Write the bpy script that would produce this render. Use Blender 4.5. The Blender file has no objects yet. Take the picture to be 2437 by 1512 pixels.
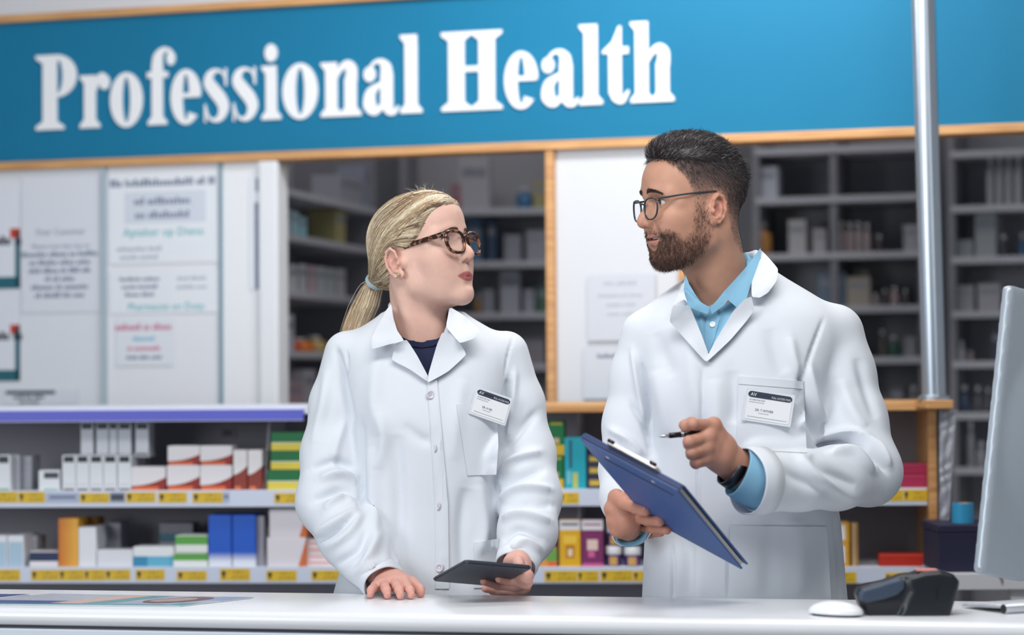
import bpy, bmesh, math, random
import numpy as np
from mathutils import Vector, Matrix
from mathutils.bvhtree import BVHTree
from mathutils.geometry import delaunay_2d_cdt

scene = bpy.context.scene
COL = scene.collection
random.seed(7)
RNG = np.random.default_rng(7)

# ------------------------------------------------------------------ camera
IW, IH = 2437, 1512
F_PX = 5416.0
CAM_H = 1.34
CX, CY = IW / 2.0, IH / 2.0
PITCH = math.atan((897 - CY) / F_PX)
ROLL = 0.0075
_D = np.array([0, math.cos(PITCH), math.sin(PITCH)])
_R0 = np.array([1.0, 0, 0]); _U0 = np.array([0, -math.sin(PITCH), math.cos(PITCH)])
_R = math.cos(ROLL) * _R0 - math.sin(ROLL) * _U0
_U = math.sin(ROLL) * _R0 + math.cos(ROLL) * _U0
CAM = np.array([0.0, 0.0, CAM_H])

cam_data = bpy.data.cameras.new('camera')
cam_data.sensor_fit = 'HORIZONTAL'; cam_data.sensor_width = 36.0
cam_data.lens = F_PX / IW * 36.0
cam_data.clip_start = 0.05; cam_data.clip_end = 60
cam_data.dof.use_dof = True
cam_data.dof.focus_distance = 4.36
cam_data.dof.aperture_fstop = 2.1
cam = bpy.data.objects.new('camera', cam_data)
cam.matrix_world = Matrix(((_R[0], _U[0], -_D[0], CAM[0]), (_R[1], _U[1], -_D[1], CAM[1]), (_R[2], _U[2], -_D[2], CAM[2]), (0, 0, 0, 1)))
COL.objects.link(cam)
scene.camera = cam

# ------------------------------------------------------------------ light
world = bpy.data.worlds.new('world'); scene.world = world; world.use_nodes = True
_bg = world.node_tree.nodes['Background']
_bg.inputs[0].default_value = (0.86, 0.93, 1.0, 1); _bg.inputs[1].default_value = 0.29

def area_light(name, loc, target, size, size_y, power, col=(1, 1, 1)):
    l = bpy.data.lights.new(name, 'AREA'); l.shape = 'RECTANGLE'; l.size = size; l.size_y = size_y
    l.energy = power; l.color = col
    o = bpy.data.objects.new(name, l); o.location = loc
    o.rotation_euler = (Vector(target) - Vector(loc)).to_track_quat('-Z', 'Y').to_euler()
    COL.objects.link(o); return o
# ceiling fittings of the shop (unseen, an area light each above the counter and the aisle)
area_light('ceiling_lamp_counter', (0.2, 3.0, 3.0), (0.2, 4.5, 1.0), 2.2, 0.6, 42, (1.0, 0.98, 0.96))
area_light('ceiling_lamp_aisle', (0.35, 5.0, 3.05), (0.35, 6.1, 1.6), 1.2, 0.35, 32, (1.0, 0.98, 0.96))
# area light on the left standing for the unseen shop-front glazing
area_light('shop_window_light', (-3.3, 0.6, 2.0), (0.2, 4.6, 1.1), 2.0, 2.0, 78, (0.90, 0.95, 1.0))
# dim fill light added above the dispensary to brighten its shelves
area_light('dispensary_fill_light', (0.3, 7.0, 3.05), (0.3, 7.4, 0), 2.4, 0.3, 9, (1.0, 0.97, 0.95))

scene.view_settings.view_transform = 'Standard'
scene.view_settings.look = 'None'
scene.view_settings.gamma = 1.0
scene.view_settings.use_curve_mapping = False
scene.view_settings.exposure = 0.28

# ------------------------------------------------------------------ projection helpers
def ray(px, py):
    return _D + ((px - CX) / F_PX) * _R + ((CY - py) / F_PX) * _U
def P(px, py, Y):
    """world point seen at pixel (px, py) at world depth Y"""
    d = ray(px, py); return CAM + d * (Y / d[1])
def PZ(px, py, z):
    """world point seen at pixel on the horizontal plane z"""
    d = ray(px, py); return CAM + d * ((z - CAM_H) / d[2])
def proj(v):
    """pixels of world points (n,3)"""
    v = np.asarray(v, float) - CAM
    dd = v @ _D
    return np.stack([CX + F_PX * (v @ _R) / dd, CY - F_PX * (v @ _U) / dd], -1)

# ------------------------------------------------------------------ materials
def lin(c):
    if isinstance(c, str):
        c = c.lstrip('#'); c = [int(c[i:i + 2], 16) / 255 for i in (0, 2, 4)]
    elif max(c) > 1.0: c = [v / 255 for v in c]
    return tuple((v / 12.92 if v <= 0.04045 else ((v + 0.055) / 1.055) ** 2.4) for v in c[:3]) + (1.0,)
_mats = {}
def new_mat(name):
    m = bpy.data.materials.new(name); m.use_nodes = True
    nt = m.node_tree; b = nt.nodes['Principled BSDF']
    return m, nt, b
def mat(name, col, rough=0.55, metal=0.0, var=0.05, scale=40.0, bump=0.0, bscale=None, spec=0.5, **kw):
    """plain procedural material: colour broken by noise, optional fine bump"""
    if name in _mats: return _mats[name]
    m, nt, b = new_mat(name)
    c = lin(col)
    tc = nt.nodes.new('ShaderNodeTexCoord')
    nz = nt.nodes.new('ShaderNodeTexNoise'); nz.inputs['Scale'].default_value = scale; nz.inputs['Detail'].default_value = 3
    nt.links.new(tc.outputs['Object'], nz.inputs['Vector'])
    mx = nt.nodes.new('ShaderNodeMix'); mx.data_type = 'RGBA'
    mx.inputs[6].default_value = tuple(v * (1 - var) for v in c[:3]) + (1,)
    mx.inputs[7].default_value = tuple(min(1, v * (1 + var)) for v in c[:3]) + (1,)
    nt.links.new(nz.outputs['Fac'], mx.inputs[0]); nt.links.new(mx.outputs[2], b.inputs['Base Color'])
    b.inputs['Roughness'].default_value = rough; b.inputs['Metallic'].default_value = metal
    b.inputs['Specular IOR Level'].default_value = spec
    for k, v in kw.items():
        b.inputs[k.replace('_', ' ')].default_value = v
    if bump:
        n2 = nt.nodes.new('ShaderNodeTexNoise'); n2.inputs['Scale'].default_value = bscale or scale * 4; n2.inputs['Detail'].default_value = 4
        nt.links.new(tc.outputs['Object'], n2.inputs['Vector'])
        bp = nt.nodes.new('ShaderNodeBump'); bp.inputs['Strength'].default_value = bump; bp.inputs['Distance'].default_value = 0.002
        nt.links.new(n2.outputs['Fac'], bp.inputs['Height']); nt.links.new(bp.outputs['Normal'], b.inputs['Normal'])
    _mats[name] = m; return m
def vcol_mat(name, rough=0.5, sss=0.0, bump=0.0, bscale=900, var=0.06, scale=120, spec=0.4, sheen=0.0, aniso=0.0):
    """material coloured by the mesh's own 'tint' attribute (skin, hair)"""
    if name in _mats: return _mats[name]
    m, nt, b = new_mat(name)
    at = nt.nodes.new('ShaderNodeVertexColor'); at.layer_name = 'tint'
    tc = nt.nodes.new('ShaderNodeTexCoord')
    nz = nt.nodes.new('ShaderNodeTexNoise'); nz.inputs['Scale'].default_value = scale; nz.inputs['Detail'].default_value = 4
    nt.links.new(tc.outputs['Object'], nz.inputs['Vector'])
    hs = nt.nodes.new('ShaderNodeHueSaturation')
    mr = nt.nodes.new('ShaderNodeMapRange'); mr.inputs[1].default_value = 0.3; mr.inputs[2].default_value = 0.7
    mr.inputs[3].default_value = 1 - var; mr.inputs[4].default_value = 1 + var
    nt.links.new(nz.outputs['Fac'], mr.inputs[0]); nt.links.new(mr.outputs[0], hs.inputs['Value'])
    nt.links.new(at.outputs['Color'], hs.inputs['Color']); nt.links.new(hs.outputs['Color'], b.inputs['Base Color'])
    b.inputs['Roughness'].default_value = rough; b.inputs['Specular IOR Level'].default_value = spec
    if sss:
        b.inputs['Subsurface Weight'].default_value = sss
        b.inputs['Subsurface Radius'].default_value = (1.0, 0.35, 0.2); b.inputs['Subsurface Scale'].default_value = 0.004
    if sheen: b.inputs['Sheen Weight'].default_value = sheen
    if bump:
        n2 = nt.nodes.new('ShaderNodeTexNoise'); n2.inputs['Scale'].default_value = bscale; n2.inputs['Detail'].default_value = 4
        nt.links.new(tc.outputs['Object'], n2.inputs['Vector'])
        bp = nt.nodes.new('ShaderNodeBump'); bp.inputs['Strength'].default_value = bump; bp.inputs['Distance'].default_value = 0.001
        nt.links.new(n2.outputs['Fac'], bp.inputs['Height']); nt.links.new(bp.outputs['Normal'], b.inputs['Normal'])
    _mats[name] = m; return m

# ------------------------------------------------------------------ object helpers
def tag(o, label=None, cat=None, group=None, kind=None):
    if label: o['label'] = label
    if cat: o['category'] = cat
    if group: o['group'] = group
    if kind: o['kind'] = kind
    return o
def link(o, parent=None):
    COL.objects.link(o)
    if parent is not None:
        o.parent = parent
        o.matrix_parent_inverse = parent_world(parent).inverted()
    return o
def parent_world(o):
    M = Matrix.LocRotScale(o.location, o.rotation_euler, o.scale)
    if o.parent is not None: M = parent_world(o.parent) @ o.matrix_parent_inverse @ M
    return M
def empty(name, loc, label, cat, group=None, rz=0.0):
    o = bpy.data.objects.new(name, None); o.location = tuple(loc); o.rotation_euler = (0, 0, rz); o.empty_display_size = 0.05
    COL.objects.link(o); return tag(o, label, cat, group)
def mesh_obj(name, verts, faces, material, parent=None, smooth=False, loc=None, rz=0.0, tint=None):
    me = bpy.data.meshes.new(name)
    verts = np.asarray(verts, float)
    me.from_pydata(verts.tolist() if len(verts) < 3000 else verts, [], faces if isinstance(faces, list) else faces.tolist())
    if smooth: me.polygons.foreach_set('use_smooth', np.ones(len(me.polygons), bool))
    if tint is not None:
        at = me.color_attributes.new('tint', 'FLOAT_COLOR', 'POINT')
        at.data.foreach_set('color', np.concatenate([tint, np.ones((len(tint), 1))], 1).astype(np.float32).ravel())
    me.materials.append(material); me.update()
    o = bpy.data.objects.new(name, me)
    if loc is not None: o.location = tuple(loc)
    o.rotation_euler = (0, 0, rz)
    return link(o, parent)
class MB:
    """collects simple shapes into one mesh"""
    def __init__(s): s.v = []; s.f = []
    def add(s, v, f):
        n = len(s.v); s.v += [tuple(map(float, p)) for p in v]; s.f += [tuple(i + n for i in q) for q in f]; return s
    def box(s, x0, y0, z0, x1, y1, z1, b=0.0):
        if b <= 0:
            v = [(x0, y0, z0), (x1, y0, z0), (x1, y1, z0), (x0, y1, z0), (x0, y0, z1), (x1, y0, z1), (x1, y1, z1), (x0, y1, z1)]
            f = [(0, 3, 2, 1), (4, 5, 6, 7), (0, 1, 5, 4), (1, 2, 6, 5), (2, 3, 7, 6), (3, 0, 4, 7)]
            return s.add(v, f)
        bm = bmesh.new(); bmesh.ops.create_cube(bm, size=1.0)
        for q in bm.verts: q.co = Vector(((x0 + x1) / 2 + q.co.x * (x1 - x0), (y0 + y1) / 2 + q.co.y * (y1 - y0), (z0 + z1) / 2 + q.co.z * (z1 - z0)))
        bmesh.ops.bevel(bm, geom=bm.edges[:], offset=b, segments=2, profile=0.6, affect='EDGES')
        bm.verts.index_update()
        s.add([q.co for q in bm.verts], [[q.index for q in p.verts] for p in bm.faces]); bm.free(); return s
    def prism(s, pts, d0, d1, axis='y'):
        """extrude the outline pts (x, z) from y=d0 to y=d1"""
        n = len(pts)
        v = [(p[0], d0, p[1]) for p in pts] + [(p[0], d1, p[1]) for p in pts]
        f = [tuple(range(n)), tuple(range(2 * n - 1, n - 1, -1))] + [(i, i + n, (i + 1) % n + n, (i + 1) % n) for i in range(n)]
        return s.add(v, f)
    def lathe(s, prof, n=20, c=(0, 0, 0)):
        v = []; f = []
        for r, z in prof:
            for i in range(n):
                a = 2 * math.pi * i / n; v.append((c[0] + r * math.cos(a), c[1] + r * math.sin(a), c[2] + z))
        m = len(prof)
        for j in range(m - 1):
            for i in range(n):
                f.append((j * n + i, j * n + (i + 1) % n, (j + 1) * n + (i + 1) % n, (j + 1) * n + i))
        f.append(tuple(range(n - 1, -1, -1))); f.append(tuple((m - 1) * n + i for i in range(n)))
        return s.add(v, f)
    def build(s, name, material, parent=None, loc=None, rz=0.0, smooth=False):
        return mesh_obj(name, s.v, s.f, material, parent, smooth, loc, rz)
def tube_mesh(pts, rad, n=8, closed=False, flat=None):
    """tube along points; rad scalar or list. flat=(nx,ny,nz,ratio): squash along that direction"""
    pts = np.asarray(pts, float); m = len(pts)
    rad = np.full(m, rad) if np.isscalar(rad) else np.asarray(rad, float)
    if closed: t = np.roll(pts, -1, 0) - np.roll(pts, 1, 0)
    else: t = np.gradient(pts, axis=0)
    t /= np.linalg.norm(t, axis=1)[:, None] + 1e-12
    ref = np.array([0, 0, 1.0]) if abs(t[0, 2]) < 0.9 else np.array([1.0, 0, 0])
    if flat is not None: ref = np.array(flat[:3], float)
    v = []; prev = None
    for i in range(m):
        if flat is not None: u = ref - t[i] * (ref @ t[i])
        elif prev is None: u = np.cross(t[i], ref)
        else: u = prev - t[i] * (prev @ t[i])
        u /= np.linalg.norm(u) + 1e-12; prev = u; w = np.cross(t[i], u)
        for j in range(n):
            a = 2 * math.pi * (j + 0.5) / n
            v.append(pts[i] + rad[i] * (math.cos(a) * u * (flat[3] if flat else 1) + math.sin(a) * w))
    f = []
    for i in range(m if closed else m - 1):
        k = (i + 1) % m
        for j in range(n): f.append((i * n + j, i * n + (j + 1) % n, k * n + (j + 1) % n, k * n + j))
    if not closed: f.append(tuple(range(n - 1, -1, -1))); f.append(tuple((m - 1) * n + j for j in range(n)))
    return v, f
def catmull(pts, n=8, closed=False):
    pts = np.asarray(pts, float); m = len(pts); out = []
    rng = range(m) if closed else range(m - 1)
    for i in rng:
        if closed: a, b, c, d = pts[(i - 1) % m], pts[i], pts[(i + 1) % m], pts[(i + 2) % m]
        else: a, b, c, d = pts[max(i - 1, 0)], pts[i], pts[i + 1], pts[min(i + 2, m - 1)]
        for j in range(n):
            t = j / n
            out.append(0.5 * ((2 * b) + (c - a) * t + (2 * a - 5 * b + 4 * c - d) * t * t + (3 * b - a - 3 * c + d) * t ** 3))
    if not closed: out.append(pts[-1])
    return np.array(out)
def text_geo(body, size, align='LEFT', extrude=0.0):
    """outline of sans lettering in the xz plane, x right, z up, as verts, faces"""
    cu = bpy.data.curves.new('t', 'FONT'); cu.body = body; cu.size = size; cu.align_x = align; cu.resolution_u = 2; cu.extrude = extrude
    ob = bpy.data.objects.new('t', cu); COL.objects.link(ob)
    me = ob.to_mesh()
    v = np.array([q.co[:] for q in me.vertices]); f = [tuple(p.vertices) for p in me.polygons]
    ob.to_mesh_clear(); bpy.data.objects.remove(ob); bpy.data.curves.remove(cu)
    if len(v) == 0: return np.zeros((0, 3)), []
    return np.stack([v[:, 0], -v[:, 2], v[:, 1]], 1), f

# ------------------------------------------------------------------ signed-distance sculpting
class Field:
    def __init__(s, lo, hi, h):
        s.lo = np.asarray(lo, float); s.h = h
        s.n = np.ceil((np.asarray(hi, float) - s.lo) / h).astype(int) + 1
        s.d = np.full(s.n, 0.05, np.float32)
    def win(s, lo, hi):
        a = np.clip(np.floor((np.asarray(lo) - s.lo) / s.h).astype(int), 0, s.n); b = np.clip(np.ceil((np.asarray(hi) - s.lo) / s.h).astype(int) + 1, 0, s.n)
        if np.any(b <= a): return None, None
        sl = tuple(slice(i, j) for i, j in zip(a, b))
        g = [((np.arange(i, j) * s.h + l).astype(np.float32)).reshape([-1 if k == q else 1 for q in range(3)]) for k, (i, j, l) in enumerate(zip(a, b, s.lo))]
        return sl, g
    def mix(s, sl, nd, k, mode):
        d = s.d[sl]
        if mode == 'sub': nd = -nd; a, b = -d, -nd
        else: a, b = d, nd
        if k > 0:
            hh = np.maximum(k - np.abs(a - b), 0) / k; r = np.minimum(a, b) - hh * hh * (k * 0.25)
        else: r = np.minimum(a, b)
        s.d[sl] = -r if mode == 'sub' else r
    def ell(s, c, r, k=0.01, rot=None, mode='add'):
        """ellipsoid; rot is a 3x3 matrix whose rows are the ellipsoid's axes"""
        c = np.asarray(c, float); r = np.asarray(r, float); m = r.max() + k * 1.2 + 0.006
        sl, g = s.win(c - m, c + m)
        if sl is None: return s
        x, y, z = (g[i] - np.float32(c[i]) for i in range(3))
        if rot is not None:
            x, y, z = (np.float32(rot[i][0]) * x + np.float32(rot[i][1]) * y + np.float32(rot[i][2]) * z for i in range(3))
        q = (x / r[0]) ** 2 + (y / r[1]) ** 2 + (z / r[2]) ** 2
        q2 = np.sqrt((x / r[0] ** 2) ** 2 + (y / r[1] ** 2) ** 2 + (z / r[2] ** 2) ** 2) + 1e-6
        k0 = np.sqrt(q); nd = k0 * (k0 - 1) / q2
        s.mix(sl, nd.astype(np.float32), k, mode); return s
    def cone(s, a, b, ra, rb=None, k=0.01, mode='add', flat=None):
        """capsule from a to b with radii ra, rb. flat=(axis vec, factor): thinner along axis"""
        a = np.asarray(a, float); b = np.asarray(b, float); rb = ra if rb is None else rb
        m = max(ra, rb) * (max(1, 1 / flat[1]) if flat else 1) + k * 1.2 + 0.006
        sl, g = s.win(np.minimum(a, b) - m, np.maximum(a, b) + m)
        if sl is None: return s
        ba = b - a; L = ba @ ba + 1e-12
        x, y, z = (g[i] - np.float32(a[i]) for i in range(3))
        t = np.clip((x * ba[0] + y * ba[1] + z * ba[2]) / L, 0, 1)
        x = x - t * ba[0]; y = y - t * ba[1]; z = z - t * ba[2]
        r2 = x * x + y * y + z * z
        if flat:
            ax = np.asarray(flat[0], float); ax = ax / np.linalg.norm(ax)
            q = x * ax[0] + y * ax[1] + z * ax[2]; r2 = r2 + q * q * (1 / flat[1] ** 2 - 1)
        nd = np.sqrt(r2) - (ra + t * (rb - ra))
        s.mix(sl, nd.astype(np.float32), k, mode); return s
    def chain(s, pts, rad, k=0.01, mode='add', flat=None):
        for i in range(len(pts) - 1): s.cone(pts[i], pts[i + 1], rad[i], rad[i + 1], k, mode, flat)
        return s
    def box(s, c, r, rnd=0.003, k=0.004, rot=None, mode='add'):
        c = np.asarray(c, float); r = np.asarray(r, float); m = np.linalg.norm(r) + k + 0.006
        sl, g = s.win(c - m, c + m)
        if sl is None: return s
        x, y, z = (g[i] - np.float32(c[i]) for i in range(3))
        if rot is not None:
            x, y, z = (np.float32(rot[i][0]) * x + np.float32(rot[i][1]) * y + np.float32(rot[i][2]) * z for i in range(3))
        qx, qy, qz = np.abs(x) - r[0] + rnd, np.abs(y) - r[1] + rnd, np.abs(z) - r[2] + rnd
        nd = np.sqrt(np.maximum(qx, 0) ** 2 + np.maximum(qy, 0) ** 2 + np.maximum(qz, 0) ** 2) + np.minimum(np.maximum(np.maximum(qx, qy), qz), 0) - rnd
        s.mix(sl, nd.astype(np.float32), k, mode); return s
    def func(s, fn, k=0.0, mode='add', lo=None, hi=None):
        sl, g = s.win(s.lo if lo is None else lo, (s.lo + s.h * s.n) if hi is None else hi)
        s.mix(sl, np.broadcast_to(fn(*g), s.d[sl].shape).astype(np.float32), k, mode); return s
    def trim(s, end, dr, off, R=0.075):
        """cut everything beyond a plane near a sleeve end"""
        end = np.asarray(end, float); dr = np.asarray(dr, float); dr = dr / np.linalg.norm(dr); c = end + dr * (off + R * .8)
        def fn(x, y, z):
            sp = np.sqrt((x - c[0]) ** 2 + (y - c[1]) ** 2 + (z - c[2]) ** 2) - R
            return np.maximum(sp, off - ((x - end[0]) * dr[0] + (y - end[1]) * dr[1] + (z - end[2]) * dr[2]))
        return s.func(fn, 0.0, 'sub', c - R - .01, c + R + .01)
    def mesh(s, smooth=1):
        d = s.d; h = s.h; neg = d < 0
        c = neg[:-1, :-1, :-1].astype(np.int8)
        cnt = np.zeros([k - 1 for k in d.shape], np.int8)
        for i in (0, 1):
            for j in (0, 1):
                for k in (0, 1): cnt += neg[i:i + cnt.shape[0], j:j + cnt.shape[1], k:k + cnt.shape[2]]
        act = np.argwhere((cnt > 0) & (cnt < 8))
        idx = np.full(cnt.shape, -1, np.int32); idx[tuple(act.T)] = np.arange(len(act))
        acc = np.zeros((len(act), 3)); num = np.zeros(len(act))
        off = [(i, j, k) for i in (0, 1) for j in (0, 1) for k in (0, 1)]
        val = {o: d[act[:, 0] + o[0], act[:, 1] + o[1], act[:, 2] + o[2]].astype(float) for o in off}
        for o in off:
            for ax in range(3):
                if o[ax] == 0:
                    p = list(o); p[ax] = 1; p = tuple(p)
                    va, vb = val[o], val[p]; m = (va < 0) != (vb < 0)
                    t = np.where(m, va / np.where(m, va - vb, 1), 0)
                    e = np.array(o, float)[None].repeat(len(act), 0); e[:, ax] = t
                    acc += e * m[:, None]; num += m
        v = s.lo + (act + acc / num[:, None]) * h
        faces = []
        for ax in range(3):
            b1, b2 = (ax + 1) % 3, (ax + 2) % 3
            sl0 = [slice(None)] * 3; sl1 = [slice(None)] * 3; sl0[ax] = slice(0, -1); sl1[ax] = slice(1, None)
            n0, n1 = neg[tuple(sl0)], neg[tuple(sl1)]
            e = np.argwhere(n0 != n1)
            ok = (e[:, b1] > 0) & (e[:, b2] > 0) & (e[:, b1] < d.shape[b1] - 1) & (e[:, b2] < d.shape[b2] - 1)
            e = e[ok]
            q = []
            for da, db in ((1, 1), (0, 1), (0, 0), (1, 0)):
                cc = e.copy(); cc[:, b1] -= da; cc[:, b2] -= db; q.append(idx[tuple(cc.T)])
            q = np.stack(q, 1); flip = ~n0[tuple(e.T)]
            # orientation: inside at low side -> outward along +ax
            q[flip] = q[flip][:, ::-1]
            faces.append(q[:, ::-1])
        f = np.concatenate(faces)[:, ::-1] if False else np.concatenate(faces)
        f = f[:, ::-1]
        for _ in range(smooth): v = laplace(v, f, 0.5)
        return v, f
def laplace(v, f, w):
    s = np.zeros_like(v); c = np.zeros(len(v))
    for a, b in ((0, 1), (1, 2), (2, 3), (3, 0)):
        np.add.at(s, f[:, a], v[f[:, b]]); np.add.at(c, f[:, a], 1)
        np.add.at(s, f[:, b], v[f[:, a]]); np.add.at(c, f[:, b], 1)
    return v + w * (s / np.maximum(c, 1)[:, None] - v)
def vnormals(v, f):
    a = v[f[:, 2]] - v[f[:, 0]]; b = v[f[:, 3]] - v[f[:, 1]]
    n = np.cross(a, b); o = np.zeros_like(v)
    for i in range(4): np.add.at(o, f[:, i], n)
    return o / (np.linalg.norm(o, axis=1)[:, None] + 1e-12)
def bvh_of(v, f): return BVHTree.FromPolygons(np.asarray(v).tolist(), np.asarray(f).tolist() if not isinstance(f, list) else f)
def seg_dist(p, poly):
    """distance of 2d points p (n,2) to a polyline; also the parameter 0..1 along it"""
    best = np.full(len(p), 1e9); par = np.zeros(len(p)); poly = np.asarray(poly, float); m = len(poly) - 1
    for i in range(m):
        a, b = poly[i], poly[i + 1]; ba = b - a
        t = np.clip(((p - a) @ ba) / (ba @ ba + 1e-9), 0, 1)
        d = np.linalg.norm(p - a - t[:, None] * ba, axis=1)
        u = d < best; best[u] = d[u]; par[u] = (i + t[u]) / m
    return best, par
def sculpt(v, f, strokes, front=0.15):
    """push vertices facing the viewer in or out along soft strokes: (pixel polyline, width px, amount m[, Ymin, Ymax])"""
    n = vnormals(v, f); px = proj(v); view = v - CAM; view /= np.linalg.norm(view, axis=1)[:, None]
    fac = np.clip((-(n * view).sum(1) - front) / 0.3, 0, 1)
    disp = np.zeros(len(v))
    for st in strokes:
        poly, w, amt = np.asarray(st[0], float), st[1], st[2]
        lo, hi = poly.min(0) - 3 * w, poly.max(0) + 3 * w
        m = np.where((px[:, 0] > lo[0]) & (px[:, 0] < hi[0]) & (px[:, 1] > lo[1]) & (px[:, 1] < hi[1]) & (fac > 0))[0]
        if len(st) > 3: m = m[(v[m, 1] > st[3]) & (v[m, 1] < st[4])]
        if len(m) == 0: continue
        d, t = seg_dist(px[m], catmull(poly, 6) if len(poly) > 2 else poly)
        e = np.sin(np.clip(t, 0.02, 0.98) * math.pi) ** 0.6
        disp[m] += 3.1 * amt * np.exp(-(d / (.85 * w)) ** 2) * e * fac[m]
    return v + n * disp[:, None]
def rot_axes(fwd, up=(0, 0, 1)):
    f = np.asarray(fwd, float); f = f / np.linalg.norm(f); l = np.cross(up, f); l /= np.linalg.norm(l); u = np.cross(f, l)
    return np.stack([f, l, u])
def smooth01(a, b, x):
    t = np.clip((x - a) / (b - a), 0, 1); return t * t * (3 - 2 * t)
# ------------------------------------------------------------------ heads
class HeadFrame:
    def __init__(s, px, py, Y, turn, pitch, side_sign, tilt=0.0):
        """turn: degrees away from facing the camera; side_sign +1 looks to image right, -1 to image left"""
        s.c = P(px, py, Y); a = math.radians(turn); p = math.radians(pitch)
        fh = np.array([side_sign * math.sin(a), -math.cos(a), 0.0])
        left = np.array([-fh[1], fh[0], 0.0])
        fwd = fh * math.cos(p) + np.array([0, 0, math.sin(p)])
        up = np.cross(fwd, left)
        t = math.radians(tilt)
        l2 = left * math.cos(t) + up * math.sin(t); u2 = up * math.cos(t) - left * math.sin(t)
        s.A = np.stack([fwd, l2, u2])
    def w(s, v): return s.c + np.asarray(v, float) @ s.A
    def l(s, v): return (np.asarray(v, float) - s.c) @ s.A.T

def ell_d(p, c, r):
    q = (p - np.asarray(c)) / np.asarray(r); k0 = np.linalg.norm(q, axis=1); k1 = np.linalg.norm(q / np.asarray(r), axis=1) + 1e-9
    return k0 * (k0 - 1) / k1
EYE = np.array([0.0755, 0.0315, 0.0185])
def head_field(fem, neck_lo, neck_r, mouth_open=0.0, smile=0.0, h=0.0019, sterno=None):
    lo = np.array([-0.13, -0.10, -0.125]); hi = np.array([0.14, 0.10, 0.15])
    nl = np.asarray(neck_lo, float)
    lo = np.minimum(lo, nl - neck_r - 0.02); hi = np.maximum(hi, nl + neck_r + 0.02)
    F = Field(lo, hi, h)
    jw = 0.93 if fem else 1.0
    # skull
    F.ell((-0.002, 0, 0.045), (0.098, 0.0755 if not fem else 0.074, 0.086), 0)
    F.ell((0.036, 0, 0.055), (0.0605, 0.060, 0.050), 0.03)
    F.ell((0.045, 0, 0.078) if fem else (0.036, 0, 0.076), (0.046, 0.052, 0.036) if fem else (0.043, 0.052, 0.036), 0.03)
    # face block
    F.ell((0.030, 0, -0.022), (0.062, 0.056 * (0.97 if fem else 1), 0.070), 0.03)
    for s in (-1, 1):
        F.chain([(0.000, s * 0.058, -0.010), (0.006, s * 0.0475 * jw, -0.056), (0.045, s * 0.030 * jw, -0.080), (0.078, s * 0.010, -0.090) if fem else (0.070, s * 0.010, -0.085)], [0.010, 0.0125, 0.0135, 0.013], 0.028)
        F.ell((0.060, s * 0.0415, -0.010), (0.027, 0.021, 0.018), 0.022)          # cheekbone
        F.ell((0.058, s * 0.034, -0.036), (0.029, 0.0235 if fem else 0.021, 0.030), 0.030)          # cheek
    F.ell((0.040, 0, -0.060), (0.040, 0.036, 0.032), 0.03)
    F.ell((0.0785 if fem else 0.0735, 0, -0.0885 if fem else -0.0835), (0.0165, 0.0195, 0.0165), 0.018)                   # chin
    F.ell((0.0745 if fem else 0.0705, 0, -0.050), (0.0215, 0.031, 0.028), 0.020)                      # mouth mound
    # brow
    br = 0.0085 if fem else 0.0105
    for s in (-1, 1):
        F.chain([(0.0875, 0.0, 0.033), (0.0850, s * 0.022, 0.0365), (0.0720, s * 0.045, 0.031), (0.058, s * 0.055, 0.015)], [br, br, br * 0.9, 0.008], 0.016)
    # sockets
    for s in (-1, 1):
        F.ell((0.0955, s * 0.032, 0.0175), (0.0150, 0.0205, 0.0125), 0.014, mode='sub')
    # neck
    top = np.array([-0.022, 0, -0.045])
    F.cone(top, nl, neck_r * 0.97, neck_r, 0.030)
    if sterno is not None:
        for a, b, r in sterno: F.cone(a, b, r, r * 0.9, 0.02)
    # eyelids
    for s in (-1, 1):
        F.ell((EYE[0] - 0.0010, s * EYE[1], EYE[2]), (0.0135, 0.0150, 0.0132), 0.006)
        # opening between the lids
        F.ell((EYE[0] + 0.011, s * (EYE[1] + 0.0005), EYE[2] - 0.0003), (0.012, 0.0150, 0.0058 if fem else 0.0050), 0.0012, mode='sub')
        # upper lid crease
        F.chain([(EYE[0] + 0.0085, s * (EYE[1] - 0.012), EYE[2] + 0.0072), (EYE[0] + 0.0128, s * EYE[1], EYE[2] + 0.0090), (EYE[0] + 0.0055, s * (EYE[1] + 0.013), EYE[2] + 0.0066)], [0.0012] * 3, 0.003, 'sub')
    # nose
    ns = 0.93 if fem else 1.04
    F.chain([(0.0865, 0, 0.026), (0.0955, 0, 0.010), (0.1075, 0, -0.0085), (0.1125, 0, -0.0165)], [0.0065 * ns, 0.0072 * ns, 0.0080 * ns, 0.0092 * ns], 0.010)
    F.ell((0.1055, 0, -0.0215), (0.0125, 0.0085 * ns, 0.0078), 0.006)
    for s in (-1, 1):
        F.ell((0.0985, s * 0.0115 * ns, -0.0215), (0.0115, 0.0070, 0.0080), 0.006)   # wing
        F.ell((0.093, s * 0.008, -0.006), (0.012, 0.009, 0.018), 0.012)
        F.ell((0.1045, s * 0.0072, -0.0300), (0.0068, 0.0036, 0.0042), 0.003, mode='sub')    # nostril
        F.chain([(0.0965, s * 0.0195, -0.0170), (0.0945, s * 0.0185, -0.0265)], [0.0010, 0.0008], 0.004, 'sub')
        if not fem: F.chain([(0.0995, s * 0.0220, -0.0240), (0.0960, s * 0.0310, -0.0370), (0.0880, s * 0.0360, -0.0500)], [0.0014, 0.0022 if not fem else 0.0012, 0.0010], 0.010, 'sub')
    # lips
    mo = mouth_open; sm = smile; dz = np.array([-0.0055 if fem else 0.0, 0.0, -0.0055 if fem else 0.0])
    _ch = F.chain
    def chain_l(pts, *a, **k): return _ch([np.asarray(p) + dz for p in pts], *a, **k)
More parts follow.
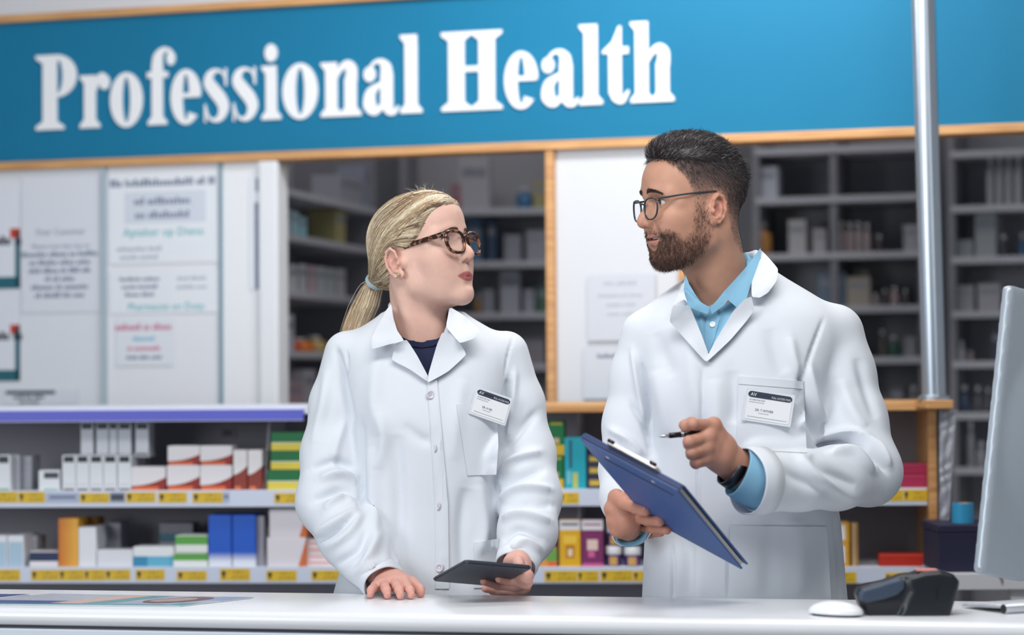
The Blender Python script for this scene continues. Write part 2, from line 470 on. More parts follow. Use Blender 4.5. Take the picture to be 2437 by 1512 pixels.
    cor = lambda s: np.array([(0.0790 if fem else 0.0825) - sm * 0.0065, s * (0.0275 + sm * 0.003), -0.0520 + sm * 0.003])
    up_r, lo_r = (0.0040, 0.0050)
    if fem:
        chain_l([(0.1015, 0, -0.0345), (0.1018, 0, -0.0440)], [0.0040, 0.0030], 0.010)
        for s in (-1, 1):
            chain_l([cor(s), (0.0948, s * 0.0135, -0.0494), (0.1003, s * 0.0050, -0.0474), (0.1001, 0, -0.0484)], [0.0022, up_r, up_r + 0.0003, up_r], 0.004)
            chain_l([cor(s), (0.0930, s * 0.0140, -0.0558), (0.0980, 0, -0.0570)], [0.0022, lo_r * 0.92, lo_r], 0.004)
        for s in (-1, 1):   # line of the mouth
            chain_l([cor(s) + (0.008, 0, 0), (0.0998, s * 0.0135, -0.0527), (0.1042, 0, -0.0524)], [0.0011, 0.0012, 0.0008], 0.0025, 'sub')
        F.ell((0.1055, 0, -0.0705 + dz[2] * .6), (0.010, 0.016, 0.0050), 0.010, mode='sub')      # dip under the lower lip
    else:
        co = lambda s: np.array([0.0815, s * 0.0320, -0.0485])
        F.chain([(0.0995, 0, -0.0340), (0.0965, 0, -0.0400)], [0.0040, 0.0030], 0.010)
        for s in (-1, 1):
            F.chain([co(s), (0.0915, s * 0.0150, -0.0455), (0.0960, 0, -0.0440)], [0.0024, 0.0034, 0.0034], 0.004)
            F.chain([co(s), (0.0880, s * 0.0150, -0.0565), (0.0915, 0, -0.0585)], [0.0026, 0.0044, 0.0048], 0.004)
        F.ell((0.0800, 0, -0.0503), (0.0190, 0.0300, 0.0034), 0.0015, mode='sub')
        for s in (-1, 1): F.chain([co(s) + (0.006, 0, 0), (0.0960, s * 0.0150, -0.0503), (0.1010, 0, -0.0508)], [0.0016, 0.0030, 0.0034], 0.002, 'sub')
        F.ell((0.0960, 0, -0.0690), (0.010, 0.016, 0.0050), 0.010, mode='sub')
    # ears
    for s in (-1, 1):
        ear(F, s, fem)
    return F
EAR_C = np.array([-0.0120, 0.0745, -0.0050])
def ear_pts(s, big=0):
    """local points of the ear: e(u, v, w): u back, v up, w out"""
    out = np.array([-0.30, s * 0.92, 0.0]); out /= np.linalg.norm(out)
    upv = np.array([-0.16, s * 0.06, 0.98]); upv -= out * (upv @ out); upv /= np.linalg.norm(upv)
    back = np.cross(upv, out) * s
    if back[0] > 0: back = -back
    c = (EAR_C + ((-0.001, .006, -.006) if big else (0, 0, 0))) * (1, s, 1); k = 1.10 if big else 1.0
    return lambda u, v, w: c + (back * u + upv * v + out * w) * k, np.stack([back, upv, out])
def ear(F, s, big=0):
    e, R = ear_pts(s, big)
    F.ell(e(0.002, 0.004, -0.002), (0.0165, 0.0270, 0.0052), 0.003, rot=R)
    F.ell(e(-0.0060, -0.0205, -0.0040), (0.0080, 0.0090, 0.0042), 0.006, rot=R)
    F.cone(e(-0.004, 0, -0.014), e(0.004, 0.004, -0.003), 0.013, 0.009, 0.006)
    F.ell(e(-0.0035, -0.0015, 0.0030), (0.0085, 0.0125, 0.0072), 0.003, rot=R, mode='sub')   # concha
    F.ell(e(0.0030, 0.0170, 0.0030), (0.0075, 0.0080, 0.0045), 0.004, rot=R, mode='sub')
    F.chain([e(0.0085, -0.014, 0.001), e(0.0122, 0.002, 0.0022), e(0.0108, 0.015, 0.0022)], [0.0013] * 3, 0.003, 'sub')
    rim = [e(-0.0120, 0.008, 0.0005), e(-0.0115, 0.021, 0.0022), e(-0.0035, 0.0295, 0.0030), e(0.0070, 0.0275, 0.0036), e(0.0148, 0.0170, 0.0040), e(0.0165, 0.0030, 0.0036), e(0.0125, -0.0110, 0.0025), e(0.0045, -0.0215, 0.0010)]
    F.chain(rim, [0.0024, 0.0029, 0.0031, 0.0032, 0.0032, 0.0031, 0.0029, 0.0030], 0.0025)
    F.chain([e(0.0070, -0.0085, 0.0010), e(0.0085, 0.0030, 0.0024), e(0.0050, 0.0120, 0.0018), e(-0.0020, 0.0170, 0.0010)], [0.0022, 0.0024, 0.0022, 0.0016], 0.003)  # antihelix
    F.ell(e(-0.0118, -0.0020, 0.0020), (0.0030, 0.0048, 0.0038), 0.003, rot=R)                # tragus
    F.ell(e(0.0015, -0.0125, 0.0018), (0.0055, 0.0030, 0.0030), 0.003, rot=R)                 # antitragus

def poly_sd(pts):
    """signed distance function to a closed 2d polygon (negative inside), vectorised"""
    pts = np.asarray(pts, float); m = len(pts)
    def fn(x, z):
        x, z = np.broadcast_arrays(x, z); d = np.full(x.shape, 1e9, np.float32); ins = np.zeros(x.shape, bool)
        for i in range(m):
            a, b = pts[i], pts[(i + 1) % m]; e = b - a
            wx, wz = x - a[0], z - a[1]; t = np.clip((wx * e[0] + wz * e[1]) / (e @ e), 0, 1)
            d = np.minimum(d, (wx - t * e[0]) ** 2 + (wz - t * e[1]) ** 2)
            c1 = (a[1] <= z) & (b[1] > z); c2 = (b[1] <= z) & (a[1] > z); cr = e[0] * wz - e[1] * wx
            ins ^= (c1 & (cr > 0)) | (c2 & (cr < 0))
        d = np.sqrt(d); return np.where(ins, -d, d)
    return fn
def strands(roots, paths_fn, rad, seg, col_fn):
    """many thin hairs as one mesh: three-sided tapering tubes"""
    V = []; Fc = []; T = []; base = 0
    for i, r in enumerate(roots):
        p = paths_fn(i, r)
        if p is None: continue
        m = len(p); t = np.gradient(p, axis=0); t /= np.linalg.norm(t, axis=1)[:, None] + 1e-12
        ref = np.array([0.3, 0.5, 0.81]); u = np.cross(t, ref); u /= np.linalg.norm(u, axis=1)[:, None] + 1e-9; w = np.cross(t, u)
        rr = (rad(i) if callable(rad) else rad) * np.linspace(1, 0.25, m)[:, None]
        ring = [p + rr * (math.cos(a) * u + math.sin(a) * w) for a in (0, 2.094, 4.189)]
        V.append(np.stack(ring, 1).reshape(-1, 3)); T.append(np.repeat(np.atleast_2d(col_fn(i, m)), 3, 0) if np.ndim(col_fn(i, m)) == 2 else np.tile(col_fn(i, m), (m * 3, 1)))
        k = np.arange(m - 1)[:, None] * 3 + base
        for j in range(3):
            n = (j + 1) % 3
            Fc.append(np.concatenate([k + j, k + n, k + 3 + n, k + 3 + j], 1))
        base += m * 3
    return np.concatenate(V), np.concatenate(Fc), np.concatenate(T)
def eye_obj(frame, s, look, parent, iris='#4a5a5e', lid=0):
    """eyeball with iris, pupil and cornea bulge; look = local direction"""
    bm = bmesh.new(); bmesh.ops.create_uvsphere(bm, u_segments=28, v_segments=22, radius=0.0122)
    v = np.array([q.co[:] for q in bm.verts]); bm.verts.index_update(); f = [[q.index for q in p.verts] for p in bm.faces]; bm.free()
    th = np.arccos(np.clip(v[:, 2] / 0.0122, -1, 1))
    ir = lin(iris)[:3]; col = np.tile(np.array(lin('#dcd6d2')[:3]), (len(v), 1))
    col[th < 0.50] = ir; col[th < 0.46] = np.array(ir) * 0.9; col[th < 0.20] = (0.006, 0.006, 0.007)
    v = v * (1 + 0.05 * np.clip(1 - th / 0.5, 0, 1)[:, None])
    lk = np.asarray(look, float) / np.linalg.norm(look); A = rot_axes(lk)     # rows fwd,left,up
    loc = v[:, 2:3] * A[0] + v[:, 0:1] * A[1] + v[:, 1:2] * A[2]
    return mesh_obj('eye', frame.w(loc + EYE * (1, s, 1) - (0.0006, 0, 0)), f, vcol_mat('eye_wet', 0.08, var=0.02, spec=0.6), parent, True, tint=col)
# ------------------------------------------------------------------ people: shared builders
COUNTER_Z = 0.93
FLOOR_Z = 0.0
SKIN = lambda: vcol_mat('skin', 0.50, sss=0.12, bump=0.12, bscale=700, var=0.035, scale=60, spec=0.35)
def coat_mat():
    if 'coat_cotton' in _mats: return _mats['coat_cotton']
    m = mat('coat_cotton', '#d9dee5', 0.85, var=0.015, scale=8, bump=0.10, bscale=1400, spec=0.2, Sheen_Weight=0.15)
    return m
def pxgrid(x, y, z):
    vx, vy, vz = x - CAM[0], y - CAM[1], z - CAM[2]
    dd = vx * _D[0] + vy * _D[1] + vz * _D[2]
    return (CX + F_PX * (vx * _R[0] + vy * _R[1] + vz * _R[2]) / dd, CY - F_PX * (vx * _U[0] + vy * _U[1] + vz * _U[2]) / dd)
def torso_fn(rows, Y0, inset=0.0, px_shift=0):
    """rows: (py, left px, right px, half depth, depth centre offset) at depth Y0 -> signed distance function of a lofted trunk"""
    zs = []; cx = []; aa = []; bb = []; cy = []
    for py, l, r, b, oy in rows:
        p, q = P(l, py, Y0), P(r, py, Y0)
        zs.append((p[2] + q[2]) / 2); cx.append((p[0] + q[0]) / 2); aa.append((q[0] - p[0]) / 2); bb.append(b); cy.append(Y0 + oy)
    o = np.argsort(zs); zs, cx, aa, bb, cy = (np.array(k)[o] for k in (zs, cx, aa, bb, cy))
    def smooth_interp(z, arr):
        zz = np.linspace(zs[0], zs[-1], 200); a = np.interp(zz, zs, arr); ker = np.hanning(21); ker /= ker.sum()
        a = np.convolve(np.pad(a, 10, mode='edge'), ker, 'valid'); return np.interp(z, zz, a)
    ztop = zs[-1]
    def fn(x, y, z):
        a = smooth_interp(z, aa) - inset; b = smooth_interp(z, bb) - inset; a = np.maximum(a, 0.01); b = np.maximum(b, 0.01)
        X = (x - smooth_interp(z, cx)) / a; Yv = (y - smooth_interp(z, cy)) / b
        k0 = np.sqrt(np.sqrt(X ** 4 * 0.35 + Yv ** 4 * 0.35 + 0.65 * (X * X + Yv * Yv) ** 2) ) 
        k1 = np.sqrt((X / a) ** 2 + (Yv / b) ** 2) + 1e-6
        d = k0 * (k0 - 1) / k1
        return np.maximum(d, (z - ztop) * 0.9)
    return fn
def wedge_fn(poly, Ymax, S, fr=0.0):
    sd = poly_sd(poly)
    def fn(x, y, z):
        px, py = pxgrid(x, y, z); return np.maximum(sd(px, py) / S, y - Ymax)
    return fn
def patch(name, poly, support, material, parent, off=0.005, thick=0.003, step=9, smooth=12, depth=None, tint=None, edge=0.0, ypts=None, rnd=False, far=0.05):
    """cloth piece: outline traced in pixels, draped on the support surface with a small standoff and its own thickness"""
    poly = [np.array(p[:2], float) for p in poly]
    for r_ in ((.10, .25) if rnd else ()):
        q = []
        for a_, b_ in zip(poly, poly[1:] + poly[:1]): q += [a_ + (b_ - a_) * r_, b_ + (a_ - b_) * r_]
        poly = q
    bd = []
    n = len(poly)
    for i in range(n):
        a, b = poly[i], poly[(i + 1) % n]; m = max(1, int(np.linalg.norm(b - a) / step))
        for j in range(m): bd.append(a + (b - a) * j / m)
    bd = np.array(bd); nb = len(bd)
    sd = poly_sd(bd); lo, hi = bd.min(0), bd.max(0)
    gx, gy = np.meshgrid(np.arange(lo[0] + step * 0.5, hi[0], step), np.arange(lo[1] + step * 0.5, hi[1], step))
    g = np.stack([gx.ravel(), gy.ravel()], 1)
    if len(g): g = g[sd(g[:, 0], g[:, 1]) < -step * 0.45]
    pts = np.concatenate([bd, g]) if len(g) else bd
    res = delaunay_2d_cdt([Vector(p) for p in pts], [(i, (i + 1) % nb) for i in range(nb)], [], 1, 1e-6)
    pts = np.array([p[:] for p in res[0]]); tris = [tuple(f) for f in res[2]]
    Y = np.full(len(pts), np.nan)
    if ypts is not None:        # depth given by inverse distance to (px, py, Y) points
        q = np.array(ypts, float); w = 1 / (((pts[:, None] - q[None, :, :2]) ** 2).sum(2) + 4.0) ** 1.3
        Y = (w * q[None, :, 2]).sum(1) / w.sum(1)
    else:
        for i, p in enumerate(pts):
            d = ray(*p); h = support.ray_cast(Vector(CAM), Vector(d))
            if h[0] is not None: Y[i] = h[0][1]
        if np.isnan(Y).all(): Y[:] = depth
        med = np.nanmedian(Y); bad0 = np.isnan(Y) | (Y > np.nanpercentile(Y, 25) + far); Y[bad0] = np.nanmin(Y)
    nbm = [[] for _ in pts]
    for t in tris:
        for i in range(3): nbm[t[i]].append(t[(i + 1) % 3]); nbm[t[i]].append(t[(i + 2) % 3])
    Y0 = Y.copy()
    for _ in range(smooth):
        Y = np.array([0.5 * Y[i] + 0.5 * np.mean(Y[nbm[i]]) if nbm[i] else Y[i] for i in range(len(Y))])
    if ypts is None: Y = np.where((Y > Y0) & ~bad0, Y0, Y)
    ed = -sd(pts[:, 0], pts[:, 1])
    offs = off + edge * np.exp(-(ed / 8.0) ** 2)
    fr = np.array([P(p[0], p[1], y - o) for p, y, o in zip(pts, Y, offs)])
    bk = np.array([P(p[0], p[1], y - o + thick) for p, y, o in zip(pts, Y, offs)])
    N = len(pts); F = []
    for t in tris:
        a, b, c = pts[t[0]], pts[t[1]], pts[t[2]]
        if (b[0] - a[0]) * (c[1] - a[1]) - (b[1] - a[1]) * (c[0] - a[0]) > 0: t = (t[0], t[2], t[1])
        F.append(t); F.append((t[0] + N, t[2] + N, t[1] + N))
    cnt = {}
    for t in F[::2]:
        for i in range(3): cnt[(t[i], t[(i + 1) % 3])] = 1
    for (a, b) in list(cnt):
        if (b, a) not in cnt: F.append((b, a, a + N, b + N))
    o = mesh_obj(name, np.concatenate([fr, bk]), F, material, parent, True)
    o.data.polygons.foreach_set('use_smooth', np.array([len(p.vertices) == 3 for p in o.data.polygons], bool))
    try: o.data.set_sharp_from_angle(angle=math.radians(55))
    except Exception: pass
    return o
def surf_at(support, px, py):
    h = support.ray_cast(Vector(CAM), Vector(ray(px, py)))
    return np.array(h[0]), np.array(h[1])
def button(name, support, px, py, r, material, parent, off=0.001, th=0.0022):
    p, n = surf_at(support, px, py)
    if n @ (p - CAM) > 0: n = -n
    A = rot_axes(n); mb = MB(); mb.lathe([(r * 0.2, th * 0.55), (r * 0.62, th * 0.55), (r * 0.72, th), (r * 0.9, th), (r, th * 0.6), (r, 0)][::-1], 20)
    v = np.array(mb.v); v = p + n * off + v[:, 2:3] * A[0] + v[:, 0:1] * A[1] + v[:, 1:2] * A[2]
    o = mesh_obj(name, v, mb.f, material, parent, True)
    hol = MB()
    for dx, dy in ((0.3, 0.3), (-0.3, 0.3), (0.3, -0.3), (-0.3, -0.3)):
        hol.lathe([(r * 0.11, th * 0.35), (r * 0.11, th * 0.60)], 6, (dx * r * 0.7, dy * r * 0.7, 0))
    v = np.array(hol.v); v = p + n * off + v[:, 2:3] * A[0] + v[:, 0:1] * A[1] + v[:, 1:2] * A[2]
    mesh_obj('button_thread', v, hol.f, mat('thread_grey', '#8f8b90', 0.8), o)
    return o
def finger(F, pts, r0, r1, k=0.004, knuckle=0.0006):
    n = len(pts); rad = np.linspace(r0, r1, n)
    for i in range(n - 1):
        F.cone(pts[i], pts[i + 1], rad[i], rad[i + 1], k if i == 0 else 0.002)
        if i > 0: F.ell(pts[i], [rad[i] + knuckle] * 3, 0.003)
def nail(tip, prev, outward, r, parent, name='fingernail', L=0.0075):
    """small curved plate on the back of a finger end"""
    tip, prev, out = (np.asarray(q, float) for q in (tip, prev, outward))
    d = tip - prev; d /= np.linalg.norm(d); out = out - d * (out @ d); out /= np.linalg.norm(out); s = np.cross(d, out)
    V = []; F = []; nu, nv = 7, 5
    for j in range(nv):
        for i in range(nu):
            a = (i / (nu - 1) - 0.5) * 1.75; t = j / (nv - 1)
            w = 1 - 0.35 * max(0, abs(t - 0.5) - 0.25) / 0.25 * (abs(a) / 0.88) ** 2
            rr = r * 1.03 - 0.0006 * t
            V.append(tip + d * (L * (t - 0.45) * w) + out * rr * math.cos(a * 0.9) + s * rr * math.sin(a * 0.9) * 0.92 - out * 0.0003)
    for j in range(nv - 1):
        for i in range(nu - 1): F.append((j * nu + i, j * nu + i + 1, (j + 1) * nu + i + 1, (j + 1) * nu + i))
    N = len(V); V2 = [p - out * 0.0012 for p in V]
    F += [tuple(q + N for q in f[::-1]) for f in F]
    return mesh_obj(name, V + V2, F, mat('nail', '#e0aba2', 0.25, var=0.02), parent, True)
def join_parts(parts):
    V = []; Fc = []; T = []; n = 0
    for v, f, t in parts: V.append(v); Fc.append(np.asarray(f) + n); T.append(t); n += len(v)
    return np.concatenate(V), np.concatenate(Fc), np.concatenate(T)
def skin_tint(v, base, red=None, amt=0.0):
    return np.tile(np.array(lin(base)[:3]), (len(v), 1))
def legs(root, x, y, hipz, w, material, shoe_mat, cz, facing=-1):
    for s in (-1, 1):
        F = Field((x + s * w - 0.12, y - 0.14, 0.05), (x + s * w + 0.12, y + 0.14, hipz + 0.05), 0.012)
        F.chain([(x + s * w * 0.8, y, hipz), (x + s * w, y, hipz * 0.52), (x + s * w * 1.02, y + 0.01, 0.09)], [0.088, 0.066, 0.058], 0.02)
        v, f = F.mesh(1); mesh_obj('trouser_leg', v, f, material, root, True)
        F = Field((x + s * w - 0.08, y - 0.24, -0.02), (x + s * w + 0.08, y + 0.14, 0.16), 0.007)
        F.chain([(x + s * w, y + 0.05, 0.045), (x + s * w, y - 0.13, 0.036)], [0.046, 0.042], 0.01).cone((x + s * w, y + 0.03, 0.05), (x + s * w, y + 0.02, 0.10), 0.046, 0.05, 0.02)
        F.box((x + s * w, y, -0.06), (0.2, 0.4, 0.06), 0.001, 0.004, mode='sub')
        v, f = F.mesh(1); mesh_obj('shoe', v, f, shoe_mat, root, True)

def cuff(c0, c1, r0, r1, name, parent, m, n=40, flat=None, wall=.003):
    """band of cloth round an arm: thick ring from c0 to c1"""
    c0, c1 = np.asarray(c0), np.asarray(c1); ax = c1 - c0; L = np.linalg.norm(ax); A = rot_axes(ax / L); V = []; Fc = []
    rows = [(0, r0 - wall), (0, r0), (.5, (r0 + r1) / 2 + .0006), (.94, r1), (1, r1 - .0008), (1, r1 - wall), (.4, r1 - wall)]
    for t, r in rows:
        for i in range(n):
            a = 2 * math.pi * i / n; w = .0010 * math.sin(3 * a + 1) + .0007 * math.sin(5 * a); V.append(c0 + ax * t + A[1] * (r + w) * math.cos(a) + A[2] * (r * (flat or 1) + w) * math.sin(a))
    for j in range(len(rows) - 1):
        for i in range(n): Fc.append((j * n + i, j * n + (i + 1) % n, (j + 1) * n + (i + 1) % n, (j + 1) * n + i))
    o = mesh_obj(name, V, Fc, m, parent, True); bm = bmesh.new(); bm.from_mesh(o.data); bmesh.ops.recalc_face_normals(bm, faces=bm.faces[:]); bm.to_mesh(o.data); bm.free(); return o

def largest(v, f):
    """keep only the biggest connected piece of a mesh"""
    lab = np.arange(len(v))
    while True:
        m = lab[f].min(1); new = lab.copy()
        for i in range(4): np.minimum.at(new, f[:, i], m)
        new = new[new]
        if (new == lab).all(): break
        lab = new
    u, cnt = np.unique(lab, return_counts=True); keep = lab == u[cnt.argmax()]
    idx = np.cumsum(keep) - 1; ff = f[keep[f[:, 0]]]
    return v[keep], idx[ff]
# ------------------------------------------------------------------ the room
class VPlane:
    """upright plane through two pixel columns at given depths; s runs along it to the right, z up, d = away from the viewer"""
    def __init__(s, px0, Y0, px1, Y1):
        a, b = P(px0, 900, Y0), P(px1, 900, Y1)
        s.p = np.array([a[0], a[1]]); s.u = np.array([b[0] - a[0], b[1] - a[1]]); s.u /= np.linalg.norm(s.u)
        s.n = np.array([-s.u[1], s.u[0]]); s.rz = math.atan2(s.u[1], s.u[0])
    def hit(s, px, py, d=0.0):
        r = ray(px, py); q = s.p + s.n * d
        t = ((q[0] - CAM[0]) * s.n[0] + (q[1] - CAM[1]) * s.n[1]) / (r[0] * s.n[0] + r[1] * s.n[1])
        w = CAM + r * t; return (w[0] - s.p[0]) * s.u[0] + (w[1] - s.p[1]) * s.u[1], w[2]
    def pt(s, a, d, z): q = s.p + s.u * a + s.n * d; return np.array([q[0], q[1], z])
class NT:
    """tiny node-tree writer"""
    def __init__(s, name, rough=0.5, spec=0.4, gen='Generated'):
        s.m, s.nt, s.b = new_mat(name); s.b.inputs['Roughness'].default_value = rough; s.b.inputs['Specular IOR Level'].default_value = spec
        tc = s.nt.nodes.new('ShaderNodeTexCoord'); sx = s.nt.nodes.new('ShaderNodeSeparateXYZ'); s.nt.links.new(tc.outputs[gen], sx.inputs[0])
        s.tc = tc; s.x, s.y, s.z = sx.outputs
    def op(s, o, a, b=None, c=None):
        n = s.nt.nodes.new('ShaderNodeMath'); n.operation = o
        for i, v in enumerate((a, b, c)):
            if v is None: continue
            if isinstance(v, (int, float)): n.inputs[i].default_value = v
            else: s.nt.links.new(v, n.inputs[i])
        return n.outputs[0]
    def rect(s, x0, x1, z0, z1):
        r = s.op('MULTIPLY', s.op('GREATER_THAN', s.x, x0), s.op('LESS_THAN', s.x, x1))
        return s.op('MULTIPLY', r, s.op('MULTIPLY', s.op('GREATER_THAN', s.z, z0), s.op('LESS_THAN', s.z, z1)))
    def noise(s, sx, sy, sz, scale=1.0, detail=2):
        mp = s.nt.nodes.new('ShaderNodeMapping'); mp.inputs['Scale'].default_value = (sx, sy, sz); s.nt.links.new(s.tc.outputs['Generated'], mp.inputs[0])
        n = s.nt.nodes.new('ShaderNodeTexNoise'); n.inputs['Scale'].default_value = scale; n.inputs['Detail'].default_value = detail
        s.nt.links.new(mp.outputs[0], n.inputs[0]); return n.outputs['Fac']
    def mixc(s, fac, a, b):
        n = s.nt.nodes.new('ShaderNodeMix'); n.data_type = 'RGBA'
        if isinstance(fac, (int, float)): n.inputs[0].default_value = fac
        else: s.nt.links.new(fac, n.inputs[0])
        for i, v in ((6, a), (7, b)):
            if isinstance(v, (str, tuple, list)): n.inputs[i].default_value = lin(v)
            else: s.nt.links.new(v, n.inputs[i])
        return n.outputs[2]
    def done(s, col): s.nt.links.new(col, s.b.inputs['Base Color']); return s.m
def pack_mat(name, base, rects=(), swoosh=None, grad=None, text=0):
    """printed carton: base colour, flat rectangles (x0,x1,z0,z1,colour), a swoosh or a vertical gradient"""
    if name in _mats: return _mats[name]
    t = NT(name, 0.45)
    col = t.mixc(t.noise(3, 3, 3, 2.0), base, base)
    if grad: 
        k = t.op('SMOOTH_MIN', t.op('MAXIMUM', t.op('DIVIDE', t.op('SUBTRACT', t.z if grad[4] == 'z' else t.x, grad[0]), grad[1] - grad[0]), 0.0), 1.0, 0.01)
        col = t.mixc(k, grad[2], grad[3])
    if swoosh:   # (a, b, power, colour) : below the curve z < a + b*x^p
        col = t.mixc(t.op('LESS_THAN', t.z, t.op('ADD', t.op('MULTIPLY', t.op('POWER', t.x, swoosh[2]), swoosh[1]), swoosh[0])), col, swoosh[3])
    for r in rects: col = t.mixc(t.rect(*r[:4]), col, r[4])
    if text:
        ln = t.op('GREATER_THAN', t.noise(22, 1, 7 * text, 1.0), 0.60)
        col = t.mixc(t.op('MULTIPLY', t.op('MULTIPLY', ln, t.rect(0.12, 0.88, 0.55, 0.85)), 0.5), col, '#60646c')
    _mats[name] = t.done(col); return _mats[name]

WHITE = mat('white_laminate', '#e6e9ee', 0.35, var=0.01, scale=3, spec=0.5)
WALLM = mat('wall_paint', '#d3d6dd', 0.85, var=0.02, scale=2)
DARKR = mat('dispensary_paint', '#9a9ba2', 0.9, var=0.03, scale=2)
OAK = None
def oak_mat():
    m, nt, b = new_mat('oak_varnished')
    tc = nt.nodes.new('ShaderNodeTexCoord'); mp = nt.nodes.new('ShaderNodeMapping'); mp.inputs['Scale'].default_value = (2, 30, 30)
    nz = nt.nodes.new('ShaderNodeTexNoise'); nz.inputs['Scale'].default_value = 3; nz.inputs['Detail'].default_value = 6
    cr = nt.nodes.new('ShaderNodeValToRGB'); cr.color_ramp.elements[0].color = lin('#b9824e'); cr.color_ramp.elements[1].color = lin('#e0ae74')
    cr.color_ramp.elements[0].position = 0.3; cr.color_ramp.elements[1].position = 0.75
    nt.links.new(tc.outputs['Object'], mp.inputs[0]); nt.links.new(mp.outputs[0], nz.inputs['Vector']); nt.links.new(nz.outputs['Fac'], cr.inputs[0])
    nt.links.new(cr.outputs[0], b.inputs['Base Color']); b.inputs['Roughness'].default_value = 0.45; return m
OAK = oak_mat()
def struct(name, mb, m, **k): return tag(mb.build(name, m, **k), kind='structure')
struct('floor', MB().box(-5, -4, -0.1, 5, 9.0, 0.0), mat('floor_vinyl', '#9c9a97', 0.35, var=0.05, scale=6))
struct('ceiling', MB().box(-5, -4, 3.1, 5, 9.0, 3.2), mat('ceiling_white', '#dadcdf', 0.9, var=0.02))
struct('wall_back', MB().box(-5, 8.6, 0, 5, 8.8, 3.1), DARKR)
struct('wall_left', MB().box(-5, 5.2, 0, -4.8, 8.6, 3.1), WALLM)
struct('wall_right', MB().box(3.2, 5.0, 0, 3.4, 8.6, 3.1), WALLM)

# ---------------- shop fascia: blue sign with oak trim, wall above and glazed panels below
SP = VPlane(0, 6.60, 2437, 5.75)
s_l, _ = SP.hit(-260, 390); s_r, _ = SP.hit(2900, 290)
_, z_sb = SP.hit(0, 388); _, z_st = SP.hit(0, 57)
sign = empty('shop_sign', SP.pt(s_l, 0, z_sb), 'long blue shop sign with white serif lettering and oak edging above the counter', 'sign', rz=SP.rz)
W_ = s_r - s_l
t = NT('sign_blue', 0.55, 0.25); _mats['sign_blue'] = t.done(t.mixc(t.noise(6, 1, 1, 1.0), '#0b6f96', '#0d79a2'))
def in_sign(mb, name, m, smooth=False): return mb_local(mb, name, m, sign, SP.pt(s_l, 0, z_sb), SP.rz, smooth)
def mb_local(mb, name, m, parent, loc, rz, smooth=False):
    """mesh given in the parent's local axes (x along, y away, z up)"""
    me = bpy.data.meshes.new(name); me.from_pydata(mb.v, [], mb.f); me.materials.append(m)
    if smooth: me.polygons.foreach_set('use_smooth', np.ones(len(me.polygons), bool))
    o = bpy.data.objects.new(name, me); COL.objects.link(o); o.parent = parent; return o
hs = z_st - z_sb
in_sign(MB().box(0, 0.0, 0, W_, 0.05, hs), 'sign_board', _mats['sign_blue'])
in_sign(MB().box(0, -0.018, hs, W_, 0.06, hs + 0.022, 0.004), 'trim_top', OAK)
in_sign(MB().box(0, -0.022, -0.024, W_, 0.06, 0.0, 0.004), 'trim_bottom', OAK)
# --- lettering: bold condensed serif drawn stroke by stroke (unit: cap height 1, x-height .71)
def stroke(pts, w, n=7):
    c = catmull(pts, n); wd = np.interp(np.linspace(0, 1, len(c)), np.linspace(0, 1, len(w)), w)
    t = np.gradient(c, axis=0); t /= np.linalg.norm(t, axis=1)[:, None] + 1e-9; nn = np.stack([-t[:, 1], t[:, 0]], 1)
    L = c + nn * wd[:, None] / 2; R = c - nn * wd[:, None] / 2
    return [('strip', L, R)]
def rect(x0, z0, x1, z1): return [('poly', [(x0, z0), (x1, z0), (x1, z1), (x0, z1)])]
def disc(x, z, rx, rz, n=20): return [('poly', [(x + rx * math.cos(a), z + rz * math.sin(a)) for a in np.linspace(0, 2 * math.pi, n, endpoint=False)])]
def ring(x, z, ox, oz, ix, iz, a0=0, a1=360, n=36):
    a = np.radians(np.linspace(a0, a1, n)); return [('strip', np.stack([x + ox * np.cos(a), z + oz * np.sin(a)], 1), np.stack([x + ix * np.cos(a), z + iz * np.sin(a)], 1))]
def foot(x0, x1, z=0.0, up=1, lh=0.045, br=0.07, sx0=None, sx1=None):
    """bracketed slab serif for a stem sx0..sx1"""
    s = up; return [('poly', [(x0, z), (x1, z), (x1, z + s * lh), (sx1, z + s * (lh + br)), (sx0, z + s * (lh + br)), (x0, z + s * lh)])]
XH = 0.70
def stem(x0, x1, z1, l=0.07, r=0.07, flag=True):
    g = rect(x0, 0, x1, z1) + foot(x0 - l, x1 + r, 0, 1, sx0=x0, sx1=x1)
    if flag: g += [('poly', [(x0 - l, z1), (x0 - l, z1 - 0.035), (x0, z1 - 0.11), (x1, z1 - 0.11), (x1, z1)])]
    return g
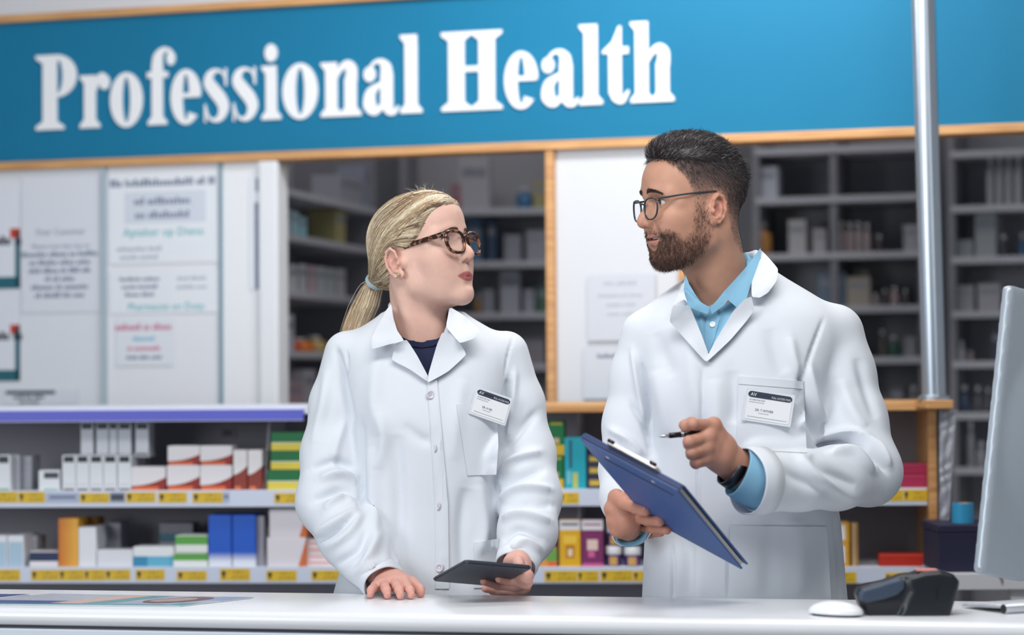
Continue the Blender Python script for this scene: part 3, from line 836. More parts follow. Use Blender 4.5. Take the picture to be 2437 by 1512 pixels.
GLY = {
 'P': rect(.10, 0, .30, 1) + foot(0, .40, 0, 1, sx0=.10, sx1=.30) + foot(0, .34, 1, -1, sx0=.10, sx1=.30) + ring(.30, .715, .28, .285, .085, .235, -90, 90) + rect(.25, .95, .31, 1) + rect(.25, .43, .31, .48),
 'r': stem(.08, .27, XH) + stroke([(.25, .48), (.30, .62), (.38, .68), (.44, .66)], [.04, .10, .10, .06]) + disc(.42, .60, .085, .10),
 'o': ring(.25, .35, .25, .365, .062, .30),
 'f': stem(.08, .27, .80, flag=False) + rect(.0, .62, .36, .70) + stroke([(.175, .74), (.19, .88), (.26, .97), (.36, .985), (.42, .95)], [.19, .17, .09, .055, .05]) + disc(.415, .87, .075, .095),
 'e': ring(.24, .35, .24, .365, .055, .30, 8, 318) + rect(.16, .34, .46, .40) + [('poly', [(.295, .36), (.475, .36), (.470, .45), (.300, .45)])],
 's': stroke([(.355, .50), (.31, .63), (.20, .675), (.10, .62), (.085, .52), (.17, .41), (.27, .30), (.315, .19), (.27, .07), (.17, .025), (.07, .08), (.03, .20)], [.02, .03, .05, .11, .165, .18, .18, .165, .11, .05, .03, .02]) + rect(.335, .47, .365, .70) + rect(.01, 0, .035, .24),
 'i': stem(.07, .26, XH) + disc(.165, .865, .108, .118),
 'n': stem(.07, .26, XH) + rect(.37, 0, .56, .48) + foot(.31, .63, 0, 1, sx0=.37, sx1=.56) + stroke([(.24, .50), (.31, .61), (.41, .66), (.48, .60), (.475, .45)], [.05, .08, .12, .17, .19]),
 'a': rect(.27, .10, .45, .52) + stroke([(.11, .52), (.15, .64), (.26, .685), (.345, .61), (.36, .48)], [.06, .04, .06, .15, .18]) + disc(.115, .52, .088, .10) + stroke([(.36, .42), (.22, .36), (.125, .27), (.115, .13), (.19, .055), (.32, .12)], [.04, .08, .15, .19, .13, .05]) + stroke([(.36, .14), (.40, .05), (.47, .03), (.53, .10)], [.18, .13, .07, .03]),
 'l': stem(.07, .26, 1.0),
 'H': rect(.09, 0, .29, 1) + rect(.47, 0, .67, 1) + rect(.25, .49, .5, .56) + foot(0, .38, 0, 1, sx0=.09, sx1=.29) + foot(.38, .76, 0, 1, sx0=.47, sx1=.67) + foot(0, .38, 1, -1, sx0=.09, sx1=.29) + foot(.38, .76, 1, -1, sx0=.47, sx1=.67),
 't': rect(.09, .12, .27, .64) + [('poly', [(.0, .625), (.09, .62), (.27, .62), (.27, .96), (.23, .96), (.14, .77), (.0, .655)])] + rect(.2, .61, .37, .70) + stroke([(.18, .20), (.20, .09), (.28, .045), (.37, .16)], [.18, .15, .09, .03]),
 'h': stem(.07, .26, 1.0) + rect(.37, 0, .56, .48) + foot(.31, .63, 0, 1, sx0=.37, sx1=.56) + stroke([(.24, .50), (.31, .61), (.41, .66), (.48, .60), (.475, .45)], [.05, .08, .12, .17, .19]),
}
LETTERS = [('P', 85, 186), ('r', 190, 265), ('o', 262, 343), ('f', 350, 421), ('e', 406, 482), ('s', 485, 548), ('s', 553, 617), ('i', 622, 672), ('o', 672, 760), ('n', 763, 863), ('a', 864, 954), ('l', 952, 1008),
           ('H', 1050, 1199), ('e', 1200, 1284), ('a', 1288, 1382), ('l', 1378, 1438), ('t', 1433, 1502), ('h', 1500, 1608)]
LETW = mat('letter_white', '#f1f3f6', 0.5, var=0.01)
_, z_base = SP.hit(130, 309); _, z_cap = SP.hit(130, 131); CAPH = z_cap - z_base
_, z_base2 = SP.hit(1580, 242)
for ch, a, b in LETTERS:
    g = GLY[ch]; xs = [p[0] for e in g for q in e[1:] for p in q]; x0, x1 = min(xs), max(xs)
    sa, _ = SP.hit(a + 2, 250); sb, _ = SP.hit(b - 2, 250); k = (sb - sa) / (x1 - x0)
    zb = z_base + (z_base2 - z_base) * (a - 130) / 1450 - z_sb
    mb = MB(); j = 0
    for e in g:
        dy = -0.006 - 0.0001 * j; j += 1
        T = lambda p: (sa - s_l + (p[0] - x0) * k, zb + p[1] * CAPH)
        if e[0] == 'poly': mb.prism([T(p) for p in e[1]], dy, 0.001)
        else:
            L, R = [T(p) for p in e[1]], [T(p) for p in e[2]]
            for q in range(len(L) - 1): mb.prism([L[q], L[q + 1], R[q + 1], R[q]], dy, 0.001)
    bm = bmesh.new(); me_ = bpy.data.meshes.new('letter'); me_.from_pydata(mb.v, [], mb.f); bm.from_mesh(me_); bmesh.ops.recalc_face_normals(bm, faces=bm.faces[:]); bm.to_mesh(me_); bm.free()
    me_.materials.append(LETW); o = bpy.data.objects.new('letter', me_); COL.objects.link(o); o.parent = sign

# wall above the sign
struct('wall_fascia', MB().box(0, 0.03, hs + 0.03, W_, 0.12, 3.1 - z_sb), WALLM, loc=SP.pt(s_l, 0, z_sb), rz=SP.rz)

# ---------------- panel wall under the sign
zs0 = 1.20      # everything below is hidden by the shelves
def on_sp(name, px0, px1, m, d0, d1, z0=zs0, z1=None, parent=None, kind=None, b=0.0, label=None, cat=None):
    a, _ = SP.hit(px0, 650); c, _ = SP.hit(px1, 650)
    z1 = z_sb - 0.024 if z1 is None else z1
    o = MB().box(a, d0, 0, c, d1, z1 - z0, b)
    ob = mb_local(o, name, m, parent, None, 0) if parent else o.build(name, m, loc=SP.pt(0, 0, z0), rz=SP.rz)
    if kind: ob['kind'] = kind
    if label: tag(ob, label, cat)
    return ob
PANEL = mat('panel_white', '#dfe3ea', 0.5, var=0.02, scale=4)
on_sp('trim_1', -260, 247, PANEL, 0.0, 0.02, kind='structure')
on_sp('trim_2', 253, 525, mat('panel_white_warm', '#e6e8ee', 0.5, var=0.02, scale=4), 0.0, 0.02, kind='structure')
on_sp('trim_3', 530, 622, mat('panel_white_bright', '#eceef2', 0.5, var=0.015, scale=4), 0.0, 0.02, kind='structure')
on_sp('trim_4', 245, 256, mat('clear_edge', '#aebfc9', 0.3), -0.012, 0.02, kind='structure')
on_sp('trim_5', 523, 531, mat('teal_edge', '#7f9aa8', 0.3), -0.008, 0.02, kind='structure')
on_sp('trim_6', 621, 668, WHITE, -0.02, 0.06, kind='structure', b=0.008)
on_sp('trim_7', 1302, 1323, OAK, -0.015, 0.05, kind='structure', b=0.004)
on_sp('trim_8', 1617, 1634, OAK, -0.015, 0.05, kind='structure', b=0.004)
on_sp('wall_front', 1322, 1618, mat('panel_board', '#d3d7dd', 0.45, var=0.015, scale=4), 0.005, 0.02, kind='structure')

# notices taped to the panels (paper with printed lines; the paper is a thin sheet of its own)
INK = mat('ink_grey', '#8089a0', 0.7); INKD = mat('ink_dark', '#2c2f3c', 0.7); INKT = mat('ink_teal', '#35b3bd', 0.6); INKP = mat('ink_pink', '#cf8aa0', 0.6); INKB = mat('ink_blue', '#8cc0dc', 0.6)
INKL = mat('ink_pale', '#b4bccb', 0.7)
def glyph_bars(spec, size, rnd):
    """a line of print too blurred to read: one small upright mark per character"""
    words = [int(c) for c in spec.split()]; x = 0; mb = MB()
    for wn in words:
        for _ in range(wn):
            w = size * rnd.uniform(0.22, 0.42); h = size * (0.72 if rnd.random() < 0.3 else 0.5)
            mb.box(x, 0, 0, x + w, 0.0004, h); x += w + size * 0.10
        x += size * 0.30
    for i in range(len(mb.v)): mb.v[i] = (mb.v[i][0] - x / 2, mb.v[i][1], mb.v[i][2])
    return np.array(mb.v), mb.f
def notice(name, px0, py0, px1, py1, label, cat='notice', col='#e4e8f0', lines=(), d=-0.002, extra=()):
    a, z1 = SP.hit(px0, py0); c, _ = SP.hit(px1, py0); _, z0 = SP.hit(px0, py1)
    rnd = random.Random(px0 * 7 + py0)
    root = empty(name, SP.pt(a, d, z0), label, cat, rz=SP.rz)
    mb_local(MB().box(0, -0.0012, 0, c - a, 0.0, z1 - z0), 'sheet', mat('paper_' + col[1:], col, 0.8, var=0.01), root, None, 0)
    for tx, fx, fy, hgt, ink in lines:      # text, centre x fraction, y fraction from top, text height fraction of sheet height
        if tx[0] == '~': v, f = glyph_bars(tx[1:], hgt * (z1 - z0), rnd)
        else: v, f = text_geo(tx, hgt * (z1 - z0), 'CENTER')
        if tx[0] == '~' and np.ptp(v[:, 0]) > .96 * (c - a): v = v * ((.96 * (c - a)) / np.ptp(v[:, 0]), 1, 1)
        v = v + ((c - a) * fx, -0.0018, (z1 - z0) * (1 - fy))
        mb = MB(); mb.add(v, f); mb_local(mb, 'printed_line', ink, root, None, 0)
    for x0, x1, y0, y1, m_ in extra:
        mb_local(MB().box((c - a) * x0, -0.0017, (z1 - z0) * (1 - y1), (c - a) * x1, -0.0012, (z1 - z0) * (1 - y0)), 'printed_block', m_, root, None, 0)
    return root
TEAL_B = mat('print_teal', '#15606f', 0.5); RED_B = mat('print_red', '#c83a22', 0.5)
PALE_B = mat('print_pale', '#d5dce8', 0.7)
for lab, y0, y1 in (('upper', 462, 690), ('lower', 694, 908)):
    notice('poster', -120, y0, 49, y1, lab + ' of two teal framed posters at the left edge with a red tab', 'poster', '#dfe4ee', [('~3 2', 0.88, 0.55, 0.13, INKD)], extra=[(0.93, 1, 0.40, 1, TEAL_B), (0, 1, 0.88, 1, TEAL_B), (0.86, 1, 0.38, 0.48, RED_B)])
notice('notice', 52, 422, 240, 746, 'grey printed letter headed Dear Customer on the left panel', 'notice', '#dde1ea', [('Dear Customer', .5, .43, .062, INK), ('Please note that due to', .5, .53, .050, INK), ('~9 7 3 8', .5, .59, .052, INK), ('~3 7 6 5', .5, .65, .052, INK), ('~4 6 3 4 3', .5, .71, .052, INK), ('~2 3 5', .5, .77, .052, INK), ('~8 3 9', .5, .83, .052, INK), ('~2 6 4 4', .5, .89, .052, INK)])
notice('notice', 262, 412, 522, 630, 'white sheet with pale grey block and teal Apteker op Diens line', 'notice', '#e9edf3', [('~3 19 2 2', .5, .16, .115, INK), ('~3 11', .5, .36, .11, INK), ('~3 11', .5, .51, .11, INK), ('Apteker op Diens:', .5, .70, .13, INKT), ('~12 5', .28, .86, .07, INKL), ('~7 8', .28, .95, .07, INKL)], extra=[(.14, .88, .22, .56, PALE_B)])
notice('notice', 264, 646, 522, 748, 'white sheet with a teal Pharmacist on Duty line', 'notice', '#e8ecf2', [('~10 8', .28, .24, .13, INK), ('~8 9', .28, .42, .13, INK), ('~7 6', .28, .60, .13, INK), ('~6 8', .76, .24, .12, INKL), ('~9 6', .76, .44, .12, INKL), ('Pharmacist on Duty:', .52, .92, .24, INKT)])
notice('notice', 277, 757, 415, 872, 'small sheet printed in pink and blue below the Pharmacist on Duty sheet', 'notice', '#e2e6ee', [('~7 2 6', .5, .26, .19, INKP), ('~8', .5, .48, .14, INKB), ('~2 10', .5, .68, .14, INKP), ('~6 5 6', .5, .86, .10, INK)])
notice('notice', 8, 926, 186, 964, 'dark printed strip standing low on the left panel above the shelves', 'notice', '#d9dfe9', [('~6 4 6', .36, .62, .30, INKD), ('~5 7', .36, .92, .26, INKD)], extra=[(.04, .70, .12, .34, INKD)])
notice('notice', 594, 425, 622, 690, 'narrow vertical notice with dark lettering beside the white post', 'notice', '#e8ecf3', (), extra=[(.55, .85, .0, .12, INK), (.45, .80, .22, 1.0, INK)])
notice('notice', 1398, 655, 1560, 812, 'faint printed sheet on the white board behind the man', 'notice', '#cdd3dd', [('~5 8', .5, .16, .09, INKL), ('~9 4 7', .5, .34, .075, INKL), ('~8 6', .5, .48, .075, INKL), ('~6 6', .5, .62, .075, INKL)])
notice('notice', 1388, 826, 1560, 950, 'lower sheet with one dark heading on the white board', 'notice', '#cfd5de', [('~9', .38, .22, .13, INK)])
# ------------------------------------------------------------------ counter
cbl, cbr = PZ(-300, 1399.3, COUNTER_Z), PZ(2800, 1437.8, COUNTER_Z)      # back edge
cfl, cfr = PZ(-300, 1441, COUNTER_Z), PZ(2800, 1488, COUNTER_Z)          # front top edge
ang = math.atan2(cfr[1] - cfl[1], cfr[0] - cfl[0])
cu = np.array([math.cos(ang), math.sin(ang)]); cn = np.array([-cu[1], cu[0]])
CL = (cfr[:2] - cfl[:2]) @ cu
def cloc(p): q = np.asarray(p)[:2] - cfl[:2]; return q @ cu, q @ cn
counter = empty('shop_counter', (cfl[0], cfl[1], 0), 'long white shop counter with rounded front edge across the foreground', 'counter', rz=ang)
bl, br = cloc(cbl), cloc(cbr)
R_ = 0.0155
prof = []      # (d, z) outline of the worktop section, front edge rounded; d = distance back from the front edge
for k in range(9): a = math.pi * k / 8; prof.append((-0.004 - R_ * math.sin(a) * 0.8, COUNTER_Z - R_ + R_ * math.cos(a)))
V = []; Fc = []; n = len(prof) + 2
for xx, bd in ((bl[0], bl[1]), (br[0], br[1])):
    q = [(xx, d, z) for d, z in prof]; q = [(xx, bd, COUNTER_Z)] + q + [(xx, bd, COUNTER_Z - 2 * R_)]; V += q
for i in range(n): Fc.append((i, (i + 1) % n, (i + 1) % n + n, i + n))
Fc += [tuple(range(n - 1, -1, -1)), tuple(range(n, 2 * n))]
mb = MB(); mb.add(V, Fc)
WORKTOP = mat('worktop_gloss', '#e9ebef', 0.22, var=0.01, scale=3, spec=0.5)
o = mb_local(mb, 'worktop', WORKTOP, counter, None, 0, True)
o.data.set_sharp_from_angle(angle=math.radians(50))
_, zg = 0, COUNTER_Z - 2 * R_
mb_local(MB().box(bl[0], 0.006, zg - 0.006, br[0], 0.05, zg), 'shadow_gap', mat('gap_dark', '#4a4650', 0.6), counter, None, 0)
mb_local(MB().box(bl[0], -0.012, 0.0, br[0], 0.02, zg - 0.006, 0.002), 'front_panel', mat('counter_front', '#cdd5df', 0.4, var=0.02), counter, None, 0)
mb_local(MB().box(bl[0], 0.10, 0.0, bl[0] + 0.03, 0.30, zg), 'end_panel', WHITE, counter, None, 0)
mb_local(MB().box(br[0] - 0.03, 0.10, 0.0, br[0], 0.30, zg), 'end_panel', WHITE, counter, None, 0)

# ------------------------------------------------------------------ display shelving behind the counter
KP = VPlane(0, 5.68, 2437, 5.46)
def kz(py): return KP.hit(1000, py)[1]
KD = 0.30
ka, _ = KP.hit(-260, 1000); kb, _ = KP.hit(2226, 1100)
Z_TOP = kz(962); Z_S1 = kz(1166); Z_S2 = kz(1350)
shelf = empty('display_shelves', KP.pt(ka, 0, 0), 'low white display shelving with oak edges and yellow price labels behind the two people', 'shelving', rz=KP.rz)
KW = kb - ka
def K(mb, name, m, smooth=False, parent=None): return mb_local(mb, name, m, parent or shelf, None, 0, smooth)
def ks(px, py=1150, d=0.0): return KP.hit(px, py, d)[0] - ka
SHELFW = mat('shelf_white', '#d7dbe6', 0.4, var=0.02, scale=5); GREYB = mat('shelf_back_grey', '#8d8a90', 0.8, var=0.04, scale=3)
tb = kz(984)
K(MB().box(ks(1285, 970), -0.03, tb, ks(2228, 965), KD, Z_TOP, 0.003), 'top_board', OAK)
K(MB().box(0, -0.02, tb, ks(1285, 970), KD, Z_TOP, 0.003), 'top_board', SHELFW)
o = K(MB().box(0, -0.028, kz(1000), ks(727, 980), -0.020, kz(969), 0.003), 'edge_sheet', None or pack_mat('purple_sheet', '#5a5fc4', [(0, 1, .88, 1, '#c9cdea'), (0, 1, 0, .10, '#b9bce4')])); o['label'] = 'glossy purple paper strip folded over the shelf edge'
K(MB().box(ks(2208, 1150), -0.03, 0, ks(2227, 1150), KD, tb), 'end_panel', OAK)
K(MB().box(0, KD, 0, KW, KD + 0.012, tb), 'back_panel', GREYB)
for py0, py1, nm in ((1166, 1206, 'shelf'), (1350, 1389, 'shelf'), (1560, 1600, 'shelf')):
    z1, z0 = kz(py0), kz(py1)
    K(MB().box(0, 0.004, z1 - 0.020, KW - 0.02, KD, z1, 0.002), nm, SHELFW)
    K(MB().box(0, -0.004, z0, KW - 0.02, 0.004, z1 + 0.001, 0.0015), 'price_rail', mat('rail_white', '#ccd4e6', 0.3, var=0.02, scale=9))
K(MB().box(0, 0, 0, KW - 0.02, 0.02, 0.10), 'plinth', mat('plinth_dark', '#3a383d', 0.6))
for px in (640, 1375, 1780):    # upright dividers with sloped fronts
    x = ks(px, 1100, 0.1)
    for zb, zt in ((Z_S1, tb), (Z_S2, kz(1206))):
        K(MB().add([(x, 0.03, zb), (x, 0.10, zt), (x, KD, zt), (x, KD, zb), (x + .006, 0.03, zb), (x + .006, 0.10, zt), (x + .006, KD, zt), (x + .006, KD, zb)], [(0, 1, 2, 3), (7, 6, 5, 4), (0, 4, 5, 1), (1, 5, 6, 2), (2, 6, 7, 3), (3, 7, 4, 0)]), 'divider', mat('divider_grey', '#a09da6', 0.6))
def label_mat():
    t = NT('price_label_yellow', 0.5)
    n = t.op('GREATER_THAN', t.noise(26, 1, 5, 1.0, 1), 0.57)
    txt = t.op('MULTIPLY', n, t.op('ADD', t.rect(.28, .95, .60, .86), t.rect(.40, .95, .12, .48)))
    col = t.mixc(txt, '#dcb62c', '#4a3c18')
    ar = t.op('ADD', t.rect(.085, .155, .18, .62), t.rect(.05, .19, .45, .80))
    return t.done(t.mixc(t.op('MINIMUM', ar, 1.0), col, '#2b2a26'))
LABM = label_mat()
GREYL = pack_mat('rail_label_grey', '#a9b3cc', [(.1, .9, .35, .7, '#76809c')]); GREYD = pack_mat('rail_label_dark', '#8e96ac', [(.05, .95, .2, .8, '#3d4150')])
LABS = [(-40, 42, 1171, 1197, 0), (44, 107, 1171, 1197, 0), (110, 188, 1173, 1196, 1), (190, 260, 1174, 1197, 0), (262, 297, 1172, 1196, 2), (300, 370, 1172, 1196, 0), (377, 445, 1172, 1197, 0), (458, 530, 1172, 1197, 0), (531, 546, 1171, 1196, 1), (653, 722, 1174, 1198, 0), (722, 790, 1174, 1198, 0),
        (-30, 48, 1356, 1383, 0), (74, 140, 1357, 1382, 0), (141, 200, 1356, 1382, 0), (201, 250, 1356, 1382, 0), (251, 310, 1356, 1381, 0), (323, 392, 1356, 1381, 0), (421, 492, 1359, 1382, 0), (524, 595, 1354, 1382, 0), (634, 706, 1358, 1383, 0), (741, 812, 1358, 1382, 0),
        (1272, 1331, 1173, 1199, 0), (1332, 1378, 1173, 1199, 0), (1296, 1374, 1359, 1385, 0), (1375, 1425, 1359, 1385, 0), (1429, 1506, 1358, 1384, 0), (1507, 1560, 1359, 1384, 0), (2100, 2149, 1166, 1193, 0), (2150, 2207, 1166, 1193, 0), (1975, 2038, 1362, 1388, 0), (2107, 2160, 1364, 1390, 0)]
for a, b, y0, y1, kk in LABS:
    x0, z1 = KP.hit(a, y0, -0.004); x1, z0 = KP.hit(b, y1, -0.004)
    K(MB().box(x0 - ka, -0.0052, z0, x1 - ka, -0.0042, z1), 'price_label', (LABM, GREYL, GREYD)[kk])
K(MB().box(ks(522, 1030, KD), KD - 0.003, KP.hit(530, 1044, KD)[1], ks(562, 1030, KD), KD - 0.0005, KP.hit(530, 1018, KD)[1]), 'back_sticker', pack_mat('dark_sticker', '#6b6572', [(.2, .8, .2, .8, '#2b2730')]))

# ------------------------------------------------------------------ goods
def carton(name, px0, py0, px1, py1, m, label, d=0.012, depth=0.07, zbase=None, group=None, cat='box', plane=KP, turn=0.0, tabs=True, bev=0.0012):
    """upright carton whose front fills the pixel rectangle; a thin lid seam and end flap are its parts"""
    x0, z1 = plane.hit(px0, py0, d); x1, z0 = plane.hit(px1, py1, d)
    if zbase is not None: z1 += (zbase - z0) * 0; z0 = zbase
    w, h = x1 - x0, max(z1 - z0, 0.012)
    root = empty(name, plane.pt((x0 + x1) / 2, d + depth / 2, z0), label, cat, group, rz=plane.rz + turn)
    mb_local(MB().box(-w / 2, -depth / 2, 0, w / 2, depth / 2, h, bev), 'body', m, root, None, 0)
    if tabs:
        mb_local(MB().box(-w * 0.42, -depth / 2 + 0.002, h - 0.0002, w * 0.42, depth * 0.42, h + 0.0006), 'lid_flap', m, root, None, 0)
    return root
WB = pack_mat('pk_white_black', '#dfe2e8', [(.12, .88, .80, .97, '#1c2430'), (.10, .9, 0, .06, '#4a2f28'), (.12, .88, .12, .2, '#cfd3da')])
WBG = pack_mat('pk_white_black_green', '#dfe2e8', [(.15, .85, .78, .97, '#232b38'), (.10, .9, 0, .07, '#7fae96')])
SMW = pack_mat('pk_small_white', '#e2e5ea', [(.25, .95, .60, .90, '#3a4350'), (.25, .9, 0, .10, '#8fb8a2')])
RW = pack_mat('pk_red_swoosh', '#e3dfe3', [(.04, .80, .0, .16, '#dd6a33')], swoosh=(.20, .35, 2.2, '#8e2319'))
RWS = pack_mat('pk_red_slim', '#e5e2e4', [(.1, .55, .02, .09, '#dd7a4a')], swoosh=(.38, .22, 1.6, '#8a3529'))
GY = pack_mat('pk_green_yellow', '#0d6b3a', [(0, 1, 0, .40, '#d9c648'), (0, 1, .40, .45, '#d8dccb')])
GRB = pack_mat('pk_grey', '#aeb0b8', text=1); 
UP = 'white cartons with dark top bands on the upper shelf'
carton('medicine_box', -8, 1084, 25, 1165, WBG, 'white carton with dark top band at the far left of the upper shelf', zbase=Z_S1)
carton('medicine_box', 26, 1084, 47, 1165, GRB, 'grey carton just behind the leftmost banded carton on the upper shelf', d=0.04, zbase=Z_S1)
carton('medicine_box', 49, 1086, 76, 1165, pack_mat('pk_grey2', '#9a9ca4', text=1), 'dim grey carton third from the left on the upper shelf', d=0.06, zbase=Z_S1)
carton('medicine_box', 92, 1120, 142, 1165, SMW, 'small white carton with dark label standing alone on the upper shelf', zbase=Z_S1)
for i, (a, b) in enumerate(((148, 180), (181, 212), (213, 245), (246, 278), (280, 312))):
    carton('medicine_box', a, 1084, b, 1165, WB, ['first', 'second', 'third', 'fourth', 'fifth'][i] + ' from the left of five slim white cartons in a row on the upper shelf', depth=0.10, zbase=Z_S1, group=UP)
ZR = kz(1084)
DB = pack_mat('pk_white_black_shaded', '#c9ccd4', [(.10, .9, .80, .97, '#1a212c'), (.0, 1, 0, .05, '#3a2a28')])  # banded carton again, with the shade of the shelf put into its colours
for i, (a, b) in enumerate(((192, 222), (229, 258), (260, 279), (281, 312), (322, 354))):
    x0, z1 = KP.hit(a, 1006, 0.05)
    carton('medicine_box', a, 1006, b, 1082, DB, ['first', 'second', 'third', 'fourth', 'fifth'][i] + ' from the left of the shaded cartons stacked on top of the slim white row', d=0.045, depth=0.06, zbase=ZR + 0.001, group='shaded cartons stacked on the slim row', tabs=False)
carton('medicine_box', 315, 1086, 345, 1165, pack_mat('pk_greywhite', '#b7b9c1', text=2), 'grey white carton behind the single red swoosh box', d=0.10, depth=0.06, zbase=Z_S1)
carton('medicine_box', 320, 1078, 356, 1086, GRB, 'thin grey carton lying under the last shaded carton', d=0.045, depth=0.06, zbase=KP.hit(330, 1085, 0.04)[1] - 0.004, tabs=False)
carton('medicine_box', 312, 1112, 394, 1165, RW, 'single red swoosh box left of the red swoosh stack', zbase=Z_S1)
zr2 = KP.hit(430, 1109, 0.012)[1]
carton('medicine_box', 397, 1108, 475, 1165, RW, 'bottom left box of the red swoosh stack', zbase=Z_S1)
carton('medicine_box', 476, 1108, 552, 1165, RW, 'bottom right box of the red swoosh stack', zbase=Z_S1)
carton('medicine_box', 399, 1062, 475, 1108, RW, 'top left box of the red swoosh stack', zbase=zr2 + 0.002, d=0.014)
carton('medicine_box', 476, 1062, 552, 1108, RW, 'top right box of the red swoosh stack', zbase=zr2 + 0.002, d=0.014)
carton('medicine_box', 555, 1072, 588, 1165, RWS, 'left of two slim upright cartons with red swoosh', zbase=Z_S1)
carton('medicine_box', 590, 1072, 624, 1165, RWS, 'right of two slim upright cartons with red swoosh', zbase=Z_S1)
zz = Z_S1
for i, (a, y0, y1) in enumerate(((636, 1119, 1165), (644, 1074, 1119), (645, 1029, 1074))):
    carton('medicine_box', a, y0, 735, y1, GY, ['bottom', 'middle', 'top'][i] + ' box of the green and yellow stack beside the woman', zbase=zz, d=0.014, tabs=False); zz = KP.hit(640, y0, 0.014)[1] + 0.0008
# lower shelf, left
LB = pack_mat('pk_lightblue', '#dfe3ea', [(.06, .94, 0, .80, '#a9c4d8')])
carton('medicine_box', -24, 1276, 16, 1350, LB, 'left of two pale blue and white cartons at the left edge', zbase=Z_S2)
carton('medicine_box', 18, 1276, 56, 1350, LB, 'right of two pale blue and white cartons at the left edge', depth=0.13, zbase=Z_S2)
carton('medicine_box', 58, 1277, 88, 1350, pack_mat('pk_grey3', '#b9bcc6', text=1), 'grey carton behind the pale blue pair', d=0.08, depth=0.08, zbase=Z_S2)
carton('medicine_box', 70, 1313, 138, 1350, pack_mat('pk_navyflat', '#e4dfe3', [(0, 1, .36, .95, '#182a52')]), 'flat navy and white box on the lower shelf', zbase=Z_S2)
carton('medicine_box', 139, 1235, 186, 1350, pack_mat('pk_orange', '#e09a2a', grad=(0, 1, '#c96f1c', '#eab040', 'x')), 'tall orange carton on the lower shelf', zbase=Z_S2, depth=0.09)
carton('medicine_box', 188, 1233, 232, 1350, pack_mat('pk_orange_b', '#b97a20', [(0, 1, .9, 1, '#8a5a1c')]), 'darker orange carton set back behind the tall white one', d=0.11, depth=0.07, zbase=Z_S2)
carton('medicine_box', 187, 1256, 229, 1350, pack_mat('pk_plainwhite', '#e2e4ea'), 'tall plain white carton beside the orange carton', zbase=Z_S2, depth=0.09)
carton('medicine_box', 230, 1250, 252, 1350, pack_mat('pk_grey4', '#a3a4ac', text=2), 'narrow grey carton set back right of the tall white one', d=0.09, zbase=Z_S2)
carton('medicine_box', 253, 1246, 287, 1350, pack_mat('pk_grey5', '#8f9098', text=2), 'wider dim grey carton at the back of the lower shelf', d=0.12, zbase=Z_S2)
carton('medicine_box', 231, 1310, 316, 1350, pack_mat('pk_plainwhite2', '#dddfe6'), 'flat plain white box on the lower shelf', zbase=Z_S2)
carton('medicine_box', 317, 1302, 414, 1350, pack_mat('pk_whiteblue', '#e4e6ea', [(0, 1, 0, .52, '#5fb0cc'), (0, .35, 0, .52, '#2f88b0')]), 'flat white box with blue lower half', zbase=Z_S2)
z4 = KP.hit(450, 1317, 0.012)[1]
GW = pack_mat('pk_greenwhite', '#e2e5e2', [(0, 1, .46, .97, '#58a045')])
carton('medicine_box', 403, 1317, 494, 1350, GW, 'lower of two light green and white flat boxes', zbase=Z_S2)
carton('medicine_box', 417, 1275, 494, 1317, GW, 'upper of two light green and white flat boxes', zbase=z4 + 0.0012)
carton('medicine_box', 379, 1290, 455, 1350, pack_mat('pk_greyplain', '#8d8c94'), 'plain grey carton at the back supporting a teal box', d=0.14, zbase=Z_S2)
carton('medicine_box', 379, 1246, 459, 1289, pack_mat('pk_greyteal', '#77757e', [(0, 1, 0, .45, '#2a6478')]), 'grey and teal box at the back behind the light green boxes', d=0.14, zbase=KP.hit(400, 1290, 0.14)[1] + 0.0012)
BLU = pack_mat('pk_blue', '#1a5cc4', grad=(.10, .28, '#dfe4ee', '#1556c0', 'z'))
carton('medicine_box', 496, 1227, 551, 1350, BLU, 'left of two tall bright blue cartons', zbase=Z_S2, depth=0.12)
carton('medicine_box', 553, 1227, 608, 1350, BLU, 'right of two tall bright blue cartons', zbase=Z_S2, depth=0.12)
carton('medicine_box', 610, 1229, 628, 1350, pack_mat('pk_sidegrey', '#9c9aa4', text=3), 'thin grey carton right of the tall blue cartons', d=0.03, zbase=Z_S2)
t = NT('pk_white_orange', 0.5); _mats['pk_white_orange'] = t.done(t.mixc(t.op('GREATER_THAN', t.x, t.op('ADD', .80, t.op('MULTIPLY', t.z, .22))), '#d9d4da', '#cc6a3a'))
carton('medicine_box', 636, 1280, 728, 1350, _mats['pk_white_orange'], 'white box with orange corner beside the woman, lower of two', zbase=Z_S2)
carton('medicine_box', 641, 1213, 730, 1279, _mats['pk_white_orange'], 'white box with orange corner beside the woman, upper of two', zbase=KP.hit(660, 1280, 0.014)[1] + 0.001, d=0.014)
RWB = pack_mat('pk_redlines', '#e4dadc', [(.1, .6, .70, .78, '#c8402c'), (.1, .9, .2, .3, '#cf4a36'), (.1, .5, .05, .1, '#d8d4d8')])
zz = Z_S2
for i, (y0, y1) in enumerate(((1318, 1350), (1285, 1317))):
    carton('medicine_box', 729, y0, 800, y1, RWB, ('lower', 'upper')[i] + ' white box with thin red lines half hidden by the sleeve', zbase=zz, d=0.03); zz = KP.hit(740, y0, 0.03)[1] + 0.001
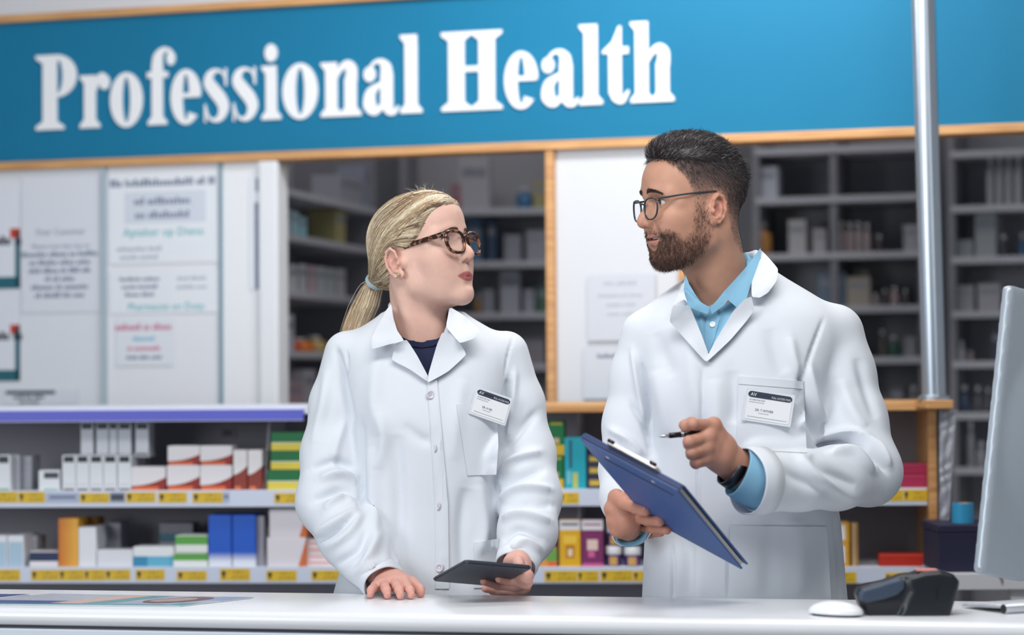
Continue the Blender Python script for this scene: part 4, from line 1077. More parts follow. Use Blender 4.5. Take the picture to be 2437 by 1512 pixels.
# between the people
GRN = pack_mat('pk_dkgreen', '#0d7040', [(0, 1, 0, .30, '#d9b430'), (.3, .9, .88, .95, '#b9a83a'), (.25, .75, .34, .5, '#c9b28a')])
carton('medicine_box', 1296, 1085, 1341, 1164, GRN, 'lower dark green carton with yellow base between the people', zbase=Z_S1)
carton('medicine_box', 1296, 1002, 1343, 1083, GRN, 'upper dark green carton with yellow base between the people', zbase=KP.hit(1300, 1085, .014)[1] + .001, d=0.014)
carton('medicine_box', 1343, 1042, 1395, 1164, pack_mat('pk_cyan', '#1fa3b4', [(.22, .36, .4, .95, '#2c5a78'), (.1, .3, .1, .35, '#6fbcc6'), (.38, .62, .02, .32, '#b9c26a')]), 'tall turquoise carton beside the dark green ones', zbase=Z_S1)
NVY = pack_mat('pk_navyyellow', '#25304f', [(.1, .95, .25, .75, '#b99a3a'), (.15, .9, .40, .55, '#d9c060')])
zz = Z_S1
for i, (y0, y1) in enumerate(((1135, 1163), (1106, 1134), (1080, 1105))):
    carton('medicine_box', 1397, y0, 1452, y1, NVY, ('bottom', 'middle', 'top')[i] + ' box of the navy and yellow stack behind the clipboard', zbase=zz, d=0.016); zz = KP.hit(1400, y0, .016)[1] + .0006
carton('medicine_box', 1270, 1288, 1326, 1350, pack_mat('pk_orangegreen', '#d8924a', [(.5, 1, .2, .7, '#6fa04a'), (.6, 1, .0, .2, '#d8683a'), (0, 1, .75, 1, '#4a3a34')]), 'orange and green carton beside the left sleeve cuff of the woman', zbase=Z_S2)
carton('vitamin_box', 1331, 1238, 1382, 1349, pack_mat('pk_yellowbox', '#dda91f', [(0, 1, .78, 1, '#e2dfe0'), (.3, .7, .18, .45, '#b5742c'), (.4, .62, .22, .38, '#e8d2b0'), (.2, .8, .50, .66, '#e9c24a'), (.1, .9, .88, .93, '#6f7480')]), 'yellow carton with white top between the people', zbase=Z_S2)
carton('vitamin_box', 1384, 1238, 1436, 1349, pack_mat('pk_purplebox', '#7c2f63', [(0, 1, .78, 1, '#e4dfe4'), (0, 1, 0, .07, '#cc5a94'), (.25, .75, .35, .58, '#e3c7bc'), (.3, .6, .2, .33, '#d0639a'), (.1, .9, .88, .92, '#b07a90')]), 'purple carton with white top beside the yellow one', zbase=Z_S2)
def tub(px0, py0, px1, py1, label, d=0.02, zbase=None):
    x0, z1 = KP.hit(px0, py0, d); x1, z0 = KP.hit(px1, py1, d); z0 = zbase if zbase is not None else z0; r = (x1 - x0) / 2; h = z1 - z0
    root = empty('vitamin_tub', KP.pt((x0 + x1) / 2, d + r, z0), label, 'tub', 'purple tubs with white lids', rz=KP.rz)
    mb_local(MB().lathe([(r * .9, 0), (r * .95, .003), (r * .95, h * .52), (r * .85, h * .60)], 24), 'jar', mat('tub_purple', '#4d2f74', 0.35), root, None, 0, True)
    mb_local(MB().lathe([(r * .97, h * .58), (r, h * .61), (r, h * .95), (r * .93, h)], 24), 'lid', mat('tub_lid', '#e6e6ea', 0.4), root, None, 0, True)
    lb = []; n = 8
    for i in range(n + 1):
        a = -math.pi / 2 + (i / n - .5) * 1.1; lb += [(r * .965 * math.cos(a), r * .965 * math.sin(a), h * .06), (r * .965 * math.cos(a), r * .965 * math.sin(a), h * .48)]
    mb = MB(); mb.add(lb, [(2 * i, 2 * i + 2, 2 * i + 3, 2 * i + 1) for i in range(n)]); mb_local(mb, 'jar_label', mat('tub_label', '#c99b52', 0.5), root, None, 0, True)
    return h
tub(1440, 1301, 1479, 1349, 'left tub with white lid in the front row behind the clipboard hand', zbase=Z_S2)
tub(1484, 1303, 1525, 1349, 'right tub with white lid beside the hem of the man', zbase=Z_S2)
tub(1442, 1247, 1480, 1299, 'tub stacked on top of the left purple tub', zbase=KP.hit(1450, 1301, .02)[1] + .001)
# right bay
CR = pack_mat('pk_crimson', '#a52a50')
carton('medicine_box', 2139, 1131, 2207, 1158, CR, 'lower crimson box right of the elbow', zbase=Z_S1, bev=0.003)
carton('medicine_box', 2141, 1104, 2207, 1130, CR, 'upper crimson box right of the elbow', zbase=KP.hit(2150, 1131, .014)[1] + .0008, d=0.014, bev=0.003)
carton('medicine_box', 2092, 1320, 2208, 1359, pack_mat('pk_scarlet', '#b32c1c'), 'wide scarlet box on the lower right shelf', zbase=Z_S2, bev=0.003)
YW = pack_mat('pk_yellowwhite', '#cf9a2c', [(0, .8, .15, .88, '#e6e2e4')])
carton('medicine_box', 1970, 1294, 2022, 1352, YW, 'lower white and yellow carton right of the coat hem', zbase=Z_S2)
carton('medicine_box', 1970, 1244, 2022, 1293, YW, 'upper white and yellow carton right of the coat hem', zbase=KP.hit(1990, 1294, .014)[1] + .0008, d=0.014)
carton('medicine_box', 2024, 1246, 2043, 1352, pack_mat('pk_ochre', '#a9854c', [(.3, .55, 0, 1, '#cbb59a')]), 'tall ochre carton right of the white and yellow pair', zbase=Z_S2, d=0.03)
# ------------------------------------------------------------------ dispensary seen through the openings
DP = VPlane(0, 7.75, 2437, 7.75)
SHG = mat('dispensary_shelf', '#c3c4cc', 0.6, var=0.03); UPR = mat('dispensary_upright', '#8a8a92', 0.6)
def rack(name, plane, px0, px1, pys, label, depth=0.32, ref=700, ups=(), back=True):
    a, _ = plane.hit(px0, ref); b, _ = plane.hit(px1, ref)
    root = empty(name, plane.pt(a, 0, 0), label, 'shelving', rz=plane.rz); w = b - a
    zs = [plane.hit((px0 + px1) / 2, py)[1] for py in pys]
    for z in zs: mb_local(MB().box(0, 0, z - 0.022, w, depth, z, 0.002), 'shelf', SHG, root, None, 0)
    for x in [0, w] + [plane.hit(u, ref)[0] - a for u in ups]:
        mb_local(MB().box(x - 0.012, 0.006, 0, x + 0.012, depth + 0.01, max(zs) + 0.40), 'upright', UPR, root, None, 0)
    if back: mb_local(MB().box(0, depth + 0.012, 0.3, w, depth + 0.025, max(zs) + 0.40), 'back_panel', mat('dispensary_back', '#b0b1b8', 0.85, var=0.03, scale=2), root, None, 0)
    return zs
RK = VPlane(1790, 7.70, 2437, 7.45)
ZR1 = rack('dispensary_shelves', RK, 1800, 2195, (348, 466, 601, 729, 851, 975), 'grey shelving in the dim dispensary left of the metal pole', ups=(1985,))
RK2 = VPlane(2240, 7.40, 2700, 7.20)
ZR2 = rack('dispensary_shelves', RK2, 2265, 2800, (350, 482, 606, 737, 858, 982, 1115), 'grey shelving in the dim dispensary right of the metal pole')
LK = VPlane(1000, 8.05, 1320, 8.0)
ZL = rack('dispensary_shelves', LK, 960, 1400, (496, 622, 745, 868, 990), 'grey shelving at the back of the dispensary between woman and oak post', depth=0.28)
SD = VPlane(640, 6.95, 905, 8.05)
ZS = rack('dispensary_shelves', SD, 655, 900, (470, 572, 700, 838, 975), 'shelving running back on the left inside the dispensary', depth=0.30, back=True)
def goods(plane, zs, k, items, where, d=0.03):
    """(px0, px1, top py, colour, what) standing on shelf k"""
    for px0, px1, py, col, what in items:
        if what[0] == '!':      # bottle or jar
            x0, z1 = plane.hit(px0, py, d); x1, _ = plane.hit(px1, py, d); r = (x1 - x0) / 2; h = z1 - zs[k]
            root = empty('medicine_bottle', plane.pt((x0 + x1) / 2, d + r, zs[k]), what[1:] + where, 'bottle', rz=plane.rz)
            mb_local(MB().lathe([(r * .92, 0), (r, .004), (r, h * .62), (r * .45, h * .76), (r * .42, h * .84)], 16), 'bottle_body', mat('gb_' + col[1:], col, 0.3), root, None, 0, True)
            mb_local(MB().lathe([(r * .5, h * .82), (r * .5, h)], 14), 'cap', mat('cap_pale', '#d5d6da', 0.5), root, None, 0, True)
        else:
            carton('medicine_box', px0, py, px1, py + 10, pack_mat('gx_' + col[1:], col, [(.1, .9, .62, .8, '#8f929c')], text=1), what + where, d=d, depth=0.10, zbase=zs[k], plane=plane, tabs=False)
R1 = ' in the dispensary left of the pole'
goods(RK, ZR1, 1, [(1792, 1850, 398, '#b9bcc8', 'pale bulky carton just right of the hair of the man')], '')
goods(RK, ZR1, 0, [], R1)
goods(RK, ZR1, 2, [(1784, 1832, 528, '#c08a4c', '!amber bottle beside the neck of the man'), (1876, 1918, 524, '#b6b3b8', 'tall grey carton'), (1934, 1966, 546, '#aeabb0', 'short grey carton'), (1976, 1990, 530, '#a59a9c', '!first slim bottle of the pinkish row'), (1994, 2010, 528, '#a8989a', '!second slim bottle of the pinkish row'), (2014, 2030, 530, '#a8999b', '!third slim bottle of the pinkish row'), (2034, 2050, 529, '#a69a9c', '!fourth slim bottle of the pinkish row'), (2054, 2070, 532, '#a89c9e', '!fifth slim bottle of the pinkish row'), (2082, 2100, 560, '#4a4046', '!small dark bottle'), (2150, 2186, 536, '#a7a8b0', 'light carton next to the pole')], R1)
goods(RK, ZR1, 3, [(1945, 2012, 650, '#6f7f92', 'blue grey carton'), (2015, 2070, 660, '#a89f94', 'beige carton, lower of two'), (2074, 2092, 700, '#8d8688', '!short grey bottle'), (2098, 2112, 690, '#5a5258', '!short dark bottle'), (2118, 2138, 684, '#a58f92', '!rose coloured bottle'), (2146, 2162, 690, '#54504e', '!short brown bottle')], R1)
goods(RK, ZR1, 3, [(2032, 2066, 645, '#b0a698', 'small beige carton set deeper')], R1, d=0.16)
goods(RK, ZR1, 4, [(2090, 2108, 786, '#57524f', '!tall brown bottle'), (2112, 2140, 800, '#2f5548', '!dark green bottle'), (2152, 2180, 802, '#8d8f96', 'grey carton beside the shoulder of the man')], R1)
goods(RK, ZR1, 5, [(2120, 2150, 925, '#6b6d75', 'low grey carton above the oak shelf end'), (2160, 2186, 920, '#6b6d75', '!low grey bottle above the oak shelf end')], R1)
R2 = ' in the dispensary right of the pole'
goods(RK2, ZR2, 1, [(2346, 2364, 365, '#a5a6ac', '!first tall pale bottle on the top shelf'), (2368, 2386, 362, '#a5a6ac', '!second tall pale bottle on the top shelf'), (2390, 2408, 360, '#a5a6ac', '!third tall pale bottle on the top shelf'), (2412, 2432, 362, '#a8a9af', '!fourth tall pale bottle on the top shelf')], R2)
goods(RK2, ZR2, 2, [(2268, 2316, 572, '#8a9494', 'flat teal grey carton'), (2320, 2370, 508, '#9aa0a4', 'tall pale carton'), (2376, 2398, 560, '#3f4248', '!dark squat bottle'), (2424, 2440, 556, '#3e5f80', '!blue bottle at the right edge')], R2)
goods(RK2, ZR2, 3, [(2268, 2318, 680, '#9c9aa0', 'low wide grey carton'), (2326, 2380, 676, '#a8a6ac', 'second wide grey carton'), (2384, 2396, 690, '#4a464c', '!small dark bottle')], R2)
goods(RK2, ZR2, 4, [(2278, 2296, 812, '#b5b7be', '!small white bottle'), (2300, 2318, 836, '#8b7f82', '!very small brown bottle'), (2360, 2386, 782, '#3a3c52', 'dark blue carton left of the monitor')], R2)
goods(RK2, ZR2, 5, [(2284, 2304, 918, '#3d4f70', '!dark blue bottle'), (2316, 2336, 920, '#55575f', '!grey bottle'), (2342, 2358, 924, '#54565e', '!slimmer grey bottle')], R2)
goods(RK2, ZR2, 6, [(2300, 2318, 1000, '#9a9ca4', '!upper white jar behind the grey bag'), (2322, 2346, 1052, '#9a9ca4', '!wider white jar near the monitor'), (2350, 2372, 1060, '#8d8f98', '!white jar next to the monitor')], R2)
LW = ' on the back shelves of the dispensary'
goods(LK, ZL, 0, [(1072, 1098, 440, '#a56a72', 'dull red carton'), (1092, 1164, 376, '#b4b3bb', 'tall grey white carton'), (1226, 1266, 446, '#3c6f9e', '!round blue pot'), (1268, 1300, 432, '#a39a72', 'pale yellow carton')], LW, d=0.05)
goods(LK, ZL, 1, [(1112, 1146, 520, '#5a7694', 'blue binder like carton'), (1160, 1180, 518, '#3a4c66', 'dark blue carton'), (1200, 1240, 560, '#9394a0', 'grey carton left of the oak post'), (1252, 1300, 548, '#9d9ea8', 'second grey carton left of the oak post')], LW, d=0.05)
goods(LK, ZL, 2, [(1128, 1144, 700, '#a0805a', '!small amber jar near the chin of the woman'), (1148, 1176, 690, '#9496a0', 'small grey carton'), (1190, 1236, 644, '#a8aab4', 'tall pale carton'), (1246, 1272, 690, '#9fa0aa', 'low pale carton'), (1278, 1302, 682, '#4a6a58', 'dark green carton')], LW, d=0.05)
goods(LK, ZL, 3, [(1190, 1230, 810, '#8c8d96', 'grey carton'), (1240, 1296, 806, '#8f8a90', 'wide mixed grey carton')], LW, d=0.05)
goods(LK, ZL, 4, [(1250, 1298, 920, '#8a8b94', 'low grey carton by the oak post')], LW, d=0.05)
# upper store boxes behind the opening on the left
LS = ' on the left inner shelving of the dispensary'
def side_goods(k, items, d=0.02):
    for px0, px1, py, col, what in items: goods(SD, ZS, k, [(px0, px1, py, col, what)], LS, d)
side_goods(0, [(808, 864, 415, '#a6a7b2', 'large grey storage carton'), (866, 890, 395, '#9a9fb0', 'bluish storage carton')])
side_goods(1, [(673, 690, 494, '#c5d3d8', 'first pale carton with cyan print'), (694, 712, 502, '#a8cdd6', 'second pale carton with cyan print'), (716, 730, 516, '#9fd0da', 'third pale carton with cyan print'), (800, 822, 498, '#b0a878', 'olive and white carton')])
side_goods(2, [(672, 688, 640, '#c9d0cd', 'first white bundle'), (692, 706, 630, '#d5d6dc', 'second white bundle'), (712, 730, 628, '#c8c9d2', 'third white bundle'), (736, 752, 632, '#cbb7bd', 'pinkish bundle'), (756, 774, 634, '#c5c9cf', 'fourth white bundle'), (778, 796, 638, '#bcc6c6', 'fifth white bundle with teal print'), (802, 822, 640, '#c6c2c8', 'sixth white bundle')])
side_goods(3, [(674, 700, 748, '#c3c6d4', 'tall pale carton'), (704, 722, 806, '#c8502e', '!squat red pot'), (732, 760, 804, '#e07b2a', '!squat orange pot'), (766, 786, 800, '#c3a86a', '!squat ochre pot')])
side_goods(4, [(676, 720, 910, '#b79aa2', 'pink and white carton'), (724, 752, 880, '#b4b3bc', 'white carton half hidden by the sleeve')])

# ------------------------------------------------------------------ metal pole on the shelving end
pole = empty('metal_pole', P(2224, 950, 5.35), 'brushed aluminium pole rising in front of the sign on the right', 'pole')
pb, pt_ = P(2224, 952, 5.38), P(2196, -40, 5.38)
pt_ = pb + (pt_ - pb) * ((3.09 - pb[2]) / (pt_[2] - pb[2]))
steel = mat('brushed_aluminium', '#b9c2cc', 0.32, metal=0.9, var=0.05, scale=30)
pr = (P(2252, 900, 5.38)[0] - P(2195, 900, 5.38)[0]) / 2
pole.location = tuple(pb)
v, f = [], []
prf = []
for i in range(48):
    a = 2 * math.pi * i / 48; rr = pr * (1 - (0.10 if i % 6 == 0 else 0.0)); prf.append((rr * math.cos(a), rr * math.sin(a)))
for e in (pb, pt_): v += [(e[0] + x, e[1] + y, e[2]) for x, y in prf]
f = [(i, (i + 1) % 48, 48 + (i + 1) % 48, 48 + i) for i in range(48)] + [tuple(range(47, -1, -1)), tuple(range(48, 96))]
mesh_obj('tube', v, f, steel, pole)
mb = MB().lathe([(pr * 1.35, 0), (pr * 1.35, .008), (pr * 1.05, .012)], 28); mesh_obj('base_flange', np.array(mb.v) + pb, mb.f, steel, pole)
pole_shelf_z = pb[2]
# ledge under the pole
xl, _ = KP.hit(2196, 965, -0.1)
tag(mesh_obj('oak_ledge', *(lambda m: (m.v, m.f))(MB().box(P(2190, 960, 5.38)[0], 5.30, pb[2] - 0.020, P(2254, 960, 5.38)[0], 5.45, pb[2], 0.003)), OAK), 'short oak ledge carrying the metal pole', 'ledge')

# ------------------------------------------------------------------ right hand side behind the monitor
SY = 5.15
tl, tr = P(2245, 1366, SY), P(2700, 1366, SY)
side = empty('side_table', (tl[0], SY, 0), 'white side table with a chipped front edge behind the monitor', 'table')
th_ = (1405 - 1366) / F_PX * SY
TW = mat('side_white', '#d4d5da', 0.5, var=0.02)
mesh_obj('table_top', *(lambda m: (m.v, m.f))(MB().box(tl[0], SY, tl[2] - th_, tr[0], SY + 0.26, tl[2], 0.002)), TW, side)
for px in (2410, 2660):
    q = P(px, 1366, SY); mesh_obj('leg', *(lambda m: (m.v, m.f))(MB().box(q[0], SY + 0.02, 0, q[0] + 0.035, SY + 0.055, tl[2] - th_)), TW, side)
q0, q1 = P(2376, 1372, SY), P(2386, 1396, SY)
mesh_obj('chipped_edge', *(lambda m: (m.v, m.f))(MB().prism([(q0[0], q0[2]), (q1[0] - .004, q1[2] + .01), (q1[0], q1[2]), (q1[0] + .003, q1[2] + .012), (q1[0], q0[2])], SY - 0.0006, SY + 0.0002)), mat('chip_grey', '#8d8786', 0.9, var=0.3, scale=150), side)
a0, a1 = P(2233, 1250, SY + .03), P(2402, 1365, SY + .03)
bx = empty('storage_box', ((a0[0] + a1[0]) / 2, SY + .13, tl[2]), 'dark navy storage box standing on the white side table', 'box')
bh = a0[2] - tl[2]
NAVY = mat('navy_card', '#181838', 0.6, var=0.06)
mesh_obj('body', *(lambda m: (m.v, m.f))(MB().box(a0[0], SY + .03, tl[2], a1[0], SY + .23, tl[2] + bh - .018, 0.003)), NAVY, bx)
mesh_obj('lid', *(lambda m: (m.v, m.f))(MB().box(a0[0] - .002, SY + .028, tl[2] + bh - .018, a1[0] + .002, SY + .232, tl[2] + bh, 0.003)), NAVY, bx)
c0, c1 = P(2265, 1200, SY + .10), P(2317, 1200, SY + .10); cr = (c1[0] - c0[0]) / 2; ch = P(2290, 1198, SY + .10)[2] - (tl[2] + bh)
can = empty('paper_roll', ((c0[0] + c1[0]) / 2, SY + .10, tl[2] + bh), 'bright blue roll standing on the navy storage box', 'roll')
mb = MB().lathe([(cr, 0), (cr, ch), (cr * .78, ch), (cr * .72, ch - .006)], 28, (can.location.x, can.location.y, can.location.z)); mesh_obj('wrapper', mb.v, mb.f, mat('roll_blue', '#2f93bf', 0.4, var=0.04), can, True)
mb = MB().lathe([(cr * .55, ch - .008), (cr * .5, ch + .001), (cr * .2, ch - .001)], 20, (can.location.x + .004, can.location.y, can.location.z)); mesh_obj('core', mb.v, mb.f, mat('roll_core', '#a88f80', 0.8, var=0.3, scale=200), can, True)
for ob in can.children: ob.data.polygons.foreach_set('use_smooth', np.ones(len(ob.data.polygons), bool)); ob.data.set_sharp_from_angle(angle=math.radians(40))
# crinkled plastic bag hanging on the end panel
def bag():
    pts = [(2236, 976), (2279, 978), (2272, 1030), (2268, 1100), (2262, 1170), (2258, 1244), (2236, 1248)]
    sdp = poly_sd(pts); V = []; Fc = []; nx, ny = 22, 60; idx = {}
    for j in range(ny + 1):
        y = 976 + (1247 - 976) * j / ny
        xr = np.interp(y, [976, 1030, 1100, 1170, 1247], [2279, 2272, 2268, 2262, 2258])
        for i in range(nx + 1):
            x = 2236 + (xr - 2236) * i / nx
            d = 0.0025 * math.sin(x * .30 + 2 * math.sin(y * .03)) + 0.002 * math.sin(y * .19 + x * .13 + 2 * math.sin(y * .05)) + 0.0015 * math.sin(x * .8 - y * .33) + .0012 * math.sin(x * 1.3 + y * .5)
            V.append(P(x, y, 5.36 - 0.012 - d * math.sin(math.pi * i / nx) ** .5))
    n = nx + 1
    for j in range(ny):
        for i in range(nx): Fc.append((j * n + i, (j + 1) * n + i, (j + 1) * n + i + 1, j * n + i + 1))
    N = len(V); V += [p + np.array([0, .004, 0]) for p in V]; Fc += [tuple(q + N for q in f[::-1]) for f in Fc]
    m = mat('clear_bag', '#a9aab4', 0.18, var=0.10, scale=60, spec=0.8)
    return tag(mesh_obj('plastic_bag', V, Fc, m, None, True), 'crinkled grey plastic bag hanging on the end of the oak shelving', 'bag')
bag()
# ------------------------------------------------------------------ things on the counter
ZC = COUNTER_Z
# white mouse
def mouse():
    a, b = PZ(1927, 1462, ZC), PZ(2052, 1470, ZC); c = (a + b) / 2; L = np.linalg.norm(b - a) / 2; Wd = 0.030
    nx, ny = 24, 16; V = []; Fc = []
    u = (b - a) / np.linalg.norm(b - a); w = np.array([-u[1], u[0], 0])
    F = Field(c + (-.08, -.06, -.002), c + (.08, .06, .05), 0.0015)
    R = np.stack([u, w, np.array([0, 0, 1.0])])
    F.ell(c + (0, 0, 0.006), (L, Wd, 0.020), 0, rot=R)
    F.box(c + (0, 0, -0.02), (.1, .1, .0235), 0.001, 0.002, mode='sub')
    v, f = F.mesh(2)
    o = empty('computer_mouse', (c[0], c[1], ZC), 'flat white computer mouse on the counter beside the dark scanner', 'mouse')
    mesh_obj('shell', v, f, mat('mouse_white', '#eef0f3', 0.12, var=0.01), o, True)
    mb = MB(); ring_ = [(c[0] + u[0] * L * .86 * math.cos(t) + w[0] * Wd * .86 * math.sin(t), c[1] + u[1] * L * .86 * math.cos(t) + w[1] * Wd * .86 * math.sin(t)) for t in np.linspace(0, 2 * math.pi, 28, endpoint=False)]
    mb.add([(x, y, ZC) for x, y in ring_] + [(x, y, ZC + .0042) for x, y in ring_], [tuple(range(27, -1, -1)), tuple(range(28, 56))] + [(i, (i + 1) % 28, 28 + (i + 1) % 28, 28 + i) for i in range(28)])
    mb.build('base_plate', mat('mouse_base', '#3a3540', 0.5), o)
mouse()
# dark handheld scanner
def scanner():
    Y0 = PZ(2180, 1468, ZC)[1]
    sc = lambda px, py: P(px, py, Y0)
    c = sc(2160, 1420)
    root = empty('barcode_scanner', (c[0], Y0 + .03, ZC), 'black handheld scanner lying on the counter right of the mouse', 'scanner')
    lo, hi = sc(2010, 1490), sc(2310, 1335)
    def ext(poly, y0, y1, rnd, k, mode='add', F=None):
        sd = poly_sd(poly)
        def fn(x, y, z):
            px, py = pxgrid(x, np.float32(Y0), z)
            d2 = sd(px, py) / (F_PX / Y0); dy = np.maximum(y0 - y, y - y1)
            d2 = d2 + rnd; dy = dy + rnd
            return np.sqrt(np.maximum(d2, 0) ** 2 + np.maximum(dy, 0) ** 2) + np.minimum(np.maximum(d2, dy), 0) - rnd
        F.func(fn, k, mode)
    F = Field((lo[0], Y0 - .012, ZC - .003), (hi[0], Y0 + .095, hi[2]), 0.0022)
    ext([(2162, 1376), (2200, 1364), (2240, 1360), (2272, 1368), (2287, 1385), (2284, 1405), (2272, 1445), (2264, 1471), (2256, 1476), (2148, 1476), (2140, 1470), (2155, 1440), (2168, 1410)], Y0 + .004, Y0 + .078, .010, 0, F=F)
    ext([(2042, 1418), (2048, 1404), (2075, 1394), (2110, 1386), (2150, 1372), (2170, 1372), (2185, 1390), (2180, 1430), (2165, 1452), (2120, 1455), (2065, 1458), (2050, 1446)], Y0 + .010, Y0 + .066, .016, .010, F=F)
    ext([(2060, 1452), (2140, 1440), (2160, 1474), (2070, 1471)], Y0 + .014, Y0 + .064, .006, .006, F=F)
    v, f = F.mesh(2)
    mesh_obj('housing', v, f, mat('scanner_black', '#171b22', 0.38, var=0.08, scale=120, bump=0.05), root, True)
    F2 = Field((lo[0], Y0 - .012, ZC - .003), (hi[0], Y0 + .06, hi[2]), 0.0018)
    ext([(2046, 1416), (2054, 1404), (2085, 1396), (2120, 1384), (2145, 1378), (2156, 1386), (2156, 1402), (2140, 1418), (2110, 1428), (2066, 1438), (2050, 1432)], Y0 + .0045, Y0 + .03, .006, 0, F=F2)
    v, f = F2.mesh(2); mesh_obj('side_grip', v, f, mat('scanner_grip', '#39475a', 0.5, var=0.05, scale=200), root, True)
    q = [sc(2228, 1400), sc(2236, 1399), sc(2234, 1418), sc(2231, 1431), sc(2229, 1430)]
    MB().prism([(p[0], p[2]) for p in q], Y0 + .0035, Y0 + .006).build('slot', mat('slot_black', '#050608', 0.5), root)
    q0, q1 = sc(2188, 1362), sc(2238, 1361)
    MB().box(q0[0], Y0 + .02, q0[2] - .001, q1[0], Y0 + .05, q1[2] + .0015, .0005).build('red_sticker', mat('sticker_redwhite', '#d98a84', 0.5, var=0.2, scale=90), root)
    return Y0
scanner()
# keyboard: thin aluminium wedge with a round rear tube towards the viewer
def keyboard():
    a = PZ(2396, 1463, ZC); left = PZ(2291, 1452, ZC)
    w = np.array([left[0] - a[0], left[1] - a[1], 0]); w = np.array([-0.050, 0.105, 0]); D_ = np.linalg.norm(w); w /= D_     # from rear tube towards the user
    u = np.array([-w[1], w[0], 0]) * -1
    if u[0] < 0: u = -u
    root = empty('keyboard', (a[0], a[1], ZC), 'slim silver keyboard with white keys at the right end of the counter', 'keyboard')
    def q(s, d, z): return a + u * s + w * d + np.array([0, 0, z])
    L, Dp = 0.30, 0.125
    V = [q(0, 0, .010), q(L, 0, .010), q(L, Dp, .003), q(0, Dp, .003), q(0, 0, .014), q(L, 0, .014), q(L, Dp, .006), q(0, Dp, .006)]
    mesh_obj('deck', V, [(0, 3, 2, 1), (4, 5, 6, 7), (0, 1, 5, 4), (1, 2, 6, 5), (2, 3, 7, 6), (3, 0, 4, 7)], mat('alu_silver', '#c4c8ce', 0.35, metal=0.6, var=0.03), root)
    v, f = tube_mesh([q(0, .008, .0085), q(L, .008, .0085)], .0085, 16); mesh_obj('rear_tube', v, f, _mats['alu_silver'], root, True)
    v, f = tube_mesh([q(-.001, .008, .0085), q(.0002, .008, .0085)], .0078, 16); mesh_obj('tube_cap', v, f, mat('cap_black', '#1a1c20', 0.4), root)
    for r in range(5):
        for c in range(14):
            s0 = .006 + c * .0206; d0 = .022 + r * .0198; z0 = .0145 - (d0 / Dp) * .008
            V = [q(s0, d0, z0 - .001), q(s0 + .0175, d0, z0 - .001), q(s0 + .0175, d0 + .0165, z0 - .002), q(s0, d0 + .0165, z0 - .002)]
            V += [p + np.array([0, 0, .0032]) for p in V]
            mesh_obj('key', V, [(0, 3, 2, 1), (4, 5, 6, 7), (0, 1, 5, 4), (1, 2, 6, 5), (2, 3, 7, 6), (3, 0, 4, 7)], mat('key_white', '#e9ebef', 0.4, var=0.01), root)
keyboard()
# monitor seen from behind at the right edge
def monitor():
    T, B = P(2392, 676, 4.06), P(2321, 1366, 4.00)
    up = T - B; Hm = np.linalg.norm(up); up /= Hm
    psi = math.radians(33); wv = np.array([math.cos(psi), math.sin(psi), 0.0]); wv -= up * (wv @ up); wv /= np.linalg.norm(wv)
    nb = np.cross(wv, up)          # towards the viewer
    if nb[1] > 0: nb = -nb
    root = empty('computer_monitor', (B[0] + .25, B[1] + .2, ZC), 'large silver computer monitor seen from behind at the right edge', 'monitor')
    W_m, th = 0.60, 0.030; R = np.stack([wv, up, nb])
    c = B + up * Hm / 2 + wv * W_m / 2 + nb * 0
    F = Field(c - .46, c + .46, 0.006)
    F = Field((B[0] - .03, B[1] - .06, B[2] - .02), (B[0] + .66, B[1] + .46, T[2] + .03), 0.005)
    F.box(c, (W_m / 2, Hm / 2, .012), .010, 0, rot=R)
    F.ell(c + nb * .000, (W_m / 2 * 0.92, Hm / 2 * 0.95, .045), .012, rot=R)
    v, f = F.mesh(2); mesh_obj('casing', v, f, mat('monitor_alu', '#aeb8c2', 0.38, metal=0.35, var=0.02), root, True)
    V = [c - nb * .0125 + wv * sx * (W_m / 2 - .012) + up * sy for sx, sy in ((-1, -Hm / 2 + .09), (1, -Hm / 2 + .09), (1, Hm / 2 - .012), (-1, Hm / 2 - .012))]
    V += [p - nb * .0015 for p in V]
    mesh_obj('screen', V, [(0, 1, 2, 3), (7, 6, 5, 4), (0, 4, 5, 1), (1, 5, 6, 2), (2, 6, 7, 3), (3, 7, 4, 0)], mat('screen_dark', '#16181c', 0.1), root)
    q = c - up * (Hm / 2 - .12) + nb * .03
    F = Field((q[0] - .14, q[1] - .16, ZC - .002), (q[0] + .14, q[1] + .2, q[2] + .05), 0.005)
    ft = np.array([q[0] + nb[0] * .05, q[1] + nb[1] * .05, ZC + .006])
    F.chain([q, q + nb * .03 - up * .08, ft], [.055, .055, .055], 0.01, flat=(nb, .12))
    Rf = np.stack([wv * (1, 1, 0) / np.linalg.norm(wv[:2]), np.array([-wv[1], wv[0], 0]) / np.linalg.norm(wv[:2]), np.array([0, 0, 1.0])])
    F.box((ft[0] - nb[0] * .05, ft[1] - nb[1] * .05, ZC + .0045), (.085, .09, .0045), .002, .004, rot=Rf)
    F.box((q[0], q[1], ZC - .05), (.5, .5, .05), .001, 0, mode='sub')
    v, f = F.mesh(1); mesh_obj('stand', v, f, _mats['monitor_alu'], root, True)
monitor()
